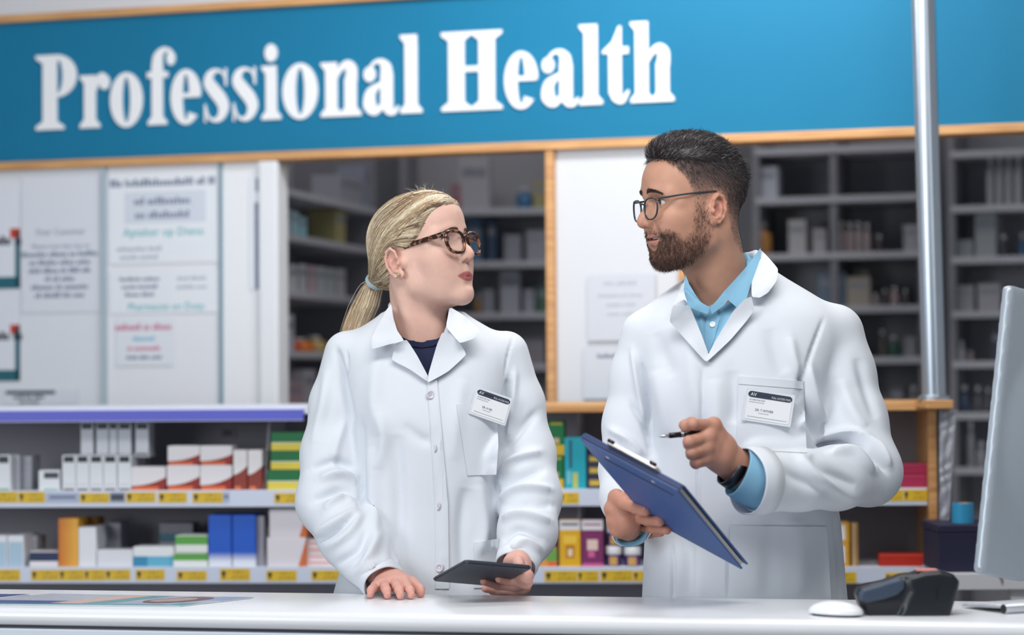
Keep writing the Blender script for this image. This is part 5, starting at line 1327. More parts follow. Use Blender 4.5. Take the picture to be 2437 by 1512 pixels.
# two printed leaflets lying flat and a clear protective sheet
def leaflet(name, quad, label, blocks, col, z=0.0008, th=0.0012):
    c = [PZ(px, py, ZC + z) for px, py in quad]; base = sum(c) / 4
    root = empty(name, (base[0], base[1], ZC), label, 'leaflet')
    def pt(u, v, dz=0): return c[0] * (1 - u) * (1 - v) + c[1] * u * (1 - v) + c[2] * u * v + c[3] * (1 - u) * v + np.array([0, 0, dz])
    def slab(u0, u1, v0, v1, dz0, dz1, nm, m):
        V = [pt(u0, v0, dz0), pt(u1, v0, dz0), pt(u1, v1, dz0), pt(u0, v1, dz0), pt(u0, v0, dz1), pt(u1, v0, dz1), pt(u1, v1, dz1), pt(u0, v1, dz1)]
        mesh_obj(nm, V, [(0, 3, 2, 1), (4, 5, 6, 7), (0, 1, 5, 4), (1, 2, 6, 5), (2, 3, 7, 6), (3, 0, 4, 7)], m, root)
    slab(0, 1, 0, 1, 0, th, 'sheet', mat('paper_' + col[1:], col, 0.3))
    for i, (u0, u1, v0, v1, cc) in enumerate(blocks): slab(u0, u1, v0, v1, th, th + .0002 + .00006 * i, 'printed_block', mat('leaf_' + cc[1:], cc, 0.3, var=0.1, scale=60))
    return root, pt, th
# corners: near-left, near-right, far-right, far-left
lf, pt, th = leaflet('leaflet', [(-140, 1439), (428, 1444), (604, 1424), (120, 1415)], 'glossy printed leaflet with a photo lying on the left of the counter', [(.0, .95, .0, .12, '#2e8c94'), (.0, 1, .12, .42, '#a3adc0'), (.0, .45, .12, .36, '#35468c'), (.0, 1, .42, 1, '#b5b9c4'), (.40, .53, .15, .95, '#d9b4a4'), (.53, .64, .15, .95, '#5f9aa2'), (.93, 1, 0, .25, '#1f9aa0'), (.86, 1, .55, 1, '#8fa9cc')], '#dfe5ec')
cu_ = [pt(.80 + .11 * math.cos(a) * 1.0, .58 + .33 * math.sin(a), .0019) for a in np.linspace(0, 2 * math.pi, 28, endpoint=False)]
mesh_obj('printed_block', cu_ + [p + np.array([0, 0, .0003]) for p in cu_], [tuple(range(28)), tuple(range(28, 56))] + [(i, (i + 1) % 28, 28 + (i + 1) % 28, 28 + i) for i in range(28)], mat('leaf_brown', '#6b4a44', 0.3, var=0.2, scale=80), lf)
cu_ = [pt(.79 + .075 * math.cos(a), .55 + .22 * math.sin(a), .0023) for a in np.linspace(0, 2 * math.pi, 28, endpoint=False)]
mesh_obj('printed_block', cu_ + [p + np.array([0, 0, .0003]) for p in cu_], [tuple(range(28)), tuple(range(28, 56))] + [(i, (i + 1) % 28, 28 + (i + 1) % 28, 28 + i) for i in range(28)], mat('leaf_skin', '#b39a98', 0.3, var=0.1, scale=80), lf)
leaflet('leaflet', [(-160, 1429), (-20, 1426), (76, 1416), (-60, 1414.5)], 'dark blue leaflet at the far left end of the counter', [(0, 1, .12, .95, '#28377e')], '#dde3ec')
# ------------------------------------------------------------------ hand-held boards (needed by the hands)
def plane_Y(pts):
    a, b, c = (np.asarray(p) for p in pts); n = np.cross(b - a, c - a)
    def fn(px, py):
        d = ray(px, py); t = ((a - CAM) @ n) / (d @ n); return (CAM + d * t)[1]
    return fn
TAB = [P(1028, 1384, 4.285), P(1105, 1341, 4.095), P(1267, 1355, 4.125)]
TAB.append(TAB[0] + TAB[2] - TAB[1])
tab_Y = plane_Y(TAB[:3])
CLB = [P(1378, 1045, 3.985), P(1615, 1171, 3.865), P(1768, 1358, 4.065)]
CLB.append(CLB[0] + CLB[2] - CLB[1])
clb_Y = plane_Y(CLB[:3])
# ------------------------------------------------------------------ the woman
WH = HeadFrame(1002, 618, 4.52, 60, 12, 1)
woman = empty('person', (P(1010, 1200, 4.5)[0], 4.5, 0), 'woman with blonde ponytail and tortoiseshell glasses in white coat holding a tablet', 'person')
W_Y = 4.50
W_ROWS = [(742, 925, 1085, .060, .03), (765, 880, 1135, .075, .02), (790, 830, 1188, .088, .012), (815, 800, 1218, .098, .005), (860, 806, 1222, .108, 0), (930, 822, 1212, .118, -.004), (1000, 836, 1202, .124, -.008), (1100, 842, 1196, .122, -.004),
          (1200, 842, 1192, .120, 0), (1300, 826, 1206, .124, 0), (1420, 790, 1250, .130, 0), (1600, 770, 1270, .135, 0), (1960, 760, 1280, .14, 0)]
W_ARM_R = [P(826, 842, 4.50), P(797, 960, 4.50), P(783, 1080, 4.49), P(781, 1195, 4.46), P(834, 1280, 4.40), P(874, 1328, 4.375), P(902, 1371, 4.335)]
W_RAD_R = [.045, .047, .053, .060, .058, .053, .044]
W_ARM_L = [P(1204, 842, 4.50), P(1238, 960, 4.50), P(1257, 1080, 4.48), P(1262, 1185, 4.44), P(1255, 1268, 4.37), P(1233, 1336, 4.305)]
W_RAD_L = [.045, .045, .051, .058, .054, .040]
W_V = [(925, 700), (1080, 700), (1064, 770), (1045, 822), (1024, 888), (1019, 906), (1008, 888), (985, 848), (962, 812), (944, 785), (932, 745)]
def woman_body():
    tfn = torso_fn(W_ROWS, W_Y)
    C = Field((P(690, 1000, 4.5)[0], 4.18, 0.62), (P(1350, 1000, 4.5)[0], 4.72, P(1000, 690, 4.5)[2]), 0.0042)
    C.func(tfn)
    C.chain(W_ARM_R, W_RAD_R, 0.022); C.chain(W_ARM_L, W_RAD_L, 0.022)
    # collar stand round the neck
    ring = [P(940, 792, 4.425), P(926, 752, 4.47), P(935, 728, 4.54), P(1000, 716, 4.60), P(1062, 728, 4.56), P(1074, 750, 4.49), P(1064, 790, 4.43)]
    C.chain(ring, [.008] * 7, 0.008)
    C.func(wedge_fn(W_V, 4.505, 1200), 0.006, 'sub')
    # neck hole
    C.cone(P(1004, 690, 4.53), P(1004, 800, 4.515), .054, .056, 0.004, 'sub')
    # cuff openings
    C.cone(W_ARM_R[-1] + (W_ARM_R[-1] - W_ARM_R[-2]) * 1.2, W_ARM_R[-1] - (W_ARM_R[-1] - W_ARM_R[-2]) * 0.35, .034, .030, 0.003, 'sub')
    C.cone(W_ARM_L[-1] + (W_ARM_L[-1] - W_ARM_L[-2]) * 0.9, W_ARM_L[-1] - (W_ARM_L[-1] - W_ARM_L[-2]) * 0.25, .031, .027, 0.003, 'sub')
    C.trim(W_ARM_R[-1], W_ARM_R[-1] - W_ARM_R[-2], .012); C.trim(W_ARM_L[-1], W_ARM_L[-1] - W_ARM_L[-2], .010)
    v, f = C.mesh(2)
    v = sculpt(v, f, W_FOLDS)
    coat = mesh_obj('coat', v, f, coat_mat(), woman, True); coat['label'] = 'white cotton laboratory coat with buttons'
    sup = bvh_of(v, f)
    # navy jumper under the coat
    J = Field((P(880, 900, 4.5)[0], 4.36, P(1000, 1000, 4.5)[2]), (P(1130, 900, 4.5)[0], 4.64, P(1000, 811, 4.5)[2]), 0.004)
    J.func(torso_fn(W_ROWS, W_Y, 0.010))
    J.cone(P(1004, 820, 4.50), P(1004, 780, 4.52), .066, .060, 0.01)
    J.cone(P(1004, 690, 4.53), P(1003, 806, 4.475), .058, .052, 0.003, 'sub')
    vj, fj = largest(*J.mesh(2)); global W_JUMP; W_JUMP = bvh_of(vj, fj); jump = mesh_obj('jumper', vj, fj, mat('navy_knit', '#1b2140', 0.9, bump=0.3, bscale=500), woman, True)
    d1 = W_ARM_R[-1] - W_ARM_R[-2]; d1 /= np.linalg.norm(d1); d2 = W_ARM_L[-1] - W_ARM_L[-2]; d2 /= np.linalg.norm(d2)
    cuff(W_ARM_R[-1] - d1 * .006, W_ARM_R[-1] + d1 * .022, .0455, .0435, 'sleeve_cuff', coat, coat_mat(), flat=.92); cuff(W_ARM_L[-1] - d2 * .006, W_ARM_L[-1] + d2 * .020, .0420, .0395, 'sleeve_cuff', coat, coat_mat())
    return coat, sup, v, f, jump
W_FOLDS = []
# lines across the woman's coat: (pixel polyline, width px, depth m)
W_FOLDS += [
 # left image arm, elbow bunching
 ([(850, 1185), (800, 1170), (745, 1195)], 12, -.006), ([(852, 1150), (810, 1130), (760, 1140)], 12, .006), ([(845, 1190), (815, 1180), (770, 1215)], 10, .005), ([(850, 1215), (800, 1245), (745, 1275)], 12, .005),
 ([(848, 1225), (790, 1270), (750, 1290)], 9, -.005), ([(860, 1215), (830, 1270), (770, 1305)], 12, .004), ([(880, 1260), (850, 1310), (800, 1345)], 11, -.004), ([(905, 1270), (870, 1340), (835, 1375)], 12, .004),
 ([(840, 1010), (815, 900), (800, 830)], 9, -.005), ([(838, 1120), (800, 1100), (740, 1120)], 12, -.004), ([(780, 880), (770, 960), (745, 1060)], 14, .003), ([(820, 1000), (800, 1060), (790, 1120)], 12, .003),
 # right image arm
 ([(1190, 1170), (1230, 1135), (1290, 1120)], 11, -.006), ([(1188, 1140), (1225, 1095), (1285, 1075)], 12, .006), ([(1190, 1190), (1240, 1165), (1310, 1165)], 11, .006), ([(1195, 1215), (1250, 1195), (1315, 1205)], 10, -.005), ([(1196, 1235), (1240, 1225), (1310, 1240)], 11, .005),
 ([(1200, 1070), (1240, 1020), (1280, 980)], 12, -.004), ([(1195, 1290), (1235, 1260), (1300, 1290)], 10, -.004), ([(1215, 1310), (1250, 1290), (1290, 1310)], 10, .004), ([(1210, 900), (1205, 960), (1197, 1020)], 8, -.006), ([(1225, 880), (1220, 960), (1210, 1040)], 9, .004),
 # body drape
 ([(1020, 905), (1030, 1000), (1042, 1150), (1046, 1400)], 4, -.0025), ([(1032, 935), (1050, 1100), (1056, 1300), (1058, 1400)], 4, .0015),
 ([(880, 1060), (890, 1200), (880, 1380)], 18, .004), ([(940, 1030), (950, 1180), (945, 1380)], 22, -.004), ([(1110, 1160), (1100, 1260), (1105, 1380)], 20, -.004), ([(1140, 1150), (1150, 1260), (1140, 1320)], 16, .004), ([(905, 980), (915, 1040), (900, 1120)], 16, .003),
 ([(900, 850), (890, 950), (905, 1040)], 22, .003), ([(860, 1000), (862, 1150), (858, 1220)], 10, -.004), ([(1180, 1040), (1178, 1120), (1180, 1200)], 8, -.004), ([(960, 1010), (1000, 1045), (1025, 1050)], 16, -.002), ([(1100, 900), (1085, 1000), (1080, 1100)], 20, .002),
 ([(825, 835), (828, 870), (822, 900)], 3, -.002), ([(1222, 800), (1208, 850), (1200, 900)], 3, -.002),
]
coat, wsup, wv, wf, jump = woman_body()
CW = coat_mat()
def hands_w():
    parts = []
    # head and neck
    nb = WH.l(P(1003, 830, 4.53))
    F = head_field(True, nb, .0555, 0.0, 0.1, sterno=[((-.030, -.050, -.035), WH.l(P(988, 815, 4.475)), .011)])
    v, f = F.mesh(1); t = face_tint(v, True); parts.append((WH.w(v), f, t))
    # right hand flat on the counter
    zt = COUNTER_Z + .0078
    tips = [PZ(881, 1416, zt), PZ(922, 1417.5, zt), PZ(953, 1418.5, zt), PZ(979, 1417.5, zt)]
    mcp = [P(893, 1397, 4.285), P(914, 1389, 4.285), P(938, 1383, 4.29), P(962, 1383, 4.285)]
    pip = [P(886, 1403, 4.255), P(917, 1400, 4.248), P(945, 1398, 4.248), P(970, 1399, 4.245)]
    wr = P(926, 1374, 4.345)
    H = Field(P(850, 1440, 4.2) - (.01, .04, .01), P(1030, 1330, 4.5) + (.01, .04, .02), 0.0016)
    H.chain([P(905, 1362, 4.40), wr], [.026, .025], .01)
    for m, r in zip(mcp, (.0100, .0108, .0112, .0110)): H.cone(wr, m, .019, r, .012)
    for i in range(3): H.cone((mcp[i] + wr) / 2, (mcp[i + 1] + wr) / 2, .013, .013, .012)
    fl = []
    for i in range(4):
        dip = pip[i] * .42 + tips[i] * .58 + np.array([0, 0, .0035]); pts = [mcp[i], pip[i], dip, tips[i]]
        r = (.0072, .0078, .0082, .0080)[i]; finger(H, pts, r * 1.15, r * .90); fl.append((tips[i], dip, r * .9))
    th = [P(950, 1376, 4.335), P(982, 1389, 4.29), P(998, 1404, 4.262), PZ(1001, 1413, zt)]
    finger(H, th, .0130, .0082, .010); fl.append((th[-1], th[-2], .0082))
    v, f = H.mesh(1); parts.append((v, f, hand_tint(v, '#dba596', [q[0] for q in fl], pip)))
    # left hand under the tablet
    G = Field(P(1120, 1440, 4.1) - (.01, .05, .01), P(1290, 1300, 4.4) + (.01, .05, .02), 0.0016)
    tY = lambda px, py: tab_Y(px, py)
    wr2 = P(1231, 1345, 4.27)
    G.chain([P(1238, 1310, 4.33), wr2], [.025, .024], .01)
    L = [[(1254, 1372, .010), (1238, 1384, .013), (1212, 1384, .011), (1188, 1379, .010)], [(1252, 1386, .011), (1225, 1397, .013), (1185, 1394, .012), (1152, 1384, .010)], [(1248, 1398, .012), (1222, 1407, .014), (1185, 1406, .013), (1155, 1402, .012)], [(1242, 1405, .010), (1220, 1411, .012), (1192, 1411, .010), (1170, 1409, .008)]]
    fl2 = []
    for i, q in enumerate(L):
        pts = [P(a, b, tY(a, b) - c) for a, b, c in q]; r = (.0082, .0084, .0078, .0068)[i]
        finger(G, pts, r * 1.12, r * .92); fl2.append((pts[-1], pts[-2], r * .92)); G.cone(wr2, pts[0], .020, .011, .012)
    th2 = [P(1215, 1338, 4.25), P(1232, 1338, 4.215), P(1236, 1347, 4.18)]
    finger(G, th2, .0135, .009, .010)
    v, f = G.mesh(1); parts.append((v, f, hand_tint(v, '#d3a193', [q[0] for q in fl2], [])))
    # trunk and arms under the clothes
    B = Field((P(700, 1000, 4.5)[0], 4.25, 0.75), (P(1340, 1000, 4.5)[0], 4.68, P(1000, 860, 4.5)[2]), 0.011)
    B.func(torso_fn(W_ROWS, W_Y, 0.028)); B.chain(W_ARM_R, [r * .55 for r in W_RAD_R], .02); B.chain(W_ARM_L, [r * .55 for r in W_RAD_L], .02)
    v, f = B.mesh(1); parts.append((v, f, skin_tint(v, '#dbb09f')))
    v, f, t = join_parts(parts)
    body = mesh_obj('body', v, f, SKIN(), woman, True, tint=t)
    for i, (tp, dp, r) in enumerate(fl): nail(tp, dp, (0, -0.35, 1), r, body) if i < 4 else nail(tp, dp, (0.5, -0.5, 0.8), r, body)
    for tp, dp, r in fl2[:2]: nail(tp, dp, (0, -1, -0.1), r, body)
    return body
def hand_tint(v, base, tips, knuckles):
    c = np.tile(np.array(lin(base)[:3]), (len(v), 1)); red = np.array(lin('#cf8478')[:3])
    for t in tips:
        w = np.exp(-(np.linalg.norm(v - t, axis=1) / .011) ** 2)[:, None] * .45; c = c * (1 - w) + red * w
    for t in knuckles:
        w = np.exp(-(np.linalg.norm(v - t, axis=1) / .009) ** 2)[:, None] * .25; c = c * (1 - w) + red * w
    return c
def face_tint(v, fem):
    base = '#dcb4a4' if fem else '#c0917a'
    c = np.tile(np.array(lin(base)[:3]), (len(v), 1))
    def blend(w, col): 
        nonlocal c; w = np.clip(w, 0, 1)[:, None]; c = c * (1 - w) + np.array(lin(col)[:3]) * w
    ya = np.abs(v[:, 1])
    blend(.35 * np.exp(-(((v[:, 0] - .07) / .03) ** 2 + ((ya - .042) / .018) ** 2 + ((v[:, 2] + .02) / .018) ** 2)), '#cf8d80')
    blend(.40 * np.exp(-(((v[:, 0] - .118) / .014) ** 2 + (ya / .016) ** 2 + ((v[:, 2] + .02) / .012) ** 2)), '#cf8476')
    q = v
    for s in (-1, 1):
        e, R = ear_pts(s, fem); blend(.45 * np.exp(-(np.linalg.norm(v - e(.004, .004, .004), axis=1) / .024) ** 4), '#d08a7c')
    # lips: follow the modelled mouth
    lipw = np.exp(-((v[:, 2] + .0515 - (.0 if fem else -.001)) / (.0078 if fem else .0070)) ** 4) * (ya < .0275) * (v[:, 0] > .080)
    prof = np.interp(ya, [0, .0045, .012, .02, .028], [.0030, .0042, .0028, .0002, -.0032]); lprof = np.interp(ya, [0, .012, .02, .028], [.0105, .0095, .0062, .0012])
    zc = -.0515 - (.0055 if fem else 0); inl = smooth01(zc - lprof - .0012, zc - lprof + .0012, v[:, 2]) * (1 - smooth01(zc + prof + .0045 - .0012, zc + prof + .0045 + .0012, v[:, 2]))
    if not fem: inl = (1 - smooth01(-.0010, .0010, v[:, 2] - np.interp(ya, [0, .014, .029], [-.0400, -.0415, -.0470]))) * smooth01(-.0010, .0010, v[:, 2] - np.interp(ya, [0, .014, .029], [-.0645, -.0625, -.0520]))
    inl = inl * (v[:, 0] > .058) * (1 - smooth01(.0270, .0300, ya))
    blend(inl * (.92 if fem else .60), '#a8585a' if fem else '#bd7a70')
    return c
# ------------------------------------------------------------------ woman: face details, hair, coat trimmings
def scalp_map(S, T, n, c, r, lift=0.0, wob=None):
    """path over an ellipsoid from S to T"""
    a = (S - c) / r; b = (T - c) / r; la, lb = np.linalg.norm(a), np.linalg.norm(b); a /= la; b /= lb
    om = math.acos(np.clip(a @ b, -1, 1)); t = np.linspace(0, 1, n)[:, None]
    p = (np.sin((1 - t) * om) * a + np.sin(t * om) * b) / math.sin(om)
    rad = la + (lb - la) * t + lift * np.sin(np.pi * t)
    return c + p * rad * r
def brows(frame, body, fem, col, root):
    rnd = np.random.default_rng(3); roots = []
    for s in (-1, 1):
        for k in range(420 if fem else 900):
            u = rnd.random(); y = .010 + u * .036
            z = (.0345 if fem else .0375) + .0045 * math.sin(min(1, u * 1.3) * 2.2) - .007 * u ** 2 + rnd.normal(0, .0011 if fem else .0016) * (1.1 - .6 * u)
            x = np.interp(u, [0, .3, .6, .85, 1], [.0985, .0965, .0905, .0815, .0735])
            roots.append((s, u, np.array([x, s * y, z])))
    h = bvh_l
    def path(i, q):
        s, u, p = q; hit = h.ray_cast(Vector(frame.w((.2, p[1], p[2]))), Vector(-frame.A[0]))
        if hit[0] is None: return None
        w0 = np.array(hit[0]); n = np.array(hit[1]); d = np.array([-.5 - .5 * u, s * (.5 + .5 * u), .55 - 1.0 * u]) @ frame.A
        if n @ frame.A[0] < 0: n = -n
        d = d - n * (d @ n); t = np.linspace(0, 1, 3)[:, None]; L = .0058
        return w0 - n * .0003 + d / np.linalg.norm(d) * L * t + n * (.0010 * np.sin(t * 2.2))
    c0 = np.array(lin(col)[:3]); v, f, t = strands(roots, path, .00024 if fem else .00030, 3, lambda i, m: c0 * (.8 + .4 * rnd.random()))
    return mesh_obj('eyebrow', v, f, vcol_mat('hair_strand', 0.45, var=0.05, spec=0.5), root, True, tint=t)
def glasses(frame, name, label, X0, zc, hw, hh, yc, rim, rimmat, templemat, ear_x, ear_z, wrap, temple_h, hinge_z, round_=0.35, pad=True, ty=.0755):
    root = empty(name, frame.w((X0, 0, zc)), label, 'glasses')
    def LX(y): return X0 - wrap * (abs(y) / (yc + hw)) ** 2
    for s in (-1, 1):
        pts = []
        for a in np.linspace(0, 2 * math.pi, 44, endpoint=False):
            ca, sa = math.cos(a), math.sin(a); p = 2 / (2 + round_ * 8)
            x = np.sign(ca) * abs(ca) ** (p * 1.6) * hw; z = np.sign(sa) * abs(sa) ** (p * 1.6) * hh
            x *= 1 - .10 * (z < 0) * (-z / hh)
            pts.append((LX(s * (yc + x)), s * (yc + x), zc + z + (.0 if x < 0 else .0015 * x / hw)))
        pts = np.array(pts); w = frame.w(pts)
        v, f = tube_mesh(w, rim, 8, True, flat=(*frame.A[0], 1.1)); mesh_obj('rim', v, f, rimmat, root, True)
        # lens: thin disc
        c = w.mean(0); N = len(w); ff = frame.A[0]
        V = [c + (p - c) * .985 for p in w]; V2 = [p - ff * .0016 for p in V]
        mesh_obj('lens', V + V2, [tuple(range(N))[::-1 if s > 0 else 1], tuple(range(2 * N - 1, N - 1, -1))[::-1 if s > 0 else 1]] + [(i, (i + 1) % N, N + (i + 1) % N, N + i) for i in range(N)], LENS, root)
        hy = yc + hw + rim
        te = [(LX(hy) - .001, s * (hy + .001), hinge_z), (LX(hy) - .010, s * (hy + .0045), hinge_z), (.045, s * (ty - .002), (hinge_z + ear_z) / 2 + .001), (ear_x, s * ty, ear_z)]
        tw = frame.w(catmull(te, 8)); n = len(tw)
        v, f = tube_mesh(tw, np.interp(np.linspace(0, 1, n), [0, .1, .5, 1], [temple_h, temple_h, temple_h * .8, temple_h * .7]), 8, flat=(*frame.A[1], .42)); mesh_obj('temple', v, f, templemat, root, True)
        if pad:
            v, f = tube_mesh(frame.w([(X0 - .004, s * (yc - hw + .001), zc + .002), (X0 - .010, s * (yc - hw - .0015), zc - .003)]), .0022, 6); mesh_obj('nose_pad', v, f, LENS, root, True)
    bz = zc + hh * .42
    br = frame.w(catmull([(LX(yc - hw), -(yc - hw) - .0005, bz), (X0 + .002, 0, bz + .0035), (LX(yc - hw), yc - hw + .0005, bz)], 6)); v, f = tube_mesh(br, rim * 1.05, 8); mesh_obj('bridge', v, f, rimmat, root, True)
    return root
def lashes(frame, s, root, fem):
    h = .0058 if fem else .0050; pts = []
    for u in np.linspace(-1, 1, 13):
        y = EYE[1] + .0005 + u * .0140; z = EYE[2] - .0003 + h * math.sqrt(max(0, 1 - u * u)) * .98
        dy, dz = y - EYE[1], z - EYE[2]; x = EYE[0] + math.sqrt(max(1e-6, .0136 ** 2 - dy * dy * .85 - dz * dz)) - .0002
        pts.append((x, s * y, z))
    v, f = tube_mesh(frame.w(pts), np.array([.0003] + [.0009 if fem else .0006] * 11 + [.0004]), 6)
    return mesh_obj('eyelashes', v, f, mat('lash_dark', '#241a17', 0.5), root, True)
def lens_mat():
    m, nt, b = new_mat('lens_glass'); b.inputs['Transmission Weight'].default_value = 1.0; b.inputs['Roughness'].default_value = 0.0; b.inputs['IOR'].default_value = 1.08
    b.inputs['Base Color'].default_value = (0.97, 0.98, 1, 1); b.inputs['Specular IOR Level'].default_value = 1.0
    tr = nt.nodes.new('ShaderNodeBsdfTransparent'); gl = nt.nodes.new('ShaderNodeBsdfGlossy'); gl.inputs['Roughness'].default_value = 0.02
    fr = nt.nodes.new('ShaderNodeFresnel'); fr.inputs['IOR'].default_value = 1.35; mx = nt.nodes.new('ShaderNodeMixShader'); mx.inputs[0].default_value = 0.07
    nt.links.new(tr.outputs[0], mx.inputs[1]); nt.links.new(gl.outputs[0], mx.inputs[2])
    nt.links.new(mx.outputs[0], nt.nodes['Material Output'].inputs['Surface'])
    return m
LENS = lens_mat()
def tortoise():
    t = NT('tortoiseshell', 0.2, 0.5)
    tc = t.nt.nodes.new('ShaderNodeTexNoise'); tc.inputs['Scale'].default_value = 110; tc.inputs['Detail'].default_value = 2; t.nt.links.new(t.tc.outputs['Object'], tc.inputs[0])
    cr = t.nt.nodes.new('ShaderNodeValToRGB'); cr.color_ramp.elements[0].position = .50; cr.color_ramp.elements[1].position = .58
    cr.color_ramp.elements[0].color = lin('#2a1713'); cr.color_ramp.elements[1].color = lin('#96613f'); t.nt.links.new(tc.outputs[0], cr.inputs[0])
    return t.done(cr.outputs[0])
wbody = hands_w()
bvh_l = bvh_of(np.array([v.co[:] for v in wbody.data.vertices]), [tuple(p.vertices) for p in wbody.data.polygons])
for s in (-1, 1): eye_obj(WH, s, (1, -.10 if s > 0 else .06, .06), wbody, '#5f7480'); lashes(WH, s, wbody, True)
brows(WH, wbody, True, '#6b5344', wbody)
# hair
HC, HR = np.array([-.004, 0, .046]), np.array([.1030, .0800, .0900])
TIE = np.array([-.106, -.012, -.018])
def woman_hair():
    poly = [(.13, .091), (.087, .0845), (.070, .065), (.055, .043), (.036, .027), (.016, .016), (.006, .019), (-.010, .027), (-.026, .021), (-.034, .000), (-.036, -.03), (-.044, -.052), (-.056, -.066), (-.14, -.066), (-.14, .17), (.13, .17)]
    F = Field((-.135, -.10, -.09), (.12, .10, .155), 0.0024)
    F.ell(HC, HR - .0015, 0); F.ell((.036, 0, .0555), (.0620, .0620, .052), .03); F.ell((.0445, 0, .078), (.0480, .0540, .0385), .03)
    F.cone((-.070, -.006, -.005), TIE, .050, .016, .03)
    sd = poly_sd(poly); F.func(lambda x, y, z: -sd(x, z) + 0 * y, .006, 'sub')
    v, f = F.mesh(2)
    dark = np.array(lin('#94806a')[:3]); c = np.tile(dark, (len(v), 1))
    hair = mesh_obj('hair', WH.w(v), f, vcol_mat('hair_strand', 0.45, var=0.05, spec=0.5), woman, True, tint=c); hair['label'] = 'straight blonde hair pulled back into a low ponytail'
    rnd = np.random.default_rng(11); roots = []
    line = catmull(np.array(poly[1:13]), 10)
    for k in range(900):        # from the hairline
        q = line[rnd.integers(0, len(line))]; roots.append((np.array([q[0], 0, q[1]]), rnd.choice([-1, -1, 1])))
    for k in range(600):       # over the whole scalp
        d = rnd.normal(size=3); d /= np.linalg.norm(d); p = HC + d * HR
        if sd(np.array([p[0]]), np.array([p[2]]))[0] < -.002: roots.append((p, 0))
    for k in rnd.choice(len(v), 2600): roots.append((v[k].copy(), 0))
    for k in rnd.choice(np.where((v[:, 0] > .05) & (v[:, 2] > .07))[0], 900): roots.append((v[k].copy(), 0))
    pal = [np.array(lin(h)[:3]) for h in ('#dac5a5', '#efe3ca', '#bfa37f', '#79624e', '#e5d3b4', '#9a7f60', '#5d4c40')]
    meta = []; yk = [0]
    shell = bvh_of(v, f)
    def path(i, q):
        p, s = q
        if s:
            x, z = p[0], p[2]; k = 1 - ((x - HC[0]) / HR[0]) ** 2 - ((z - HC[2]) / HR[2]) ** 2
            p = np.array([x, s * HR[1] * math.sqrt(max(k, 0.02)), z])
            if x > .07: p[1] = s * rnd.random() * .055
        T = TIE + rnd.normal(0, .0060, 3)
        sg = 1 if p[1] > 0 else -1
        pt = scalp_map(p, T, 16, HC, HR)
        if p[0] > -.030 and abs(p[1]) > .02:      # sweep over the top of the ear
            up = max(0, p[2] - .02)
            w1 = np.array([-.012, sg * .083, .031 + .62 * up + .003 * rnd.random()]); w2 = np.array([-.052, sg * .072, .012 + .45 * up])
            alt = np.concatenate([scalp_map(p, w1, 6, HC, HR)[:-1], scalp_map(w1, w2, 5, HC, HR)[:-1], scalp_map(w2, T, 7, HC, HR)]) if p[0] > -.008 else np.concatenate([scalp_map(p, w2, 8, HC, HR)[:-1], scalp_map(w2, T, 9, HC, HR)])
            q_ = float(smooth01(.045, .115, p[2])); pt = alt * (1 - q_) + pt * q_
        e1, R1_ = ear_pts(sg, 1); q1_ = (pt - e1(.001, .002, .001)) @ R1_.T
        if ((q1_[:, 0] / .020) ** 2 + (q1_[:, 1] / .034) ** 2 + (q1_[:, 2] / .014) ** 2 < 1).any(): return None
        for _ in range(3): pt[1:-1] = .5 * pt[1:-1] + .25 * (pt[:-2] + pt[2:])
        a = math.atan2(p[2] - .02, p[0] + .02); meta.append(a); yk.append(p[1] * 12)
        m = len(pt); off = (.0011 + .0014 * rnd.random() + .0006 * math.sin(a * 21 + p[1] * 120)) * np.minimum(1, np.linspace(0.7, 4, m))
        out = np.empty_like(pt)
        for j in range(m):
            h = shell.find_nearest(Vector(pt[j])); out[j] = np.array(h[0]) + np.array(h[1]) * off[j]
        out[1:-1] = .5 * out[1:-1] + .25 * (out[:-2] + out[2:])
        return WH.w(out)
    def colr(i, m):
        a = meta[-1] if meta else 0; k = .75 * math.sin(a * 23 + 6 * yk[-1]) + .55 * math.sin(a * 57 + 1.3 + 9 * yk[-1]) + .1 + rnd.normal(0, .28)
        c = pal[0] * 1.0; c = pal[1] if k > .55 else pal[4] if k > .2 else pal[0] if k > -.15 else pal[2] if k > -.5 else pal[5] if k > -.65 else pal[3]
        return c * (.9 + .2 * rnd.random())
    v, f, t = strands(roots, path, lambda i: .00040 + .0003 * rnd.random(), 15, colr)
    mesh_obj('hair_strands', v, f, vcol_mat('hair_strand', 0.45, var=0.05, spec=0.5), hair, True, tint=t)['kind'] = 'stuff'
    # ponytail
    tw = WH.w(TIE); axis = [tw, P(884, 688, tw[1] + .012), P(868, 728, tw[1] + .016), P(852, 762, tw[1] + .012), P(838, 800, tw[1] + .004)]
    ax = catmull(axis, 6); nA = len(ax)
    F = Field(np.min(ax, 0) - .04, np.max(ax, 0) + .04, 0.0028); rr = np.interp(np.linspace(0, 1, nA), [0, .12, .5, 1], [.011, .018, .026, .024])
    F.chain(list(ax), list(rr * .66), .006); v, f = F.mesh(1)
    mesh_obj('ponytail', v, f, vcol_mat('hair_strand', 0.45, var=0.05, spec=0.5), hair, True, tint=np.tile(np.array(lin('#80694f')[:3]), (len(v), 1)))
    def ptail(i, q):
        a, r = rnd.random() * 6.283, math.sqrt(rnd.random()) * .45 + .55; fly = 1 + (rnd.random() < .012) * rnd.random() * .45
        ph = rnd.random() * 6; o = np.stack([np.cos(a + .3 * np.linspace(0, 1, nA)), np.sin(a + .3 * np.linspace(0, 1, nA)) * .8, np.zeros(nA)], 1) * (rr * r * fly)[:, None]
        return ax + o + np.array([1, 0, 0]) * (.0015 * np.sin(np.linspace(0, 5, nA) + ph))[:, None]
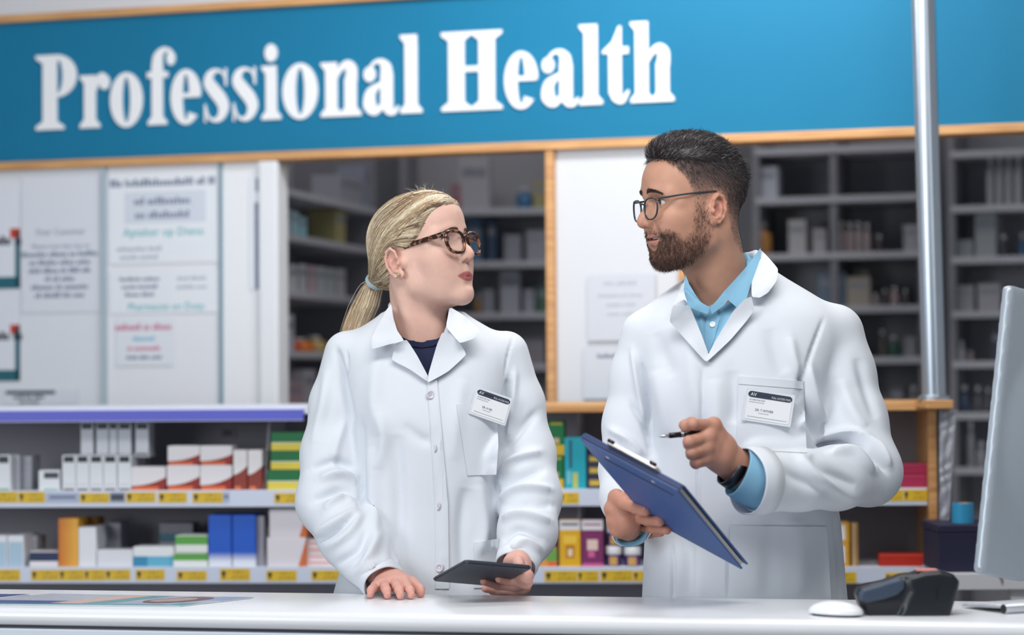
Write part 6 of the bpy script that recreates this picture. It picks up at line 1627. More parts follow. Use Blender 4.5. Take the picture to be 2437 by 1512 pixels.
    v, f, t = strands(range(2200), ptail, lambda i: .0005 + .0003 * rnd.random(), 25, lambda i, m: pal[rnd.choice([0, 1, 2, 3, 4, 5], p=[.25, .18, .22, .08, .17, .10])] * (.9 + .2 * rnd.random()))
    mesh_obj('ponytail_strands', v, f, vcol_mat('hair_strand', 0.45, var=0.05, spec=0.5), hair, True, tint=t)['kind'] = 'stuff'
    # elastic tie: two turns
    td = ax[2] - ax[0]; td /= np.linalg.norm(td); A = rot_axes(td)
    for k in (0.0, .0042):
        c = tw + td * (k + .001); ring_ = [c + A[1] * .0180 * math.cos(a) + A[2] * .0180 * math.sin(a) for a in np.linspace(0, 2 * math.pi, 26, endpoint=False)]
        v, f = tube_mesh(ring_, .0026, 8, True); mesh_obj('hair_tie', v, f, mat('tie_blue', '#a9bfc6', 0.7), hair, True)
    # fly-away hairs above the forehead
    def fly(i, q):
        p = np.array([.03 + rnd.random() * .05, -.035 + rnd.random() * .06, 0]); kk = 1 - ((p[0] - HC[0]) / HR[0]) ** 2 - ((p[1]) / HR[1]) ** 2; p[2] = HC[2] + HR[2] * math.sqrt(max(kk, .02)); 
        d = np.array([rnd.normal(.2, .6), rnd.normal(0, .5), 1]); t = np.linspace(0, 1, 5)[:, None]
        return WH.w(p + d * .016 * t * (.4 + rnd.random()) + np.array([-.012, 0, 0]) * t ** 2)
    v, f, t = strands(range(60), fly, .00025, 5, lambda i, m: pal[1]); mesh_obj('loose_hairs', v, f, vcol_mat('hair_strand', 0.45, var=0.05, spec=0.5), hair, True, tint=t)['kind'] = 'stuff'
    return hair
woman_hair()
TORT = tortoise()
glasses(WH, 'eyeglasses', 'tortoiseshell glasses worn by the blonde woman', .1090, .0080, .0270, .0215, .0350, .0032, TORT, TORT, .010, .0195, .0075, .0062, .0225, ty=.0715)
e_, R_e = ear_pts(-1, 1); ep = WH.w(e_(-.0065, -.0215, .0035))
F = Field(ep - .008, ep + .008, .0008); F.ell(ep, (.0036, .0036, .0036), 0); v, f = F.mesh(1)
tag(mesh_obj('stud_earring', v, f, mat('gold', '#d9c48e', 0.15, metal=1.0, var=0.02), None, True), 'small gold ball stud in the ear lobe of the woman', 'earring')
# coat trimmings
lp = dict(parent=coat, material=CW)
SUPW = bvh_of(np.concatenate([wv, np.array([v.co[:] for v in wbody.data.vertices])]), wf.tolist() + [tuple(i + len(wv) for i in p.vertices) for p in wbody.data.polygons])
patch('lapel', [(942, 817), (931, 857), (975, 879), (1019, 910), (1019, 896), (992, 845), (968, 808)], wsup, CW, coat, off=.0095, thick=.005, edge=.0015, smooth=30, rnd=True, far=.02)
patch('lapel', [(1068, 792), (1094, 817), (1111, 844), (1068, 884), (1018, 912), (1019, 892), (1040, 820), (1052, 792)], wsup, CW, coat, off=.0105, thick=.005, edge=.0015, smooth=30, rnd=True, far=.02)
patch('collar', [(931, 722), (914, 746), (884, 805), (885, 832), (929, 819), (942, 817), (962, 811), (945, 787), (935, 752)], wsup, CW, coat, off=.012, thick=.004, rnd=True, ypts=[(931, 722, 4.496), (914, 746, 4.471), (884, 805, 4.396), (885, 832, 4.383), (929, 819, 4.378), (962, 811, 4.373), (945, 787, 4.398), (935, 752, 4.451)])
patch('collar', [(1069, 734), (1075, 733), (1106, 752), (1145, 788), (1128, 806), (1094, 818), (1061, 778), (1066, 752)], wsup, CW, coat, off=.012, thick=.004, rnd=True, ypts=[(1069, 734, 4.486), (1106, 752, 4.451), (1145, 788, 4.393), (1128, 806, 4.380), (1094, 818, 4.373), (1061, 778, 4.393), (1066, 752, 4.446)])
patch('chest_pocket', [(1086, 963), (1118, 960), (1183, 982), (1186, 1060), (1181, 1130), (1113, 1132), (1105, 1080)], wsup, CW, coat, off=.0028, thick=.0025, smooth=5)
patch('hip_pocket', [(1128, 1292), (1188, 1282), (1184, 1325), (1182, 1400), (1128, 1400)], wsup, CW, coat, off=.0028, thick=.0025, smooth=5)
patch('placket', [(1016, 908), (1040, 904), (1056, 1080), (1066, 1200), (1069, 1402), (1036, 1402), (1035, 1200), (1027, 1060)], wsup, CW, coat, off=.0022, thick=.002, smooth=8)
patch('neck_rib', [(953, 800), (975, 811), (1003, 815), (1030, 812), (1052, 800), (1050, 814), (1030, 824), (1003, 828), (975, 824), (958, 815)], W_JUMP, mat('navy_knit', '#1b2140', 0.9), jump, off=.003, thick=.004, step=6, ypts=[(px, py + dy, surf_at(W_JUMP, px, 834)[0][1] + dz) for px, py in ((955, 806), (968, 812), (985, 818), (1003, 821), (1021, 819), (1038, 814), (1051, 807)) for dy, dz in ((-6, .006), (7, 0))])
BTN = mat('button_pearl', '#cfcbd3', 0.25, var=0.03)
for px, py in ((1022, 941), (1039, 1067), (1046, 1205), (1048, 1352)): button('button', wsup, px, py, .0085, BTN, coat, off=.0052)
legs(woman, woman.location.x, 4.52, .80, .085, mat('trouser_dark', '#2a2c36', 0.8), mat('shoe_black', '#1a1a1c', 0.4), 0)
# ------------------------------------------------------------------ the man
MH = HeadFrame(1656, 503, 4.34, 71, -3, -1)
man = empty('person', (P(1760, 1200, 4.36)[0], 4.36, 0), 'bearded man with short dark hair and glasses in white coat holding clipboard and pen', 'person')
M_Y = 4.36
M_ROWS = [(622, 1690, 1810, .050, .045), (645, 1655, 1850, .066, .04), (675, 1610, 1895, .082, .03), (705, 1562, 1945, .096, .02), (735, 1525, 1995, .106, .012), (775, 1506, 2022, .116, .006), (850, 1512, 2000, .124, 0), (930, 1522, 1968, .130, -.004), (1020, 1540, 1955, .130, -.004),
          (1120, 1545, 1968, .128, 0), (1220, 1538, 1998, .126, 0), (1320, 1532, 2006, .126, 0), (1430, 1528, 2016, .128, 0), (1600, 1515, 2030, .132, 0), (2000, 1500, 2050, .138, 0)]
M_ARM_R = [P(1538, 800, 4.37), P(1516, 900, 4.37), P(1500, 1010, 4.36), P(1492, 1120, 4.33), P(1490, 1185, 4.285), P(1498, 1240, 4.235)]
M_RAD_R = [.050, .050, .050, .050, .046, .038]
M_ARM_L = [P(1984, 795, 4.37), P(2002, 890, 4.36), P(2030, 1000, 4.34), P(2060, 1110, 4.30), P(2068, 1130, 4.285)]
M_RAD_L = [.058, .062, .062, .060, .060]
M_FORE = [P(2066, 1122, 4.285), P(1990, 1138, 4.215), P(1900, 1143, 4.150), P(1808, 1145, 4.105)]
M_FRAD = [.060, .058, .055, .058]
M_V = [(1630, 600), (1800, 570), (1800, 640), (1786, 680), (1748, 735), (1700, 815), (1682, 852), (1668, 812), (1640, 735), (1628, 700), (1630, 655)]
SHIRT = mat('shirt_blue', '#7fafca', 0.8, var=0.03, scale=30, bump=0.12, bscale=1200, spec=0.2)
M_FOLDS = [
 ([(1640, 790), (1650, 900), (1665, 1000)], 26, .003), ([(1560, 880), (1580, 960), (1590, 1040)], 24, .004), ([(1520, 860), (1540, 950), (1548, 1080)], 8, -.006), ([(1505, 830), (1520, 930), (1532, 1010)], 9, .004),
 ([(1500, 960), (1530, 1010), (1545, 1050)], 8, -.004), ([(1470, 1050), (1500, 1085), (1540, 1095)], 9, -.004), ([(1455, 1100), (1490, 1120), (1540, 1120)], 9, .004), ([(1450, 1020), (1490, 1045), (1530, 1080)], 10, .004),
 ([(1905, 880), (1915, 960), (1950, 1060)], 8, -.007), ([(1925, 870), (1940, 960), (1975, 1040)], 12, .005), ([(1880, 800), (1890, 860), (1905, 900)], 14, .003), ([(1960, 760), (1930, 840), (1912, 900)], 5, -.003),
 # elbow crease
 ([(1950, 1062), (2000, 1050), (2060, 1062)], 8, -.010), ([(1955, 1045), (2010, 1030), (2070, 1045)], 11, .006), ([(1985, 1058), (2040, 1062), (2085, 1100)], 7, -.009), ([(1975, 1075), (2030, 1080), (2080, 1125)], 9, .006), ([(2030, 1050), (2080, 1080), (2110, 1125)], 7, -.006), ([(2040, 1040), (2090, 1065), (2118, 1110)], 9, .005),
 ([(1930, 1080), (1970, 1120), (2040, 1160)], 14, -.004), ([(1900, 1085), (1950, 1140), (2040, 1190)], 14, .004), ([(1830, 1085), (1880, 1130), (1960, 1170)], 16, -.003), ([(2000, 900), (2030, 980), (2060, 1020)], 18, .003), ([(2040, 850), (2060, 920), (2085, 1000)], 16, -.003),
 # body
 ([(1672, 880), (1670, 1000), (1660, 1200), (1655, 1420)], 4, -.0025), ([(1600, 1300), (1602, 1400), (1600, 1425)], 5, -.003), ([(1740, 1270), (1735, 1350), (1735, 1425)], 4, -.002), ([(1700, 900), (1705, 1000), (1690, 1090)], 22, .003), ([(1740, 880), (1750, 960), (1745, 1010)], 20, -.003),
 ([(1985, 1240), (1995, 1330), (2000, 1425)], 6, -.003), ([(1890, 1230), (1900, 1300), (1905, 1420)], 26, .003), ([(1840, 1230), (1835, 1320), (1830, 1420)], 24, -.003), ([(1620, 1220), (1640, 1330), (1640, 1420)], 20, -.003), ([(1830, 780), (1850, 850), (1870, 890)], 22, -.002), ([(1560, 790), (1580, 850), (1600, 900)], 22, -.002),
]
def man_body():
    C = Field((P(1410, 1000, 4.36)[0], 4.02, 0.60), (P(2170, 1000, 4.36)[0], 4.56, P(1700, 575, 4.36)[2]), 0.0042)
    C.func(torso_fn(M_ROWS, M_Y))
    C.chain(M_ARM_R, M_RAD_R, 0.022); C.chain(M_ARM_L, M_RAD_L, 0.022); C.chain(M_FORE, M_FRAD, 0.016)
    ring_ = [P(1640, 715, 4.285), P(1632, 680, 4.33), P(1650, 640, 4.42), P(1730, 612, 4.46), P(1800, 608, 4.42), P(1812, 625, 4.36), P(1800, 670, 4.305)]
    C.chain(ring_, [.009] * 7, 0.008)
    C.func(wedge_fn(M_V, 4.38, 1250), 0.006, 'sub')
    C.cone(P(1715, 560, 4.40), P(1720, 690, 4.385), .062, .064, 0.004, 'sub')
    C.cone(M_FORE[-1] + (M_FORE[-1] - M_FORE[-2]) * .8, M_FORE[-1] - (M_FORE[-1] - M_FORE[-2]) * .22, .056, .048, 0.003, 'sub')
    C.cone(M_ARM_R[-1] + (M_ARM_R[-1] - M_ARM_R[-2]) * .9, M_ARM_R[-1] - (M_ARM_R[-1] - M_ARM_R[-2]) * .25, .034, .030, 0.003, 'sub')
    C.trim(M_FORE[-1], M_FORE[-1] - M_FORE[-2], .018, .09); C.trim(M_ARM_R[-1], M_ARM_R[-1] - M_ARM_R[-2], .012)
    v, f = C.mesh(2); v = sculpt(v, f, M_FOLDS)
    coat = mesh_obj('coat', v, f, coat_mat(), man, True); coat['label'] = 'white laboratory coat worn open at the neck'
    J = Field((P(1560, 800, 4.36)[0], 4.21, P(1700, 900, 4.36)[2]), (P(1850, 800, 4.36)[0], 4.50, P(1700, 600, 4.36)[2]), 0.004)
    J.func(torso_fn(M_ROWS, M_Y, 0.010))
    J.cone(P(1718, 720, 4.375), P(1716, 655, 4.39), .070, .066, 0.01)
    J.cone(P(1706, 560, 4.37), P(1692, 700, 4.335), .066, .056, 0.003, 'sub')
    vj, fj = largest(*J.mesh(2))
    vj = sculpt(vj, fj, [([(1690, 730), (1688, 790), (1684, 850)], 4, -.002), ([(1672, 740), (1668, 800)], 6, .002), ([(1715, 740), (1705, 790)], 7, .002)])
    sh = mesh_obj('shirt', vj, fj, SHIRT, man, True); sh['label'] = 'light blue button-down shirt'
    return coat, bvh_of(v, f), v, f, sh, bvh_of(vj, fj)
mcoat, msup, mv, mf, mshirt, mshsup = man_body()
M_PEN = [P(1567, 1040, 4.020), P(1655, 1031, 4.062)]
def hands_m():
    parts = []
    F = head_field(False, MH.l(P(1722, 735, 4.40)), .061, .0042, 0.9, sterno=[((-.034, .046, -.035), MH.l(P(1700, 735, 4.36)), .012)])
    v, f = F.mesh(1); t = man_tint(v); parts.append((MH.w(v), f, t)); hv, hf = MH.w(v), f
    # left hand with the pen, back towards the viewer
    H = Field(P(1590, 1170, 4.0) - (.01, .03, .01), P(1810, 975, 4.2) + (.01, .06, .01), 0.0017)
    wr = P(1752, 1108, 4.115)
    H.chain([P(1800, 1140, 4.13), wr], [.032, .030], .01)
    mcp = [P(1699, 1011, 4.070), P(1686, 1038, 4.058), P(1681, 1065, 4.058), P(1681, 1090, 4.066)]
    pip = [P(1650, 1010, 4.040), P(1640, 1052, 4.035), P(1646, 1078, 4.040), P(1655, 1102, 4.052)]
    dip = [P(1634, 1017, 4.055), P(1640, 1058, 4.068), P(1646, 1082, 4.072), P(1656, 1104, 4.080)]
    tip = [P(1632, 1024, 4.070), P(1662, 1058, 4.085), P(1668, 1080, 4.088), P(1676, 1100, 4.092)]
    for m, r in zip(mcp, (.0125, .0130, .0128, .0120)): H.cone(wr, m, .022, r, .014); H.ell(m, (r + .0012,) * 3, .006)
    for i in range(3): H.cone((mcp[i] + wr) / 2, (mcp[i + 1] + wr) / 2, .017, .017, .012)
    H.cone(P(1735, 1120, 4.11), P(1690, 1095, 4.085), .016, .013, .012)
    for i in range(4):
        r = (.0098, .0105, .0102, .0094)[i]; finger(H, [mcp[i], pip[i], dip[i], tip[i]], r * 1.08, r * .9, .005, .0004)
    th = [P(1720, 1050, 4.125), P(1680, 1026, 4.105), P(1645, 1010, 4.080), P(1628, 1012, 4.058)]
    finger(H, th, .017, .0098, .010)
    v, f = H.mesh(1); parts.append((v, f, hand_tint(v, '#c18d78', tip, mcp + pip)))
    # right hand under the clipboard
    G = Field(P(1430, 1310, 4.0) - (.01, .05, .01), P(1620, 1150, 4.3) + (.01, .05, .01), 0.0017)
    L = [[(1466, 1184, .020), (1484, 1199, .013), (1512, 1209, .0125), (1535, 1217, .012)], [(1457, 1212, .020), (1504, 1229, .014), (1540, 1237, .0125), (1569, 1241, .012)], [(1462, 1240, .018), (1520, 1253, .013), (1557, 1258, .0125), (1587, 1261, .012)], [(1470, 1262, .016), (1518, 1269, .011), (1548, 1270, .009), (1572, 1268, .008)]]
    wr2 = P(1490, 1240, 4.205); fl = []
    G.chain([P(1494, 1255, 4.235), wr2], [.026, .025], .01)
    kn = []
    for i, q in enumerate(L):
        pts = [P(a, b, clb_Y(a, b) - c * 1.75) for a, b, c in q]; pts[0] = P(q[0][0], q[0][1], clb_Y(1495, 1215) - .016)
        r = (.0105, .0108, .0100, .0088)[i]; finger(G, pts, r * 1.15, r * .92, .006); fl.append((pts[-1], pts[-2], r * .92)); kn.append(pts[1]); kn.append(pts[0])
        G.cone(wr2, pts[0], .019, .0125, .012)
    for i in range(3): G.cone(P(L[i][0][0] + 4, L[i][0][1], clb_Y(1495, 1215) - .006), P(L[i + 1][0][0] + 4, L[i + 1][0][1], clb_Y(1495, 1215) - .006), .012, .012, .012)
    # thumb over the paper side
    finger(G, [P(1478, 1215, 4.20), P(1500, 1180, 4.19), P(1522, 1172, 4.165)], .014, .010, .010)
    v, f = G.mesh(1); parts.append((v, f, hand_tint(v, '#bd8772', [q[0] for q in fl], kn)))
    B = Field((P(1430, 1000, 4.36)[0], 4.10, 0.75), (P(2150, 1000, 4.36)[0], 4.52, P(1700, 770, 4.36)[2]), 0.011)
    B.func(torso_fn(M_ROWS, M_Y, 0.030)); B.chain(M_ARM_R, [r * .55 for r in M_RAD_R], .02); B.chain(M_ARM_L, [r * .55 for r in M_RAD_L], .02); B.chain(M_FORE, [r * .5 for r in M_FRAD], .02)
    v, f = B.mesh(1); parts.append((v, f, skin_tint(v, '#c0917a')))
    v, f, t = join_parts(parts); body = mesh_obj('body', v, f, SKIN(), man, True, tint=t)
    for tp, dp, r in fl[:3]: nail(tp, dp, (0.35, -1, 0.15), r, body, L=.010)
    return body, hv, hf
BEARD = [(.028, .014), (.034, -.014), (.040, -.040), (.054, -.050), (.061, -.042), (.073, -.0355), (.090, -.0325), (.13, -.0325), (.13, -.14), (.07, -.128), (.040, -.112), (.012, -.084), (-.003, -.052), (.000, -.016), (.010, .014)]
SIDE = [(.077, .096), (.060, .078), (.047, .060), (.039, .040), (.034, .018), (.030, .004), (.008, .004), (.004, .018), (-.010, .032), (-.030, .022), (-.038, -.005), (-.040, -.035), (-.052, -.062), (-.075, -.085), (-.14, -.085), (-.14, .17), (.11, .17), (.11, .100)]
sd_beard, sd_side = poly_sd(BEARD), poly_sd(SIDE)
def lip_mask(v):
    ya = np.abs(v[:, 1])
    return (v[:, 2] < np.interp(ya, [0, .014, .029], [-.0392, -.0408, -.0465])) & (v[:, 2] > np.interp(ya, [0, .012, .018, .030], [-.0725, -.0705, -.0640, -.0525])) & (v[:, 0] > .055) & (ya < .030)
def man_tint(v):
    c = face_tint(v, False); n = np.sin(v[:, 0] * 900 + 3 * np.sin(v[:, 2] * 700)) * .5
    def blend(w, col):
        nonlocal c; w = np.clip(w, 0, 1)[:, None]; c = c * (1 - w) + np.array(lin(col)[:3]) * w
    db = -sd_beard(v[:, 0], v[:, 2]); nk = v[:, 0] > -.02
    w = smooth01(-.003, .012, db) * (~lip_mask(v)) * nk
    blend(w * .55, '#6b4a3e')
    ds = -sd_side(v[:, 0], v[:, 2]); notear = np.ones(len(v))
    for s in (-1, 1):
        e, R = ear_pts(s); q = (v - e(.001, .001, .0)) @ R.T; notear *= 1 - np.exp(-((q[:, 0] / .020) ** 2 + (q[:, 1] / .036) ** 2) ** 2) * (np.abs(v[:, 1]) > .060)
    fade = smooth01(.0, .05, v[:, 2] - .012 + np.clip(-v[:, 0] * .9, 0, .06))
    blend(smooth01(-.002, .010, ds) * notear * (.40 + .45 * fade), '#564846')
    blend(smooth01(-.002, .010, ds) * notear * smooth01(.058, .092, v[:, 2] - .30 * v[:, 0]) * .9, '#282224')
    return c
mbody, mhv, mhf = hands_m()
bvh_l = bvh_of(mhv, mhf)
for s in (-1, 1): eye_obj(MH, s, (1, -.05, -.05), mbody, '#5a4a3c'); lashes(MH, s, mbody, False)
brows(MH, mbody, False, '#3a2c28', mbody)
# teeth
tv, tf = tube_mesh(MH.w(catmull([(.072, -.024, -.0478), (.0835, -.013, -.0475), (.0880, 0, -.0475), (.0835, .013, -.0475), (.072, .024, -.0478)], 5)), .0030, 8); mesh_obj('teeth', tv, tf, mat('teeth', '#e3dcd2', 0.25), mbody, True)
def man_hair():
    rnd = np.random.default_rng(5); HM = vcol_mat('hair_dark', 0.42, var=0.08, spec=0.5)
    top = [(.080, .094), (.066, .084), (.055, .080), (.030, .078), (-.010, .080), (-.050, .074), (-.075, .056), (-.088, .030), (-.14, .022), (-.14, .18), (.12, .18), (.12, .106), (.092, .100)]
    sdt = poly_sd(top)
    F = Field((-.125, -.095, .0), (.115, .095, .165), 0.0026)
    F.ell((-.004, 0, .049), (.1010, .0765, .090), 0)
    F.ell((.034, 0, .098), (.048, .052, .044), .025); F.ell((.062, .002, .112), (.022, .044, .020), .02); F.ell((.0, 0, .105), (.07, .060, .044), .02)
    F.func(lambda x, y, z: -sdt(x, z) + 0 * y, .022, 'sub')
    v, f = F.mesh(2)
    hair = mesh_obj('hair', MH.w(v), f, HM, man, True, tint=np.tile(np.array(lin('#231e20')[:3]), (len(v), 1))); hair['label'] = 'short dark hair swept up at the front with faded sides'
    n = vnormals(v, f); idx = rnd.choice(len(v), 9500); pal = [np.array(lin(h)[:3]) for h in ('#2a2425', '#3a3336', '#1d1a1b', '#6a6366', '#a8a2a4', '#4a3a34')]
    def path(i, k):
        p = v[k] + rnd.normal(0, .0008, 3); nn = n[k]; fr = smooth01(.02, .09, p[0]); t = np.linspace(0, 1, 5)[:, None]
        d = np.array([-.65 + .3 * math.sin(p[1] * 90 + 1), .35 * math.sin(p[0] * 70 + p[1] * 60), .25 + .7 * fr]) + rnd.normal(0, .22, 3)
        edge = max(float(smooth01(.045, .060, p[0])), float(smooth01(.0, .028, -float(sdt(p[0:1], p[2:3])[0])))); L = (.013 + .004 * fr) * (.6 + .6 * rnd.random()) * (.35 + .65 * edge); d = d * edge + np.array([-.45, 0, -.8]) * (1 - edge); d -= nn * (d @ nn) * .75; d /= np.linalg.norm(d)
        return MH.w(p - nn * .002 + d * L * t + nn * (L * (.12 + .30 * edge) * np.sin(t * 2.4)))
    vv, ff, tt = strands(idx, path, lambda i: .00032 + .0002 * rnd.random(), 5, lambda i, m: pal[rnd.choice(6, p=[.3, .2, .22, .13, .07, .08])])
    mesh_obj('hair_strands', vv, ff, HM, hair, True, tint=tt)['kind'] = 'stuff'
    # clipped sides, beard and moustache: short hairs rooted on the skin
    lv = MH.l(mhv); ln = vnormals(mhv, mhf) @ MH.A.T
    ds = -sd_side(lv[:, 0], lv[:, 2]); ok = (ds > .001)
    for s in (-1, 1):
        e, R = ear_pts(s); q = (lv - e(.001, .001, 0)) @ R.T; ok &= ~(((q[:, 0] / .021) ** 2 + (q[:, 1] / .036) ** 2 < 1) & (lv[:, 1] * s > .055))
    cand = np.where(ok & (lv[:, 2] < .105))[0]; w = .35 + .65 * smooth01(.0, .06, lv[cand, 2] + np.clip(-lv[cand, 0] * .6, 0, .05)); sel = rnd.choice(cand, 17000, p=w / w.sum())
    def side(i, k):
        p = lv[k] + rnd.normal(0, .0006, 3); nn = ln[k]; t = np.linspace(0, 1, 3)[:, None]; d = np.array([-.35, 0, -.9]) + rnd.normal(0, .25, 3); d -= nn * (d @ nn); d /= np.linalg.norm(d)
        L = .0035 + .010 * smooth01(.03, .085, p[2] + max(0, -p[0]) * .45) * (.3 + rnd.random()); return MH.w(p - nn * .0006 + (d * .8 + nn * .42) * L * t)
    vv, ff, tt = strands(sel, side, .00020, 3, lambda i, m: pal[rnd.choice(6, p=[.3, .25, .2, .12, .08, .05])])
    mesh_obj('clipped_sides', vv, ff, HM, hair, True, tint=tt)['kind'] = 'stuff'
    db = -sd_beard(lv[:, 0], lv[:, 2]); ok = (db > -.001) & ~lip_mask(lv) & (lv[:, 0] > -.012)
    cand = np.where(ok)[0]; w = .12 + smooth01(.0, .018, db[cand]) * np.where(lv[cand, 2] < -.05, 1.0, np.where(lv[cand, 0] > .07, 1.6, .5)); sel = rnd.choice(cand, 8500, p=w / w.sum())
    pb = [np.array(lin(h)[:3]) for h in ('#4a3129', '#6b4636', '#2e221f', '#8a6350', '#a9a09c')]
    def beard(i, k):
        p = lv[k] + rnd.normal(0, .0006, 3); nn = ln[k]; t = np.linspace(0, 1, 4)[:, None]
        d = np.array([.25, 0, -.95]) + rnd.normal(0, .30, 3) if p[2] < -.046 or p[0] < .062 else np.array([.0, np.sign(p[1]) * .6, -.6]) + rnd.normal(0, .2, 3)
        d -= nn * (d @ nn) * .8; d /= np.linalg.norm(d); L = (.0045 + .004 * rnd.random()) * (1.15 if p[2] < -.08 else .8)
        return MH.w(p - nn * .0006 + d * L * t + nn * (L * .45 * np.sin(t * 2.0)))
    vv, ff, tt = strands(sel, beard, .00026, 4, lambda i, m: pb[rnd.choice(5, p=[.36, .24, .2, .14, .06])])
    bd = mesh_obj('beard', vv, ff, HM, man, True, tint=tt); bd['label'] = 'short brown beard and moustache'
man_hair()
FR = mat('frame_slate', '#2d3640', 0.25, var=0.05)
glasses(MH, 'eyeglasses', 'thin dark framed glasses worn by the bearded man', .1090, .0060, .0250, .0200, .0335, .0016, FR, FR, -.011, .0325, .0055, .0024, .0245, round_=.28)
# shirt and coat trimmings
MSH = bvh_of(np.concatenate([mv, np.array([v.co[:] for v in mshirt.data.vertices])]), mf.tolist() + [tuple(i + len(mv) for i in p.vertices) for p in mshirt.data.polygons])
patch('shirt_collar', [(1810, 590), (1778, 633), (1747, 668), (1722, 695), (1726, 708), (1760, 738), (1775, 716), (1788, 674), (1810, 616)], MSH, SHIRT, mshirt, thick=.003, ypts=[(1810, 590, 4.375), (1778, 633, 4.335), (1747, 668, 4.295), (1722, 695, 4.262), (1726, 708, 4.252), (1760, 738, 4.245), (1775, 716, 4.258), (1788, 674, 4.29), (1810, 616, 4.345)])
patch('shirt_collar', [(1631, 652), (1640, 676), (1654, 700), (1666, 716), (1650, 708), (1635, 728), (1627, 694)], MSH, SHIRT, mshirt, thick=.003, ypts=[(1631, 652, 4.335), (1640, 676, 4.305), (1666, 716, 4.262), (1635, 728, 4.252), (1627, 694, 4.285)])
patch('collar_band', [(1630, 684), (1650, 704), (1672, 722), (1690, 732), (1684, 748), (1655, 738), (1634, 730)], MSH, SHIRT, mshirt, thick=.003, ypts=[(1630, 684, 4.300), (1650, 704, 4.282), (1672, 722, 4.268), (1690, 732, 4.258), (1684, 748, 4.250), (1655, 738, 4.252), (1634, 730, 4.258)])
patch('collar_band', [(1726, 690), (1707, 714), (1690, 732), (1694, 748), (1722, 728), (1738, 708)], MSH, SHIRT, mshirt, thick=.003, ypts=[(1726, 690, 4.278), (1707, 714, 4.266), (1690, 732, 4.257), (1694, 748, 4.248), (1722, 728, 4.254), (1738, 708, 4.268)])
patch('shirt_placket', [(1686, 728), (1706, 722), (1712, 760), (1702, 800), (1688, 838), (1680, 840), (1678, 780)], mshsup, SHIRT, mshirt, off=.0016, thick=.0015, smooth=15)
patch('lapel', [(1636, 727), (1601, 727), (1593, 766), (1615, 790), (1680, 863), (1688, 848), (1671, 800), (1641, 727)], msup, CW, mcoat, off=.0095, thick=.005, edge=.0015, smooth=30, rnd=True, far=.02)
patch('lapel', [(1789, 706), (1795, 738), (1778, 763), (1739, 809), (1680, 864), (1686, 842), (1722, 778), (1750, 736), (1772, 712)], msup, CW, mcoat, off=.0105, thick=.005, edge=.0015, smooth=30, rnd=True, far=.02)
patch('collar', [(1630, 664), (1619, 690), (1600, 728), (1628, 712), (1636, 722), (1628, 695)], msup, CW, mcoat, thick=.004, rnd=True, ypts=[(1630, 664, 4.33), (1619, 690, 4.30), (1600, 728, 4.245), (1628, 712, 4.250), (1636, 722, 4.248)])
patch('collar', [(1808, 592), (1830, 614), (1852, 640), (1849, 668), (1828, 697), (1808, 709), (1789, 707), (1788, 674), (1810, 616)], msup, CW, mcoat, thick=.004, rnd=True, ypts=[(1808, 592, 4.375), (1830, 614, 4.355), (1852, 640, 4.315), (1849, 668, 4.285), (1828, 697, 4.258), (1808, 709, 4.250), (1789, 707, 4.252), (1788, 674, 4.285), (1810, 616, 4.345)])
patch('chest_pocket', [(1758, 896), (1912, 908), (1920, 1078), (1752, 1070)], msup, CW, mcoat, off=.0028, thick=.0025, smooth=5)
patch('pocket_hem', [(1758, 896), (1912, 908), (1911, 926), (1757, 914)], msup, CW, mcoat, off=.0042, thick=.002, smooth=5)
patch('hip_pocket', [(1737, 1252), (1968, 1254), (1978, 1430), (1735, 1430)], msup, CW, mcoat, off=.0028, thick=.0025, smooth=5)
for px, py, sp in ((1697, 774, mshsup), (1661, 717, mshsup)): button('button', sp, px, py, .0058, mat('shirt_button', '#e3e6e8', 0.3), mshirt, off=.0024)
# blue shirt cuff at the left wrist
df = M_FORE[-1] - M_FORE[-2]; df /= np.linalg.norm(df); dr = M_ARM_R[-1] - M_ARM_R[-2]; dr /= np.linalg.norm(dr)
cuff(M_FORE[-1] - df * .010, M_FORE[-1] + df * .030, .0605, .0600, 'sleeve_cuff', mcoat, CW, flat=1.02)
cuff(M_ARM_R[-1], M_ARM_R[-1] + dr * .030, .0405, .0385, 'sleeve_cuff', mcoat, CW)
cuff(P(1822, 1149, 4.112), P(1756, 1122, 4.098), .054, .0455, 'shirt_cuff', mshirt, SHIRT, flat=1.05)
cuff(P(1497, 1242, 4.245), P(1501, 1266, 4.212), .035, .033, 'shirt_cuff', mshirt, SHIRT)
legs(man, man.location.x, 4.38, .80, .09, mat('trouser_grey', '#33363e', 0.8), mat('shoe_brown', '#3a2a20', 0.4), 0)
